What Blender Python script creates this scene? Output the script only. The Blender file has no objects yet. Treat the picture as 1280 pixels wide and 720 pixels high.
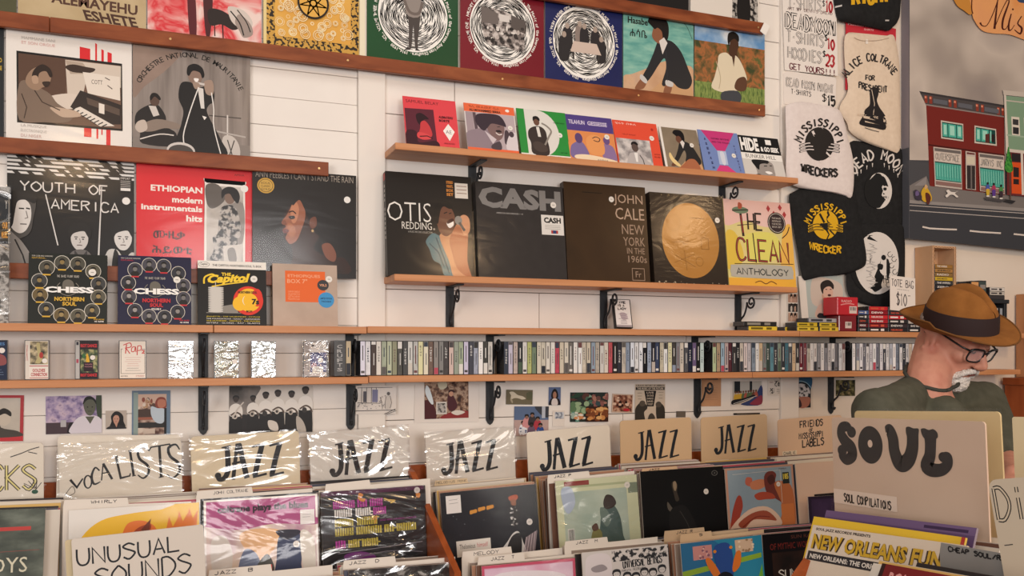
import bpy, math, random
from mathutils import Vector, Matrix, noise
random.seed(11)
D = bpy.data; SC = bpy.context.scene; COL = SC.collection
PI = math.pi
# ---------------------------------------------------------------- camera, world, lights, exposure
F = 1100.0; TH = math.atan(430 / 1100); EYE = 1.5; WALL = 2.8
cam = D.objects.new('camera', D.cameras.new('camera')); COL.objects.link(cam)
cam.location = (0, 0, EYE); cam.rotation_euler = (PI / 2, 0, -TH)
cam.data.lens = 36 * F / 1280; cam.data.sensor_width = 36; cam.data.shift_y = 80 / 1280; cam.data.clip_start = .02
SC.camera = cam
SC.view_settings.view_transform = 'Standard'; SC.view_settings.look = 'None'
SC.view_settings.gamma = 1; SC.view_settings.exposure = -0.2; SC.view_settings.use_curve_mapping = False
w = D.worlds.new('room_glow'); SC.world = w; w.use_nodes = True
w.node_tree.nodes['Background'].inputs[0].default_value = (1.0, .93, .88, 1)
w.node_tree.nodes['Background'].inputs[1].default_value = .24
def lamp(name, loc, target, sx, sy, power, colr):
    l = D.lights.new(name, 'AREA'); l.shape = 'RECTANGLE'; l.size = sx; l.size_y = sy; l.energy = power; l.color = colr
    o = D.objects.new(name, l); COL.objects.link(o); o.location = loc
    o.rotation_euler = (Vector(target) - Vector(loc)).to_track_quat('-Z', 'Y').to_euler(); return o
lamp('shop_window_daylight', (.58, -2.6, 1.9), (.58, 2.8, 1.8), 1.25, 1.35, 95, (1, .955, .935))
lamp('side_window_daylight', (-2.7, -2.0, 2.1), (.5, 2.8, 1.7), 1.8, 1.7, 95, (1, .955, .935))
lamp('door_daylight', (3.0, -3.2, 2.0), (1.6, 2.8, 1.9), 1.0, 1.6, 24, (1, .93, .84))
lamp('skylight_glow', (.4, .9, 3.7), (.4, 1.6, 0), 3.4, 1.2, 28, (1, .92, .86))
for i, (lx, ly, lz, p) in enumerate([(-.64, -1.6, 2.91, 12), (2.33, -1.6, 3.4, 14), (3.2, .6, 2.9, 13), (.75, -.6, 3.2, 7)]):
    lamp('ceiling_lamp', (lx, ly, lz), (lx + .1, ly + 1.2, lz - 1.2), .3, .3, p, (1, .66, .36))

# ---------------------------------------------------------------- pixel -> place
FWD = Vector((math.sin(TH), math.cos(TH), 0)); RGT = Vector((math.cos(TH), -math.sin(TH), 0)); CAM = Vector((0, 0, EYE))
def ray(x, y): return FWD + RGT * ((x - 640) / F) + Vector((0, 0, (440 - y) / F))
def at(x, y, Y):
    d = ray(x, y); return CAM + d * (Y / d.y)
def atX(x, y, X):
    d = ray(x, y); return CAM + d * (X / d.x)

# ---------------------------------------------------------------- materials
def lin(h):
    h = h.lstrip('#')
    return tuple((lambda c: c / 12.92 if c <= .04045 else ((c + .055) / 1.055) ** 2.4)(int(h[i:i + 2], 16) / 255) for i in (0, 2, 4)) + (1,)
_mc = {}
def mat(h, r=.45, spec=.2, metal=0, bump=0, bscale=60):
    k = (h, r, spec, metal, bump)
    if k in _mc: return _mc[k]
    m = D.materials.new('paint_' + h.strip('#')); m.use_nodes = True; nt = m.node_tree; b = nt.nodes['Principled BSDF']
    b.inputs['Base Color'].default_value = lin(h); b.inputs['Roughness'].default_value = r
    b.inputs['Specular IOR Level'].default_value = spec; b.inputs['Metallic'].default_value = metal
    if bump:
        n = nt.nodes.new('ShaderNodeTexNoise'); n.inputs['Scale'].default_value = bscale; n.inputs['Detail'].default_value = 3
        bp = nt.nodes.new('ShaderNodeBump'); bp.inputs['Strength'].default_value = bump; bp.inputs['Distance'].default_value = .004
        tc = nt.nodes.new('ShaderNodeTexCoord'); nt.links.new(tc.outputs['Object'], n.inputs['Vector'])
        nt.links.new(n.outputs[0], bp.inputs['Height']); nt.links.new(bp.outputs[0], b.inputs['Normal'])
    _mc[k] = m; return m
def nz(stops, scale=20, sx=1, sy=1, sz=1, r=.45, detail=4, dist=0, spec=.22, kind='noise', bump=0, off=0):
    """mottled print / paint: a noise through a colour ramp. stops = [(pos, hex), ...]"""
    k = ('nz', str(stops), scale, sx, sy, sz, r, detail, dist, spec, kind, bump, off)
    if k in _mc: return _mc[k]
    m = D.materials.new('mottled_' + stops[0][1].strip('#')); m.use_nodes = True; nt = m.node_tree; b = nt.nodes['Principled BSDF']
    tc = nt.nodes.new('ShaderNodeTexCoord'); mp = nt.nodes.new('ShaderNodeMapping'); mp.inputs['Scale'].default_value = (sx, sy, sz)
    mp.inputs['Location'].default_value = (off, off * .7, off * .3)
    nt.links.new(tc.outputs['Object'], mp.inputs[0])
    if kind == 'noise':
        n = nt.nodes.new('ShaderNodeTexNoise'); n.inputs['Detail'].default_value = detail; n.inputs['Distortion'].default_value = dist
    else:
        n = nt.nodes.new('ShaderNodeTexVoronoi'); n.feature = 'F1'
        if kind == 'cell': n.inputs['Randomness'].default_value = 1
    n.inputs['Scale'].default_value = scale; nt.links.new(mp.outputs[0], n.inputs['Vector'])
    rp = nt.nodes.new('ShaderNodeValToRGB'); el = rp.color_ramp.elements
    while len(el) < len(stops): el.new(.5)
    for e, (p, h) in zip(el, stops): e.position = p; e.color = lin(h)
    nt.links.new(n.outputs[1] if kind == 'cell' else n.outputs[0], rp.inputs[0])
    nt.links.new(rp.outputs[0], b.inputs['Base Color']); b.inputs['Roughness'].default_value = r; b.inputs['Specular IOR Level'].default_value = spec
    if bump:
        bp = nt.nodes.new('ShaderNodeBump'); bp.inputs['Strength'].default_value = bump; bp.inputs['Distance'].default_value = .003
        nt.links.new(n.outputs[0], bp.inputs['Height']); nt.links.new(bp.outputs[0], b.inputs['Normal'])
    _mc[k] = m; return m
def plastic(k, amount=.10, bump=.6, scale=9):
    """crinkled clear sleeve: see-through with a glossy wrinkled skin"""
    m = D.materials.new('clear_sleeve'); m.use_nodes = True; nt = m.node_tree
    for n in list(nt.nodes):
        if n.type != 'OUTPUT_MATERIAL': nt.nodes.remove(n)
    out = nt.nodes[0]
    tr = nt.nodes.new('ShaderNodeBsdfTransparent'); gl = nt.nodes.new('ShaderNodeBsdfGlossy'); gl.inputs['Roughness'].default_value = .13
    mx = nt.nodes.new('ShaderNodeMixShader'); mx.inputs[0].default_value = amount
    tc = nt.nodes.new('ShaderNodeTexCoord'); mp = nt.nodes.new('ShaderNodeMapping'); mp.inputs['Rotation'].default_value = (0, 0, .7 + k)
    mp.inputs['Scale'].default_value = (1, 2.2, 1); mp.inputs['Location'].default_value = (k * 3.1, k * 1.7, 0)
    n = nt.nodes.new('ShaderNodeTexNoise'); n.inputs['Scale'].default_value = scale; n.inputs['Detail'].default_value = 2.5; n.inputs['Distortion'].default_value = 1.2
    bp = nt.nodes.new('ShaderNodeBump'); bp.inputs['Strength'].default_value = bump; bp.inputs['Distance'].default_value = .03
    m1 = nt.nodes.new('ShaderNodeMath'); m1.operation = 'SUBTRACT'; m1.inputs[1].default_value = .5; m2 = nt.nodes.new('ShaderNodeMath'); m2.operation = 'ABSOLUTE'
    L = nt.links.new
    L(tc.outputs['Object'], mp.inputs[0]); L(mp.outputs[0], n.inputs['Vector']); L(n.outputs[0], m1.inputs[0]); L(m1.outputs[0], m2.inputs[0]); L(m2.outputs[0], bp.inputs['Height']); L(bp.outputs[0], gl.inputs['Normal'])
    L(tr.outputs[0], mx.inputs[1]); L(gl.outputs[0], mx.inputs[2]); L(mx.outputs[0], out.inputs[0])
    return m
SLEEVE = [plastic(.1, .10, .9, 4.2), plastic(.5, .10, .9, 3.6), plastic(.9, .03, .6, 3.2)]
FLATSL = plastic(.3, .02, .03, 3)
def wood(a, b, sc=4, ax=(1, 14, 14), r=.42):
    return nz([(.25, a), (.75, b)], scale=sc, sx=ax[0], sy=ax[1], sz=ax[2], r=r, detail=5, dist=.6, bump=.12)
SHELFWOOD = wood('#cf9468', '#ba7b50', 3, (1, 16, 16))
RAILWOOD = nz([(.2, '#5e2c18'), (.5, '#824326'), (.8, '#9a5733')], scale=5, sx=1.2, sy=5, sz=5, r=.35, detail=6, dist=.8)
BINWOOD = wood('#a9562a', '#8a4018', 4, (10, 2, 10))
IRON = mat('#24262a', .5, .4)
def M_(c, r=.4): return mat(c, r) if isinstance(c, str) else c

# ---------------------------------------------------------------- tagging
def tag(o, label, cat, group=None, kind=None):
    o['label'] = label; o['category'] = cat
    if group: o['group'] = group
    if kind: o['kind'] = kind
    return o
def struct(o): o['kind'] = 'structure'; return o
def empty(name, loc, label, cat, group=None):
    o = D.objects.new(name, None); COL.objects.link(o); o.matrix_world = Matrix.Translation(loc) if not isinstance(loc, Matrix) else loc
    o.empty_display_size = .05; return tag(o, label, cat, group)
def copy_tree(o, mtx, label=None, parent=None):
    c = o.copy(); COL.objects.link(c)
    if parent is None:
        c.matrix_world = mtx
        if label: c['label'] = label
    else: c.parent = parent
    for ch in o.children: copy_tree(ch, None, None, c)
    return c

# ---------------------------------------------------------------- mesh collecting
class MB:
    def __init__(s): s.v = []; s.f = []; s.mi = []; s.ms = []
    def slot(s, m):
        m = M_(m)
        if m not in s.ms: s.ms.append(m)
        return s.ms.index(m)
    def add(s, vs, fs, m):
        n = len(s.v); s.v += [tuple(v) for v in vs]; k = s.slot(m)
        for f in fs: s.f.append([n + i for i in f]); s.mi.append(k)
    def box(s, lo, hi, m, X=None, bev=0):
        (a, b, c), (d, e, f) = lo, hi
        if bev:
            q = bev; pts = []
            for z, i in ((c, q), (c + q, 0), (f - q, 0), (f, q)):
                pts += [(a + i + q * (i == 0), b + i, z), (d - i - q * (i == 0), b + i, z), (d - i, b + i + q * (i == 0), z), (d - i, e - i - q * (i == 0), z), (d - i - q * (i == 0), e - i, z), (a + i + q * (i == 0), e - i, z), (a + i, e - i - q * (i == 0), z), (a + i, b + i + q * (i == 0), z)]
            fs = [list(range(7, -1, -1)), list(range(24, 32))]
            for r in range(3):
                for k in range(8): fs.append([r * 8 + k, r * 8 + (k + 1) % 8, r * 8 + 8 + (k + 1) % 8, r * 8 + 8 + k])
        else:
            pts = [(a, b, c), (d, b, c), (d, e, c), (a, e, c), (a, b, f), (d, b, f), (d, e, f), (a, e, f)]
            fs = [(3, 2, 1, 0), (4, 5, 6, 7), (0, 1, 5, 4), (1, 2, 6, 5), (2, 3, 7, 6), (3, 0, 4, 7)]
        if X: pts = [X @ Vector(p) for p in pts]
        s.add(pts, fs, m)
    def prism(s, poly, z0, z1, m, X=None):
        """polygon in local xy pulled from z0 to z1"""
        n = len(poly); pts = [(x, y, z0) for x, y in poly] + [(x, y, z1) for x, y in poly]
        fs = [list(range(n))[::-1], list(range(n, 2 * n))] + [(i, (i + 1) % n, n + (i + 1) % n, n + i) for i in range(n)]
        if X: pts = [X @ Vector(p) for p in pts]
        s.add(pts, fs, m)
    def tube(s, pts, r, m, n=6, close=False):
        pts = [Vector(p) for p in pts]; N = len(pts); vs = []; fs = []; up = None
        for i, p in enumerate(pts):
            t = (pts[min(i + 1, N - 1)] - pts[max(i - 1, 0)]).normalized()
            if up is None: up = t.orthogonal().normalized()
            up = (up - t * up.dot(t)).normalized(); b = t.cross(up); rr = r[i] if isinstance(r, (list, tuple)) else r
            for k in range(n): vs.append(p + (up * math.cos(2 * PI * k / n) + b * math.sin(2 * PI * k / n)) * rr)
        for i in range(N - 1):
            for k in range(n): fs.append((i * n + k, i * n + (k + 1) % n, i * n + n + (k + 1) % n, i * n + n + k))
        fs.append(list(range(n))[::-1]); fs.append(list(range((N - 1) * n, N * n)))
        s.add(vs, fs, m)
    def grid(s, rows, m, flip=False):
        nr = len(rows); nc = len(rows[0]); fs = []
        for i in range(nr - 1):
            for j in range(nc - 1):
                q = (i * nc + j, i * nc + j + 1, (i + 1) * nc + j + 1, (i + 1) * nc + j); fs.append(q[::-1] if flip else q)
        s.add([p for r in rows for p in r], fs, m)
    def build(s, name, parent=None, X=None, smooth=False):
        me = D.meshes.new(name); me.from_pydata(s.v, [], s.f)
        for m in s.ms: me.materials.append(m)
        me.polygons.foreach_set('material_index', s.mi)
        if smooth: me.polygons.foreach_set('use_smooth', [True] * len(s.f))
        me.update(); o = D.objects.new(name, me); COL.objects.link(o)
        if parent: o.parent = parent
        if X is not None:
            if parent: o.matrix_local = X
            else: o.matrix_world = X
        return o

def crom(p, closed=False, k=4):
    n = len(p); out = []
    if n < 3: return list(p)
    for i in range(n if closed else n - 1):
        g = (lambda j: p[j % n]) if closed else (lambda j: p[max(0, min(n - 1, j))])
        a, b, c, d = g(i - 1), g(i), g(i + 1), g(i + 2)
        for q in range(k):
            t = q / k
            out.append(tuple(.5 * (2 * b[j] + (c[j] - a[j]) * t + (2 * a[j] - 5 * b[j] + 4 * c[j] - d[j]) * t * t + (3 * b[j] - a[j] - 3 * c[j] + d[j]) * t ** 3) for j in range(len(b))))
    if not closed: out.append(tuple(p[-1]))
    return out
def pp(s):
    if not isinstance(s, str): return list(s)
    n = [float(q) / 100 for q in s.split()]; return list(zip(n[::2], n[1::2]))

# hand lettering: strokes on a 4 x 6 grid
HF = {'A': '00 26 40|12 32', 'B': '00 06|~06 36 45 34 03|~03 33 42 30 00', 'C': '~45 36 16 04 02 10 30 41', 'D': '00 06|~06 26 44 42 20 00', 'E': '46 06 00 40|03 33', 'F': '46 06 00|03 33', 'G': '~45 36 16 04 02 10 30 42|42 22', 'H': '00 06|40 46|03 43', 'I': '20 26', 'J': '~36 32 20 10 01', 'K': '00 06|46 03 40', 'L': '06 00 40', 'M': '00 06 23 46 40', 'N': '00 06 40 46', 'O': '~26 04 02 20 42 44 26', 'P': '00 06|~06 36 45 34 03', 'Q': '~26 04 02 20 42 44 26|31 50', 'R': '00 06|~06 36 45 34 03|23 40', 'S': '~45 26 05 14 33 42 20 01', 'T': '06 46|26 20', 'U': '~06 02 10 30 42 46', 'V': '06 20 46', 'W': '06 10 24 30 46', 'X': '00 46|06 40', 'Y': '06 23 46|23 20', 'Z': '06 46 00 40', '0': '~26 04 02 20 42 44 26', '1': '15 26 20', '2': '~05 26 45 43 00|00 40', '3': '~05 26 45 33 42 20 01', '5': '46 06 03|~03 34 42 20 01', '7': '06 46 10', '8': '~23 05 26 45 23 01 20 41 23', '$': '~45 26 05 14 33 42 20 01|27 20', '!': '26 22|21 20', '/': '00 46', '&': '~40 05 26 34 01 10 31 43', '.': '20 21', '-': '13 33', "'": '26 25', ':': '21 22|24 25', 'i': '20 24|25 26', ' ': ''}
_tc = {}
def textmesh(s, bold):
    if (s, bold) not in _tc:
        c = D.curves.new('lettering', 'FONT'); c.body = s; c.resolution_u = 2; c.offset = bold; c.fill_mode = 'FRONT'
        o = D.objects.new('lettering', c); me = o.to_mesh()
        vs = [(v.co.x, v.co.y) for v in me.vertices]; fs = [list(p.vertices) for p in me.polygons]
        o.to_mesh_clear(); D.objects.remove(o); D.curves.remove(c)
        x0 = min(v[0] for v in vs); x1 = max(v[0] for v in vs); y0 = min(v[1] for v in vs); y1 = max(v[1] for v in vs)
        _tc[(s, bold)] = ([((x - x0) / (x1 - x0), (y - y0) / (y1 - y0)) for x, y in vs], fs, (x1 - x0) / (y1 - y0))
    return _tc[(s, bold)]
class Art(MB):
    """a printed face: origin bottom centre, x right, y up, z to the viewer; drawing in 0..1, y down"""
    def __init__(s, w, h, zf=None): super().__init__(); s.w = w; s.h = h; s.k = 0; s.zf = zf; s.eps = .00006; s.vs = 1; s.oy = 0
    def pt(s, x, y):
        z = s.k * s.eps; X = (x - .5) * s.w; Y = (1 - (y + s.oy) * s.vs) * s.h
        return (X, Y, z + (s.zf(X, Y) if s.zf else 0))
    clip = True
    def cut(s, P):
        if not s.clip: return P
        for ax, sg, lim in ((0, 1, 0), (0, -1, -1), (1, 1, 0), (1, -1, -1)):
            Q = []
            for i in range(len(P)):
                a, b = P[i - 1], P[i]; ia, ib = a[ax] * sg >= lim, b[ax] * sg >= lim
                if ia != ib:
                    t = (lim * sg - a[ax]) / (b[ax] - a[ax]); c = [a[0] + (b[0] - a[0]) * t, a[1] + (b[1] - a[1]) * t]; c[ax] = lim * sg; Q.append(tuple(c))
                if ib: Q.append(b)
            P = Q
            if not P: break
        return P
    def poly(s, pts, m):
        P = s.cut(list(pts))
        if len(P) > 2: s.add([s.pt(x, y) for x, y in P], [list(range(len(P)))], m)
    def up(s): s.k += 1
    def R(s, x0, y0, x1, y1, c): s.up(); s.poly([(x0 / 100, y0 / 100), (x1 / 100, y0 / 100), (x1 / 100, y1 / 100), (x0 / 100, y1 / 100)], c)
    def P(s, pts, c): s.up(); s.poly(pp(pts), c)
    def S(s, pts, c, k=4): s.up(); s.poly(crom(pp(pts), True, k), c)
    def E(s, cx, cy, rx, ry, c, n=24, rot=0):
        s.up(); C_, S_ = math.cos(rot), math.sin(rot); q = []
        for i in range(n):
            a = 2 * PI * i / n; u, v = rx * math.cos(a), ry * math.sin(a); q.append(((cx + u * C_ - v * S_) / 100, (cy + u * S_ + v * C_) / 100))
        s.poly(q, c)
    def L(s, pts, wd, c, smooth=False, closed=False, k=4, new=True):
        """ribbon; wd in percent of width, number or list per point"""
        if new: s.up()
        p = pp(pts); ws = list(wd) if isinstance(wd, (list, tuple)) else [wd] * len(p)
        q = [(x, y, g / 100) for (x, y), g in zip(p, ws)]
        if smooth: q = crom(q, closed, k)
        if closed: q.append(q[0])
        as_ = s.w / s.h; V = []
        for i, (x, y, g) in enumerate(q):
            a = q[i - 1] if i else (q[-2] if closed else q[0]); b = q[i + 1] if i < len(q) - 1 else (q[1] if closed else q[-1])
            d0 = Vector((x - a[0], (y - a[1]) / as_)); d1 = Vector((b[0] - x, (b[1] - y) / as_))
            if d0.length < 1e-9: d0 = d1
            if d1.length < 1e-9: d1 = d0
            if d0.length < 1e-9: continue
            n0 = Vector((-d0.y, d0.x)).normalized(); n1 = Vector((-d1.y, d1.x)).normalized(); nn = n0 + n1
            if nn.length < .3: nn = n1
            nn.normalize(); sc = min(1.7, 1 / max(.4, nn.dot(n1))); g2 = g / 2 * sc
            V += [(x + nn.x * g2, y + nn.y * g2 * as_), (x - nn.x * g2, y - nn.y * g2 * as_)]
        if s.clip and not all(0 <= p[0] <= 1 and 0 <= p[1] <= 1 for p in V):
            for i in range(len(V) // 2 - 1): s.poly([V[2 * i], V[2 * i + 1], V[2 * i + 3], V[2 * i + 2]], c)
        else: s.add([s.pt(*p) for p in V], [(2 * i, 2 * i + 1, 2 * i + 3, 2 * i + 2) for i in range(len(V) // 2 - 1)], c)
    def T(s, txt, x, y, wd, ht, c, bold=0, slope=0, shear=0):
        """set text fitted into the box x,y (top left), wd, ht percent"""
        s.up(); vs, fs, _ = textmesh(txt, bold); V = []
        for u, v in vs:
            px = x + u * wd + v * shear; V.append(s.pt(px / 100, (y + (1 - v) * ht + slope * u) / 100))
        s.add(V, fs, c)
    def H(s, txt, x, y, wd, ht, c, wt=1.2, slope=0, arc=0, outline=None):
        """hand lettering fitted into a box"""
        for col_, g in (((c, wt),) if not outline else ((c, wt), (outline, wt * .45))):
            s.up(); n = len(txt); cw = wd / (n * 1.0 - .12) if n > 1 else wd
            for i, ch in enumerate(txt):
                for st in HF.get(ch if ch == 'i' else ch.upper(), '').split('|'):
                    if not st: continue
                    sm = st[0] == '~'; q = [(int(t[0]) / 4, int(t[1]) / 6) for t in st.strip('~').split()]
                    u0 = (i + .5) / n
                    P = [((x + cw * (i + a * .86 * (.9 if ch != 'I' else 1))) / 100, (y + (1 - b) * ht + slope * (i + a) / n - arc * (1 - (2 * u0 - 1) ** 2)) / 100) for a, b in q]
                    s.L(P, g, col_, smooth=sm and len(P) > 2, k=3, new=False)
    def C(s, txt, cx, cy, rad, size, c, a0, a1, bold=.02, inward=False):
        """letters on an arc from a0 to a1 degrees (0 = top, clockwise)"""
        s.up(); n = len(txt); as_ = s.w / s.h
        for i, ch in enumerate(txt):
            if ch == ' ': continue
            a = math.radians(a0 + (a1 - a0) * (i + .5) / n); vs, fs, ar = textmesh(ch, bold); low = ch in 'acemnorsuvwxz,.-•:'
            hh = size * (.72 if low and ch not in '•-:,.' else .3 if ch in '•-:,.' else 1); ww = hh * min(1.6, ar); V = []
            for u, v in vs:
                lx = (u - .5) * ww; ly = v * hh * (-1 if inward else 1)
                if inward: lx = -lx
                r = rad + ly + (size if inward else 0)
                X = cx + math.sin(a) * r + math.cos(a) * lx; Y = cy + (-math.cos(a) * r + math.sin(a) * lx) * as_
                V.append(s.pt(X / 100, Y / 100))
            s.add(V, fs, c)
    def swirl(s, cx, cy, r0, r1, n, c, wt, seed=1):
        rn = random.Random(seed); s.up(); as_ = s.w / s.h
        for i in range(n):
            r = r0 + (r1 - r0) * i / n; a = rn.random() * 6
            while a < 6.28 + 6:
                ln = rn.uniform(.25, .8); q = []
                for t in range(4):
                    aa = a + ln * t / 3; rr = r + rn.uniform(-.4, .4)
                    q.append(((cx + rr * math.cos(aa)) / 100, (cy + rr * math.sin(aa) * as_) / 100))
                s.L(q, [wt * .4, wt, wt, wt * .3], c, new=False); a += ln + rn.uniform(.12, .3)
                if a > 12: break
    def specks(s, x0, y0, x1, y1, n, cols, r0, r1, seed=1):
        """printed blobs: crowds, leaves, pattern"""
        rn = random.Random(seed)
        for i in range(n): s.E(rn.uniform(x0, x1), rn.uniform(y0, y1), rn.uniform(r0, r1), rn.uniform(r0, r1), rn.choice(cols), 7)

def frame(tl, tr, bl, Yt, Yb=None, h=None, pl=at, zb=None):
    """place a flat thing by where its corners stand; returns matrix (bottom centre), width, height"""
    Yb = Yt if Yb is None else Yb
    A, B, Cc = pl(*tl, Yt), pl(*tr, Yt), pl(*bl, Yb)
    if zb is not None:      # stands flat on a shelf at height zb
        z = (A.z + B.z) / 2; A.z = B.z = z; Cc = Vector((A.x, Yb, zb))
    u = (B - A); wd = u.length; u.normalize(); v = A - Cc; v = v - u * v.dot(u); hh = v.length; v.normalize(); n = u.cross(v)
    hh = h or hh; O = (A + B) / 2 - v * hh
    X = Matrix((u, v, n)).transposed().to_4x4(); X.translation = O
    return X, wd, hh
def cover(name, label, cat, tl, tr, bl, Yt, Yb=None, bg='#888888', draw=None, t=.004, h=None, up=0, down=0, edge=None, group=None, sticker=None, sleeve=None, pl=at, parts=None, bev=0, sides=0, zb=None, vs=1):
    X, wd, hh = frame(tl, tr, bl, Yt, Yb, h, pl, zb)
    a = Art(wd, hh); e = edge or bg
    a.box((-wd / 2 - sides, -down, -t), (wd / 2 + sides, hh + up, -.0002), e, bev=bev)
    b_ = bev
    a.add([(-wd / 2 + b_, -down + b_, 0), (wd / 2 - b_, -down + b_, 0), (wd / 2 - b_, hh + up - b_, 0), (-wd / 2 + b_, hh + up - b_, 0)], [(0, 1, 2, 3)], bg)
    a.vs = vs
    if draw: draw(a)
    o = a.build(name, X=X); tag(o, label, cat, group)
    if sticker:
        for sx, sy, sr, sc in ([sticker] if not isinstance(sticker, list) else sticker):
            q = Art(wd, hh); q.k = a.k + 2; q.vs = vs; q.E(sx, sy, sr, sr * wd / hh / vs, sc, 18); q.k += 1
            q.L([((sx - sr * .4) / 100, sy / 100), ((sx + sr * .4) / 100, sy / 100)], sr * .22, '#9a958c'); so = q.build('price_sticker', o); so['label'] = 'round pale price sticker'
    if parts:
        for pn, fn in parts:
            q = Art(wd, hh); q.k = a.k + 2; q.vs = vs; fn(q); q.build(pn, o)
    if sleeve is not None:
        z = max(.0025, (a.k + 12) * .00006); g = .004; nx = 2; q = MB()
        q.add([(-wd / 2 - g, -down, z), (wd / 2 + g, -down, z), (wd / 2 + g, hh + g + up, z), (-wd / 2 - g, hh + g + up, z)], [(0, 1, 2, 3)], sleeve)
        so = q.build('plastic_sleeve', o); so['label'] = 'clear shiny plastic sleeve'
    return o
def disc(p, n=16): return [(p[0] + p[2] * math.cos(2 * PI * i / n), p[1] + p[2] * math.sin(2 * PI * i / n)) for i in range(n)]
# ================================================================ the setting
WHITE = nz([(.3, '#e6ded6'), (.7, '#ece5dd')], scale=5, r=.5, bump=.05)
GAP = mat('#5d544b', .9)
def walls():
    m = MB(); rn = random.Random(3)
    m.box((-1.6, WALL + .012, 0), (5.6, WALL + .1, 3.4), GAP)
    def boards(x0, x1, z0, z1, pitch, gap, joints):
        z = z0
        while z < z1 - .01:
            t = min(z1, z + pitch); xs = [x0] + sorted(rn.uniform(x0 + .2, x1 - .2) for _ in range(joints)) + [x1]
            for a, b in zip(xs, xs[1:]):
                d = rn.uniform(0, .0015); m.box((a + gap / 2, WALL + d, z + gap / 2), (b - gap / 2, WALL + .03, t - gap / 2), WHITE, bev=.001)
            z = t
    xa = at(447, 300, WALL).x; xb = at(481, 300, WALL).x; xc = at(978, 300, WALL).x
    boards(-1.6, xa, 0, 3.4, .088, .0012, 0)
    boards(xb, xc, 0, 3.4, .142, .0022, 1)
    m.box((xc, WALL, 0), (5.6, WALL + .03, 3.4), nz([(.3, '#ddd0c2'), (.7, '#e3d7ca')], scale=3, r=.6))
    struct(m.build('wall_back'))
    for i, (a, b) in enumerate([(xa, xb), (xc - .015, xc + .07)]):
        q = MB(); q.box((a, WALL - .012, 0), (b, WALL + .03, 3.4), mat('#e7dfd6', .5), bev=.002); struct(q.build('trim_%d' % (i + 1)))
    f = MB()
    for k in range(40): f.box((-1.6 + k * .18, -.6, -.03), (-1.6 + k * .18 + .178, WALL + .012, 0), wood('#7a5638', '#684628', 3, (14, 1, 14)))
    struct(f.build('floor'))
walls()

# ---------------------------------------------------------------- stained rails that hold the records against the wall
def rail(label, xL, yL, xR, yR, ht=.043, joint=None, end_tape=False):
    Yf = 2.756; a = at(xL, yL, Yf); b = at(xR, yR, Yf); z = (a.z + b.z) / 2
    r = MB(); xs = [a.x, b.x] if not joint else [a.x, at(joint, yL, Yf).x, b.x]
    for p, q in zip(xs, xs[1:]):
        r.box((p + .0006, 0, -ht), (q - .0006, .016, 0), RAILWOOD, bev=.0015); r.box((p, .016, -ht * .62), (q, WALL - Yf - .002, -ht * .38), RAILWOOD)
    o = r.build('record_rail', X=Matrix.Translation((0, Yf, z))); tag(o, label, 'rail')
    n = max(2, int((b.x - a.x) / .42))
    for k in range(n):
        s = MB(); x = a.x + .03 + (b.x - a.x - .06) * k / (n - 1); cx = [(x + .0035 * math.cos(2 * PI * i / 10), -ht * .5 + .0035 * math.sin(2 * PI * i / 10)) for i in range(10)]
        s.add([(p[0], -.0015, p[1]) for p in cx] + [(p[0], .0005, p[1]) for p in cx], [list(range(10))] + [(i, i + 10, (i + 1) % 10 + 10, (i + 1) % 10) for i in range(10)], mat('#c9a878', .3, metal=.8)); s.build('screw', o)
    return z, o
zA, rA = rail('long stained wooden rail under the topmost full row of record covers', -60, 2, 957, 134, joint=62)
zB, rB = rail('short stained wooden rail under the organ player and singer covers', -60, 163.5, 411, 205)
zC, rC = rail('dark stained rail mostly hidden behind the boxed sets at left', -60, 326, 404, 341)
zT, rT = rail('stained rail at the very top right with a bit of white tape at its end', 560, -28, 956, 21)
q = MB(); p = at(957, 33, 2.75); q.box((-.012, -.002, -.03), (.016, .0, .012), '#efe9e2', Matrix.Rotation(.5, 4, 'Y')); q.build('tape', rT, Matrix.Translation((p.x - 0, -.004, p.z - zT)))

# ---------------------------------------------------------------- wooden shelves
def shelf(label, x0, x1, yt0, yt1, yb, Yf, xw=None):
    """front edge runs between the two places; rests against the wall"""
    a = at(x0, yt0, Yf); b = at(x1, yt1, Yf); z = (a.z + b.z) / 2; th = .021
    m = MB(); m.box((a.x, 0, -th), (b.x, WALL - Yf - (.013 if x0 < 480 and x1 > 448 else .001), 0), SHELFWOOD, bev=.0015)
    o = m.build('wall_shelf', X=Matrix.Translation((0, Yf, z))); tag(o, label, 'shelf', None); return z
YD = 2.675; YG = 2.65
zF = shelf('upper right wooden wall shelf carrying eight small single records', 494, 998, 178.5, 222, 0, YG)
zG = shelf('wooden wall shelf carrying five big record boxes', 493, 997, 343.5, 358, 0, YG)
zD = (at(100, 405.5, YD).z + at(430, 407.5, YD).z) / 2
def plank(label, x0, x1, z, Yf):
    a = at(x0, 440, Yf); b = at(x1, 440, Yf); m = MB(); m.box((a.x + .001, 0, -.021), (b.x - .001, WALL - Yf - .013, 0), SHELFWOOD, bev=.0015)
    tag(m.build('wall_shelf', X=Matrix.Translation((0, Yf, z))), label, 'shelf')
zD2 = at(800, 411.5, YD).z; zE = (at(60, 474.5, YD).z + at(400, 472.5, YD).z) / 2; zE2 = (at(500, 472, YD).z + at(1120, 461.5, YD).z) / 2
plank('plank shelf at far left under the two dark round-portrait boxes', -60, 267, zD, YD); plank('plank shelf under the black and the beige boxed sets', 267, 459, zD, YD)
plank('long plank shelf below the five big record boxes', 459, 1000, zD2, YD); plank('plank shelf under the yellow and red cassette stacks', 1000, 1290, zD2, YD)
plank('left plank shelf with face-out cassettes', -60, 461, zE, YD); plank('long plank shelf under the long row of cassette spines', 461, 941, zE2, YD)
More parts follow.
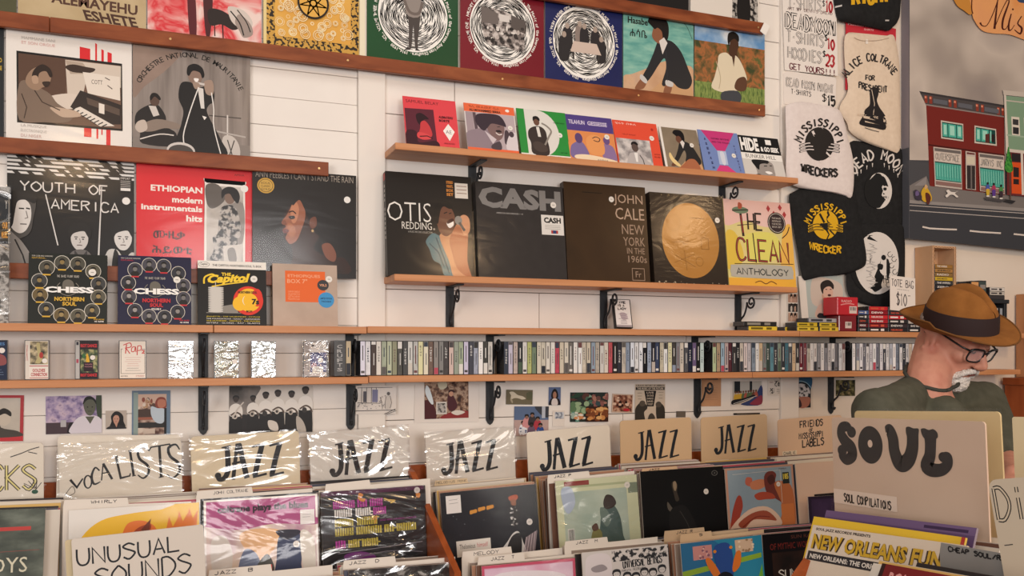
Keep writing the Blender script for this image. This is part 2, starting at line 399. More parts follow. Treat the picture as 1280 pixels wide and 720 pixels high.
plank('right plank shelf of the cassette row, running behind the man', 941, 1276, zE2, YD)

# ---------------------------------------------------------------- iron scroll brackets
def bracket(label):
    o = empty('shelf_bracket', (0, 0, 0), label, 'bracket', 'iron brackets under the wall shelves')
    p = MB(); p.prism([(-.014, 0), (.014, 0), (.014, -.135), (.008, -.146), (0, -.152), (-.008, -.146), (-.014, -.135)], 0, .004, IRON, Matrix(((1, 0, 0, 0), (0, 0, -1, 0), (0, 1, 0, 0), (0, 0, 0, 1)))); p.build('wall_plate', o)
    a = MB(); a.box((-.012, -.118, -.005), (.012, -.004, -.0003), IRON, bev=.001); a.build('arm', o)
    s = MB(); pts = []
    for i in range(20):
        t = i / 19; ang = -PI * .9 + t * 2.9 * PI; r = .006 + .019 * t
        pts.append((0, -.082 + r * math.cos(ang) * 1.0, -.034 + r * math.sin(ang)))
    pts = pts[::1]
    e = pts[-1]; q = crom([(0, e[1], e[2]), (0, -.054, -.052), (0, -.040, -.080), (0, -.018, -.098), (0, -.010, -.118), (0, -.018, -.132), (0, -.026, -.124)], False, 4)
    s.tube(pts + q[1:], .0038, IRON, 6); s.build('scroll', o, smooth=True)
    for z in (-.03, -.112):
        k = MB(); k.prism(disc((0, z, .005), 10), .004, .0065, IRON, Matrix(((1, 0, 0, 0), (0, 0, -1, 0), (0, 1, 0, 0), (0, 0, 0, 1)))); k.build('screw', o)
    return o
BR = [(590, zF, 'under the single-record shelf, left one'), (902, zF, 'under the single-record shelf, right one'), (562, zG, 'under the big boxes shelf, below the singer box'),
      (754, zG, 'under the big boxes shelf, beside the small white cassette'), (922, zG, 'under the big boxes shelf, above the yellow and black cassettes'),
      (254, zD, 'between two bright face-out cassettes at left'), (437, zD, 'behind the left end of the cassette spines'), (612, zD2, 'behind the cassette spines below the singer box'),
      (868, zD2, 'behind the cassette spines below the gold disc box'), (1040, zD2, 'behind the cassette spines left of the man'),
      (254, zE, 'under the cassette shelf between the blue-edged photo and the band photo'), (438, zE, 'under the cassette shelf beside the line drawing'), (612, zE2, 'under the cassette shelf right of the pinned white sheet'),
      (871, zE2, 'under the cassette shelf beside the tan paper'), (1038, zE2, 'under the cassette shelf nearest the man')]
bk = None
for x, z, wh in BR:
    lb = 'black iron scroll bracket ' + wh; X = Matrix.Translation((at(x, 400, WALL).x, WALL - .001 - (.012 if 446 < x < 482 else 0), z - .021))
    if bk is None: bk = bracket(lb); bk.matrix_world = X
    else: copy_tree(bk, X, lb)
# ================================================================ record covers on the rails
SEP = '#3a2a22'; SEP2 = '#6e5344'; SEP3 = '#a78b76'; SEP4 = '#d8c6b6'; INK = '#1c1a1a'; DK = '#2a2625'; PAPER = '#e9e2da'
def wc(name, label, x0, x1, ym, zb, h, bg, draw, Y=2.786, up=0, down=.0145, group=None, **k):
    A, B = at(x0, ym, Y), at(x1, ym, Y)
    a = Art(B.x - A.x - .0015, h); hw = a.w / 2
    a.box((-hw, -down, -.004), (hw, h + up, -.0002), bg if isinstance(bg, str) else '#c9b8a8')
    a.add([(-hw, -down, 0), (hw, -down, 0), (hw, h + up, 0), (-hw, h + up, 0)], [(0, 1, 2, 3)], bg)
    draw(a); X = Matrix.Translation(((A.x + B.x) / 2, Y, zb)) @ Matrix.Rotation(PI / 2, 4, 'X')
    o = a.build(name, X=X); tag(o, label, 'record', group)
    for (sx, sy, sr) in k.get('st', []):
        q = Art(a.w, h); q.k = a.k + 2; q.E(sx, sy, sr, sr * a.w / h, '#e8e4de', 18); q.build('price_sticker', o)['label'] = 'round white price sticker'
    if 'hype' in k:
        q = Art(a.w, h); q.k = a.k + 2; k['hype'](q); q.build('promo_sticker', o)
    if k.get('sl'):
        q = MB(); z = (a.k + 14) * .00006; q.add([(-hw, -down, z), (hw, -down, z), (hw, h - .008, z), (-hw, h - .008, z)], [(0, 1, 2, 3)], k['sl']); q.build('plastic_sleeve', o)['label'] = 'clear shiny plastic sleeve'
    return o
# --- very top right, only the lowest strip is in view
wc('record_album', 'black record cover cut off at the top edge, right end of the frame', 775, 861, 4, zT, .31, '#1d1b1b', lambda a: [a.T('VOL. 2', 70, 96, 22, 3, '#d8d2c8', .02)])
def dr(a):
    a.R(0, 0, 100, 100, '#ded6cc'); a.R(60, 60, 98, 98, nz([(.42, '#201e1e'), (.56, '#b8b2aa')], scale=60, r=.4)); a.S('70 60 84 62 86 97 68 97', INK)
wc('record_album', 'pale cover with a black and white figure at the right end of the top rail', 863, 949, 10, zT, .31, '#ded6cc', dr)
# --- topmost full row
wc('record_album', 'dark olive cover at the far left of the topmost row', -130, 21, 5, zA, .315, nz([(.3, '#4a4a33'), (.7, '#5d5c40')], 8, r=.35), lambda a: None)
def dr(a):
    a.R(2, 0, 98, 60, nz([(.3, '#8d7752'), (.7, '#a08a62')], 12)); s = 6
    a.T('ALEMAYEHU', 25, 74.5, 68, 9.5, '#54382c', .03, slope=2); a.T('ESHETE', 52, 86.5, 42, 9.5, '#4b3127', .035, slope=1.5, shear=-3)
wc('record_album', 'tan cover with slanted dark brown block letters in the topmost row', 22, 183, 15, zA, .315, nz([(.3, '#b39b74'), (.7, '#c4ae88')], 9, r=.4), dr)
def dr(a):
    a.R(0, 0, 100, 100, nz([(.40, '#e8cfc6'), (.5, '#e08a86'), (.58, '#d4323a'), (.7, '#e2b0a6')], 11, r=.35, dist=.8, off=3))
    a.S('48 55 56 56 54 95 50 95', '#4a2326'); a.S('34 50 40 50 42 97 36 97', '#5a2228'); a.P('57 70 58 70 58.6 96 57.6 96', '#3a1c1e'); a.P('64 80 65.5 80 66 97 65 97', '#3a1c1e')
    a.S('52 72 62 70 74 76 80 84 74 88 64 84 54 86', '#2e2523'); a.S('70 66 84 68 92 78 88 86 78 84 72 78', '#cfc2b8'); a.S('80 72 90 80 92 90 84 94 80 88 76 80', '#9c8d84'); a.L('72 70 80 80 84 92', 1.2, DK, True); a.L('78 68 86 78 90 88', 1, DK, True)
wc('record_album', 'pink and red splashed cover with a seated dark figure in the topmost row', 184, 327, 25, zA, .315, '#e4cdc3', dr)
def dr(a):
    pat = nz([(.44, '#2a2118'), (.5, '#c89a46')], 95, r=.4, kind='noise', detail=1)
    a.R(3, 0, 94, 97, pat); a.R(11, 0, 86, 88, nz([(.3, '#d69a3e'), (.7, '#e2b45a')], 3))
    rn = random.Random(5)
    for i in range(60):
        x, y = rn.uniform(14, 83), rn.uniform(40, 85); r = rn.uniform(1.2, 5)
        for q in (1, .62) if r > 2.5 else (1,):
            a.up(); n = 14; P = [((x + r * q * math.cos(2 * PI * t / n)) / 100, (y + r * q * math.sin(2 * PI * t / n)) / 100) for t in range(n)]; a.L(P, rn.uniform(.35, .8), '#f0dfb4', closed=True, new=False)
    a.E(48, 52, 15.5, 15.5, '#1d1712', 36); a.E(48, 52, 13.6, 13.6, '#dca84c', 36)
    for t in range(7):
        u, v = 2 * PI * t / 7 + .22, 2 * PI * (t + 3) / 7 + .22; a.L([((48 + 13.4 * math.cos(u)) / 100, (52 + 13.4 * math.sin(u)) / 100), ((48 + 13.4 * math.cos(v)) / 100, (52 + 13.4 * math.sin(v)) / 100)], 1.2, '#1d1712', new=False)
    a.R(94.5, 0, 100, 100, '#e6dcc0')
wc('record_album', 'golden yellow cover with patterned border and black star circle', 329, 456, 45, zA, .315, '#e0c98e', dr)
def swirly(cx, cy, r, txt, seed, fig, a0, a1, inner=6):
    def dr(a):
        a.E(cx, cy, r, r, '#efebe4', 48); a.swirl(cx, cy, inner, r - .6, int((r - inner) / 1.35), INK, 1.0, seed)
        a.C(txt, cx, cy, r + 1.6, 3.4, '#efe9e0', a0, a1, .02); fig(a)
    return dr
def fig3(a):
    a.S('43 30 57 30 58 45 57 57 55 75 55 82 52 82 50 60 48 82 45 82 45 58 42 45', '#4a4340'); a.S('44 20 56 20 58 48 42 48', '#8f857e'); a.E(50, 16, 4, 5, '#6d625c'); a.L('40 34 46 46 56 46 60 34', 3, '#6d625c', True)
    a.P('44 82 40 86 47 85', '#3a3432'); a.P('53 82 58 85 52 85', '#3a3432')
T3 = 'VOLUME THREE: NOTES FROM HOME • TO WHAT STRANGE PLACE • The Music of the Overseas American Diaspora, 1916-1930 : VOL. '
wc('record_album', 'dark green cover with white swirl disc and standing figure', 458, 573, 60, zA, .315, nz([(.3, '#1b4426'), (.7, '#20502e')], 3, r=.28), swirly(50, 49, 38, T3, 3, fig3, -120, 240))
def fig1(a):
    a.S('25 32 45 30 62 34 74 40 76 66 70 72 50 68 30 66', nz([(.4, '#2c2828'), (.52, '#8b817c'), (.62, '#c9c0ba')], 55, r=.35, off=2))
    a.P('24 28 44 34 45 46 25 46', '#6d6460'); a.P('60 34 78 38 78 52 60 48', '#5a524e'); a.P('45 34 58 35 58 42 46 42', '#d3ccc6')
    a.specks(28, 46, 74, 66, 26, ['#3a3433', '#b9aea7', '#6f6662', '#d9d2cb', '#2a2625'], 1.2, 3, 8)
wc('record_album', 'maroon cover with white swirl disc and a crowded street picture', 575, 680, 75, zA, .315, nz([(.3, '#6f1623'), (.7, '#7d1b29')], 3, r=.28), swirly(50, 49, 39, T3.replace('THREE: NOTES FROM HOME', 'ONE • NAUGHTY GIRL'), 5, fig1, -120, 240))
def fig2(a):
    for x, y, s in ((28, 36, 1.1), (44, 32, 1), (50, 34, 1), (64, 36, 1), (72, 46, 1.1), (24, 46, 1.2)):
        a.S([((x + dx * s) / 100, (y + dy * s) / 100) for dx, dy in ((-5, 4), (0, 1), (5, 4), (6, 18), (3, 24), (-4, 24), (-6, 16))], '#2d2a2c' if x != 44 else '#8a7c74'); a.E(x, y, 2.8, 3.4, '#a8978a', 12)
    a.P('36 52 66 52 72 64 32 64', '#cbb7aa'); a.P('34 64 37 64 37 72 35 72', '#3a3433'); a.P('68 64 70 64 69 74 67 74', '#3a3433')
wc('record_album', 'navy blue cover with white swirl disc and people round a table', 681, 778, 95, zA, .315, nz([(.3, '#1d2350'), (.7, '#232a5e')], 3, r=.28), swirly(50, 52, 40, T3.replace('THREE: NOTES FROM HOME', 'TWO • I WISH I NEVER CAME'), 9, fig2, -120, 240))
def woman(a, skin='#8a5a40', jac='#25262b'):
    a.S('34 96 50 82 66 66 84 66 98 84 96 100 40 100', '#c79c72')
    a.S('52 26 60 30 70 32 82 42 92 60 98 74 92 84 78 84 68 78 60 84 54 82 60 64 58 52 50 60 40 74 32 82 26 78 34 64 42 48', jac); a.S('26 78 32 83 28 90 20 92 16 90', skin); a.S('60 82 68 80 68 88 62 98 56 100 56 92', skin)
    a.S('25 74 33 80 31 84 23 79', '#c8c4c0'); a.S('60 77 70 79 69 84 60 83', '#c8c4c0')
    a.S('44 16 52 14 58 20 56 30 50 36 42 32 40 26', skin); a.S('34 12 40 5 54 4 62 10 64 20 62 30 56 32 54 22 48 18 44 20 38 16', '#191516'); a.P('50 33 57 28 62 34 55 48', '#d9d2cc'); a.L('60 44 62 78', .6, '#3a3a42')
def dr(a):
    a.R(0, 0, 100, 100, nz([(.35, '#5d9c94'), (.55, '#7db4a6'), (.7, '#93bfae')], 14, sy=3, r=.35)); a.S('0 84 12 80 36 70 60 60 84 62 100 66 104 104 -4 104', nz([(.3, '#bb8f6c'), (.6, '#cfa987'), (.8, '#a58a86')], 9)); a.L('70 6 88 14 98 30', .8, '#3a5550', True)
    a.oy = .05; woman(a); a.oy = 0; a.T('Hasabe', 6, 15, 28, 7.5, '#1c1a1a', .02); a.T('ሐሳቤ', 9, 28, 24, 9, '#1c1a1a', .01)
wc('record_album', 'sea green cover with a stooping woman in a black jacket', 779, 867, 100, zA, .315, '#6aa79b', dr)
def dr(a):
    a.R(0, 0, 100, 45, nz([(.38, '#5f8fc0'), (.5, '#9fb9d2'), (.6, '#dfe3e6')], 7, r=.35)); a.R(0, 30, 100, 100, nz([(.34, '#3c4426'), (.46, '#7c5a34'), (.54, '#a8663a'), (.64, '#5a6034')], 26, r=.4, dist=.4))
    a.R(0, 78, 100, 100, nz([(.35, '#3e5a2a'), (.52, '#8a9a52'), (.65, '#4c6a30')], 60, sx=2.5, sy=.5))
    a.S('50 26 54 20 60 20 62 30 60 40 66 50 54 52 48 42', '#4a2f22'); a.S('46 24 48 16 56 14 62 18 62 25 56 22 50 26 48 32', '#161212'); a.S('34 44 44 40 52 44 58 42 66 50 74 68 68 76 58 76 60 84 44 88 24 84 28 70 32 56', '#dccfb4'); a.S('60 70 70 66 74 72 72 82 62 84 56 80', '#5a3a2a'); a.S('38 88 60 84 66 92 60 100 40 100', '#3c4048'); a.P('52 42 57 42 55 56', '#4a2f22'); a.L('30 52 36 70 34 84', .9, '#b5a588', True)
wc('record_album', 'colour cover of a seated man in a cream shirt in a field', 868, 956, 115, zA, .315, '#7a8a70', dr)

# --- second row
wc('record_album', 'dark cover sliver at the far left edge beside the white organ player cover', -110, 5, 110, zB, .312, '#24282c', lambda a: [a.T('ONE', 90, 35, 8, 4, '#d9b23c', .02), a.T('GO', 92, 28, 6, 4, '#d9b23c', .02)])
def dr(a):
    for x0, x1, y0, y1 in ((57.5, 66, 10, 22), (70, 71.5, 5, 22), (75, 77, 10, 23), (80, 83.5, 12, 24)): a.P([(x0 / 100, y0 / 100), (x1 / 100, (y0 + 1) / 100), (x1 / 100, y1 / 100), (x0 / 100, y1 / 100)], '#d8262c')
    for x0, x1, y0, y1 in ((61, 67, 78, 92), (71, 72.5, 78, 93), (75, 76, 78, 89), (79, 82.5, 78, 99)): a.R(x0, y0, x1, y1, '#d8262c')
    a.P('8 20 92 21.5 92.5 84 8.5 84', '#15110f'); a.P('9.5 22 91 23.5 91.3 82 10 82', SEP2); a.P('9.5 22 48 23 46 60 10 62', '#5a4032')
    a.P('46 23.5 91 24 91 44 62 44 60 55 48 58', '#d3c4b4'); a.P('46 24 60 24.5 66 34 50 36', '#b3a08e'); a.S('46 30 52 27 62 28 70 29 66 33 52 34', SEP); a.P('60 33 90 34 90.5 56 64 52', '#e4d8ca'); a.T('COTT', 67, 39, 9, 4, '#5a4a40', 0); a.L('78 36 82 38', .8, '#5a4a40'); a.L('80 43 84 46', .8, '#5a4a40')
    a.S('30 60 48 54 60 56 62 66 34 68', '#d9cabb'); a.P('58 50 91 60 91 78 70 80 50 66', '#2c2320'); a.P('63 56 90 64 90 70 64 62', '#5a4a40'); a.P('73 60 77.5 61 77.5 70 73 69', '#e8ddd0')
    a.P('52 68 58 65 86 80 74 81.5', '#e4d9cc')
    for i in range(9): a.L([((54 + i * 3.2) / 100, (67 + i * 1.5) / 100), ((50 + i * 3.2) / 100, (69.5 + i * 1.5) / 100)], .9, INK)
    a.S('10 50 18 46 24 50 34 56 40 64 52 72 48 80 30 82 10 81', '#7c6859'); a.S('34 68 46 68 56 70 58 74 46 76 40 74', '#c2a892'); a.L('22 54 28 64 42 70', .9, SEP); a.L('12 58 16 70 14 80', .8, SEP)
    a.S('18 38 24 33 32 33 35 40 33 48 28 51 24 54 18 52 15 46', '#9a7d66'); a.S('22 35 28 30 34 33 36 39 34 41 31 36 26 38 24 44 20 42', '#2b1d16'); a.S('28 46 34 45 33 49 30 50', '#33241c'); a.S('20 42 24 41 25 47 21 48', '#b4957c')
    for i, t in enumerate(('MAMMANE SANI', 'ET SON ORGUE')): a.T(t, 12, 6.5 + i * 4.3, 26, 2.6, '#b9b2ac' if i == 0 else '#d9a7a0', -.005)
    for i, t in enumerate(('LA MUSIQUE', 'ELECTRONIQUE', 'DU NIGER')): a.T(t, 11.5, 85 + i * 4.4, 20 if i < 2 else 16, 2.8, '#b9b2ac' if i < 2 else '#c9a7a0', -.005)
wc('record_album', 'white cover with red bars and a sepia picture of an organ player', 7, 165, 110, zB, .312, PAPER, dr, sl=FLATSL)
def dr(a):
    a.R(0, 0, 100, 100, nz([(.3, '#6e645e'), (.5, '#8a7f78'), (.7, '#9a8f88')], 40, sx=1, sy=.06, r=.32)); a.S('0 0 40 0 30 20 10 40 0 50', nz([(.3, '#8a7468'), (.7, '#a08a7c')], 8))
    a.R(0, 88, 100, 100, '#857b74')
    a.C('ORCHESTRE NATIONAL DE MAURITANIE', 49, 57, 46, 4.6, INK, -66, 64, .01)
    a.L('64 62 92 62', 1, '#4a4440'); a.L('80 60 80 84', 1.2, '#d5cdc6'); a.L('66 76 96 80', 1.4, '#b5aca5'); a.S('76 82 84 80 90 88 90 100 76 100', '#c7beb6'); a.L('80 84 84 98', 1, '#4a4440'); a.L('86 84 82 98', 1, '#4a4440')
    a.S('3 66 12 58 20 56 27 66 28 76 36 82 34 94 8 94 6 84 2 78', '#231f1f'); a.P('13 58 17 68 22 66 19 58', '#cfc6be'); a.E(18, 53, 4, 5, '#5a443a'); a.S('14 50 16 46 20 46 23 50 22 52 18 49 15 53', '#191414'); a.S('8 76 20 70 36 72 42 76 34 78 26 78 16 82 8 82', '#8a7a6e'); a.S('4 74 10 72 12 80 6 84 2 80', '#c4b5a8'); a.L('6 90 22 84 34 84', 1, '#d9d0c8', True)
    a.S('40 34 48 32 56 36 62 34 68 38 68 48 64 52 62 58 66 68 74 84 78 100 36 100 40 74 42 60 38 48', '#1b191a'); a.P('54 36 59 37 60 56 57 56', '#d9d3cc'); a.S('46 22 50 19 56 20 58 26 56 32 52 34 47 30', '#8c7365'); a.S('45 24 46 17 52 14 58 17 60 24 58 27 56 22 50 21 47 26', '#141112'); a.S('51 28 55 28 54 31 52 31', '#efe8e2'); a.S('60 30 66 28 68 34 67 42 62 42 60 36', '#a08878'); a.L('53 32 60 33', 2, '#cfc6be'); a.S('50 32 55 32 56 36 52 38', '#a08878')
    a.L('55 36 50 52 46 66 42 84 44 98', .9, '#e9e3dc', True); a.L('66 40 68 56 68 72 74 98', .9, '#e9e3dc', True); a.E(40, 98, 12, 8, '#cfc7c0'); a.E(40, 99, 10.6, 6.6, '#4a4440'); a.P('58 63 62 64 60 67', '#e9e3dc')
wc('record_album', 'grey sepia cover of a singer in a black suit at a microphone', 165.5, 313, 125, zB, .312, '#857a73', dr, sl=FLATSL)

# --- third row
def face(a, x, y, s, skin, hair, flip=1, style=0):
    f = lambda L: [((x + dx * s * flip) / 100, (y + dy * s) / 100) for dx, dy in L]
    a.S(f([(-5, -6), (0, -8), (5, -6), (6, 0), (5, 5), (2, 9), (-2, 9), (-5, 5), (-6, 0)]), skin)
    a.S(f([(-7, 1), (-8, -7), (-3, -12), (4, -12), (8, -7), (7, 0), (5, -3), (3, -6), (-2, -5), (-5, -3)]), hair)
    for d in (-2.4, 2.4): a.L(f([(d - 1.2, -1.2), (d + 1.2, -1.2)]), .7 * s, hair); a.E(x + d * s * flip, y + .4 * s, .8 * s, .5 * s, hair, 8)
    a.L(f([(0, 0), (.8, 3), (-.4, 3.4)]), .4 * s, '#6f6560'); a.L(f([(-1.8, 5.4), (0, 5.2), (1.8, 5.4)]), .6 * s, '#5a4440')
def dr(a):
    rn = random.Random(4)
    for j in range(5):
        y = 2 + j * 3.6; a.R(0, y, 100, y + 2.1, '#d9d6d2')
        for i in range(11):
            x = rn.uniform(0, 92); a.P([(x / 100, y / 100), ((x + 4) / 100, y / 100), ((x + 6.5) / 100, (y + 2.1) / 100), ((x + 2) / 100, (y + 2.1) / 100)], '#191717')
    a.H('YOUTH', 10, 25, 43, 8.5, '#ded9d4', 1.1); a.H('OF', 64, 25, 15, 8.5, '#ded9d4', 1.1); a.H('AMERICA', 34, 40, 54, 8.5, '#ded9d4', 1.1, slope=1)
    a.P('29 36 30 36 39.5 82 38.5 82', '#d9d4cf'); a.P('73.3 26 74 26 71.5 100 70 100', '#d9d4cf')
    a.S('0 38 8 36 20 37 22 46 20 58 18 70 12 76 0 78', '#4a4643'); a.S('2 44 8 41 14 42 18 48 18 60 14 70 8 72 2 64', '#d8d2cc'); a.S('0 37 12 35 22 38 21 45 14 42 8 44 6 54 4 66 0 66', '#1c1a1a'); a.L('9 50 13 50', 1.2, INK); a.L('14.5 49.5 17.5 50', 1.2, INK); a.L('14.5 52 15.8 58 13.5 59', .7, '#77706b'); a.L('10 64 15 64', .9, '#5a5350'); a.S('0 72 8 76 14 84 18 92 20 104 0 104', '#8d8782'); a.L('6 78 12 92 14 100', 1.2, INK)
    face(a, 56, 75, 1.15, '#cdc7c2', '#1a1818'); a.S('46 94 52 86 62 86 68 96 68 106 44 106', '#6b6663'); a.S('52 86 57 92 62 86 60 100 54 100', '#3a3636')
    face(a, 91, 73, 1.2, '#d8d3ce', '#151414'); a.S('78 86 86 84 92 92 98 86 104 90 104 106 76 106', '#c9c4be'); a.S('84 84 88 90 90 104 82 104', INK)
def hy(a): a.R(88, 15, 98, 29, '#1f1d1d'); a.T('IMPORT', 89, 16, 8, 2, '#cfcac4'); [a.L([(.89, (.195 + i * .017)), (.97, (.195 + i * .017))], .5, '#b9b4ae') for i in range(4)]; a.R(89, 26, 97, 28.6, '#e4e0da')
wc('record_album', 'black and white cover with three young faces and striped top', 8.5, 168, 270, zC, .309, '#151313', dr, st=[(93.5, 38, 3.3)], hype=hy, sl=FLATSL)
def dr(a):
    for i, (t, x, y, w_) in enumerate((('ETHIOPIAN', 12, 20.5, 44, ), ('modern', 30, 30.5, 26), ('instrumentals', 4, 39, 52), ('hits', 42, 48, 14))): a.T(t, x, y, w_, 6 if i != 2 else 5.6, '#f2e6dc', .035)
    a.T('ሙዚቃ', 14, 64, 27, 8, '#3a1010', .02); a.T('ሕይወቲ', 13, 78, 34, 8, '#3a1010', .02); a.T('AMHA', 84, 5, 9, 2, '#7a1414')
    a.S('58 17 60 15.5 92 16 93.5 18 93.5 95 92 97 59 96 57.5 94', '#e9e2da'); a.R(59.5, 18, 92, 94.5, nz([(.35, '#8d857d'), (.5, '#bdb5ac'), (.7, '#d8d1c9')], 9)); a.S('59 18 70 17 76 30 66 40 60 36', '#5d5650'); a.S('78 40 92 34 92 70 84 70', '#8a827b')
    cam_ = nz([(.45, '#1d1a19'), (.56, '#b5ada5')], 60, r=.35)
    a.E(80, 29, 4.6, 6, '#7a6254'); a.S('73 30 73 22 79 18 86 20 89 27 87 34 83 30 80 25 76 26', '#161313'); a.S('72 40 78 36 84 37 88 46 90 60 88 68 80 70 70 68 70 54', cam_); a.S('66 66 84 66 86 74 76 78 72 90 66 94 62 90 66 80', cam_); a.S('72 76 84 70 88 80 86 94 80 94 78 82', cam_); a.S('60 92 68 90 70 94 61 95', INK); a.P('74 76 90 74 90 94 75 94', '#c9c1b8'); a.S('78 80 84 78 86 90 80 92', '#7d756e')
wc('record_album', 'bright red cover with slab letters and a small seated figure picture', 170, 315.5, 275, zC, .309, '#d8232b', dr, st=[(93, 19, 3.4)], sl=FLATSL)
def dr(a):
    a.T("ANN PEEBLES I CAN'T STAND THE RAIN", 3, 1.5, 94, 6.4, '#a79c90', -.01)
    a.S('45 24 50 18 62 20 70 32 68 50 62 66 58 76 74 84 88 84 92 100 40 100 38 84 36 72 30 66 28 56 30 44 36 34', nz([(.3, '#2a1812'), (.7, '#3a2018')], 5)); a.S('37 34 42 26 48 30 50 44 46 58 42 68 36 72 33 70 31 66 32.5 62 29 58 31.5 55 28 50 32 44', '#94593f'); a.S('36 36 41 30 44 38 41 50 37 50', '#b97a58'); a.S('33 52 38 53 41 60 37 66 34 62', '#a96a4a')
    a.L('34 41 38 39.5 41 42', 1.1, '#1b100c', True); a.S('34 45 39 44 40 46.5 36 47.5', '#1b100c'); a.S('28.5 58 33 57.5 34.5 59.5 32 61.5 29 61', '#6b2a24'); a.L('29 59.6 34 59.6', .5, '#3a1512'); a.S('28 49.5 31 49 32 53 29.5 53.6 27.3 52', '#7d4833')
    a.S('42 24 50 13 64 16 72 30 74 48 70 60 62 62 56 54 52 44 48 34 44 28 38 34 38 28', '#17110f'); a.S('55 46 60 44 61 52 57 56 54 52', '#6b3d2b'); a.E(57, 58, 1.2, 1.4, '#c2a06a'); a.S('66 72 74 70 80 80 78 88 70 84', '#7d4a36')
wc('record_album', 'dark cover with a woman in profile at the right end of the third row', 315, 445.5, 280, zC, .312, '#191412', dr, Y=2.774, st=[(91, 25, 3.3)], hype=lambda a: [a.E(12.5, 16, 8, 7.6, '#c79a3c', 24), a.E(12.5, 16, 6.7, 6.3, '#241c18', 24), a.E(12.5, 16, 6.3, 5.9, '#c9a04a', 24)] + [a.T(t, 8, 12.5 + i * 3, 9, 2, '#3a2a18') for i, t in enumerate(('SOUL', 'CLASSIC', 'GOLD'))], sl=FLATSL)

# ================================================================ boxed sets standing on the left shelf
def edgebox(name, label, tl, tr, bl, bg, draw, t=.02, Yt=2.735, Yb=2.712, **k):
    return cover(name, label, 'box set', tl, tr, bl, Yt, Yb, bg=bg, draw=draw, t=t, zb=zD + .0003, **k)
def chess(bgc, acc, vol):
    def dr(a):
        a.T('FOR CLUB AND DANCING', 4, 3, 26, 2, '#cfc8bc'); a.T('FEATURING...', 4, 6, 18, 2, acc)
        rn = random.Random(hash(acc) % 7)
        for i, (x, y) in enumerate(((42, 13), (62, 14), (82, 24), (89, 42), (89, 61), (81, 81), (63, 89), (42, 88), (23, 80), (15, 60), (14, 40), (23, 21))):
            a.E(x, y, 10.2, 10.6, '#d9d2c4', 26); a.E(x, y, 9.5, 9.9, rn.choice(['#4c4a40', '#5a5648', '#3f4040', '#6a5a3c']) if acc[1] == 'd' else rn.choice(['#3a3a44', '#4a4850', '#33343c']), 26)
            sk = rn.choice(['#8a7448', '#7a6a50', '#9a8458']) if acc[1] == 'd' else rn.choice(['#8a8682', '#75716e', '#9a9490'])
            a.S([((x + dx) / 100, (y + dy) / 100) for dx, dy in ((-6, 8), (-4, 3), (0, 2), (4, 3), (6, 8), (0, 9.4))], '#22211f'); a.E(x, y - 1.5, 3, 3.8, sk, 12); a.S([((x + dx) / 100, (y + dy) / 100) for dx, dy in ((-3.6, -1), (-3, -5), (0, -6.4), (3, -5), (3.6, -1), (1.8, -3.4), (-1.8, -3.4))], '#181716')
            a.R(x - 5, y + 9, x + 5, y + 11, acc)
        a.H('THE DANCE FLOOR SOUND', 36, 31, 28, 3, '#b8b2a8', .35)
        a.S('44 40 50 37 56 40 58 48 54 56 48 56 43 49', '#6a655c'); a.L('40 42 36 48 40 56 50 60 60 56 64 48 60 42', .8, '#8a8478', True)
        a.T('CHESS', 21, 47.5, 62, 8.6, '#f2eee8', .05); a.T('NORTHERN', 33, 62, 38, 6, acc, .05); a.T('SOUL', 43, 69, 18, 5.6, acc, .05)
        if vol: a.T('VOLUME II', 45, 76, 13, 3, '#e9e4dc', .03)
        a.T('AND MORE', 83, 92.6, 14, 1.8, acc, .02); a.T('45 RPM', 84, 95.4, 12, 2.2, '#e9e4dc', .02)
    return dr
edgebox('boxed_set', 'black boxed set with a ring of round portraits and gold lettering', (36, 316), (134, 319), (36, 403.5), '#1c201d', chess('#1c201d', '#d2a63c', 0), sticker=(81, 26, 5, '#e3ddd4'))
edgebox('boxed_set', 'navy boxed set with a ring of round portraits and red lettering', (147.5, 320), (239, 321), (149, 403.5), '#20203c', chess('#20203c', '#c3333a', 1), sticker=(80, 34, 5, '#e3ddd4'))
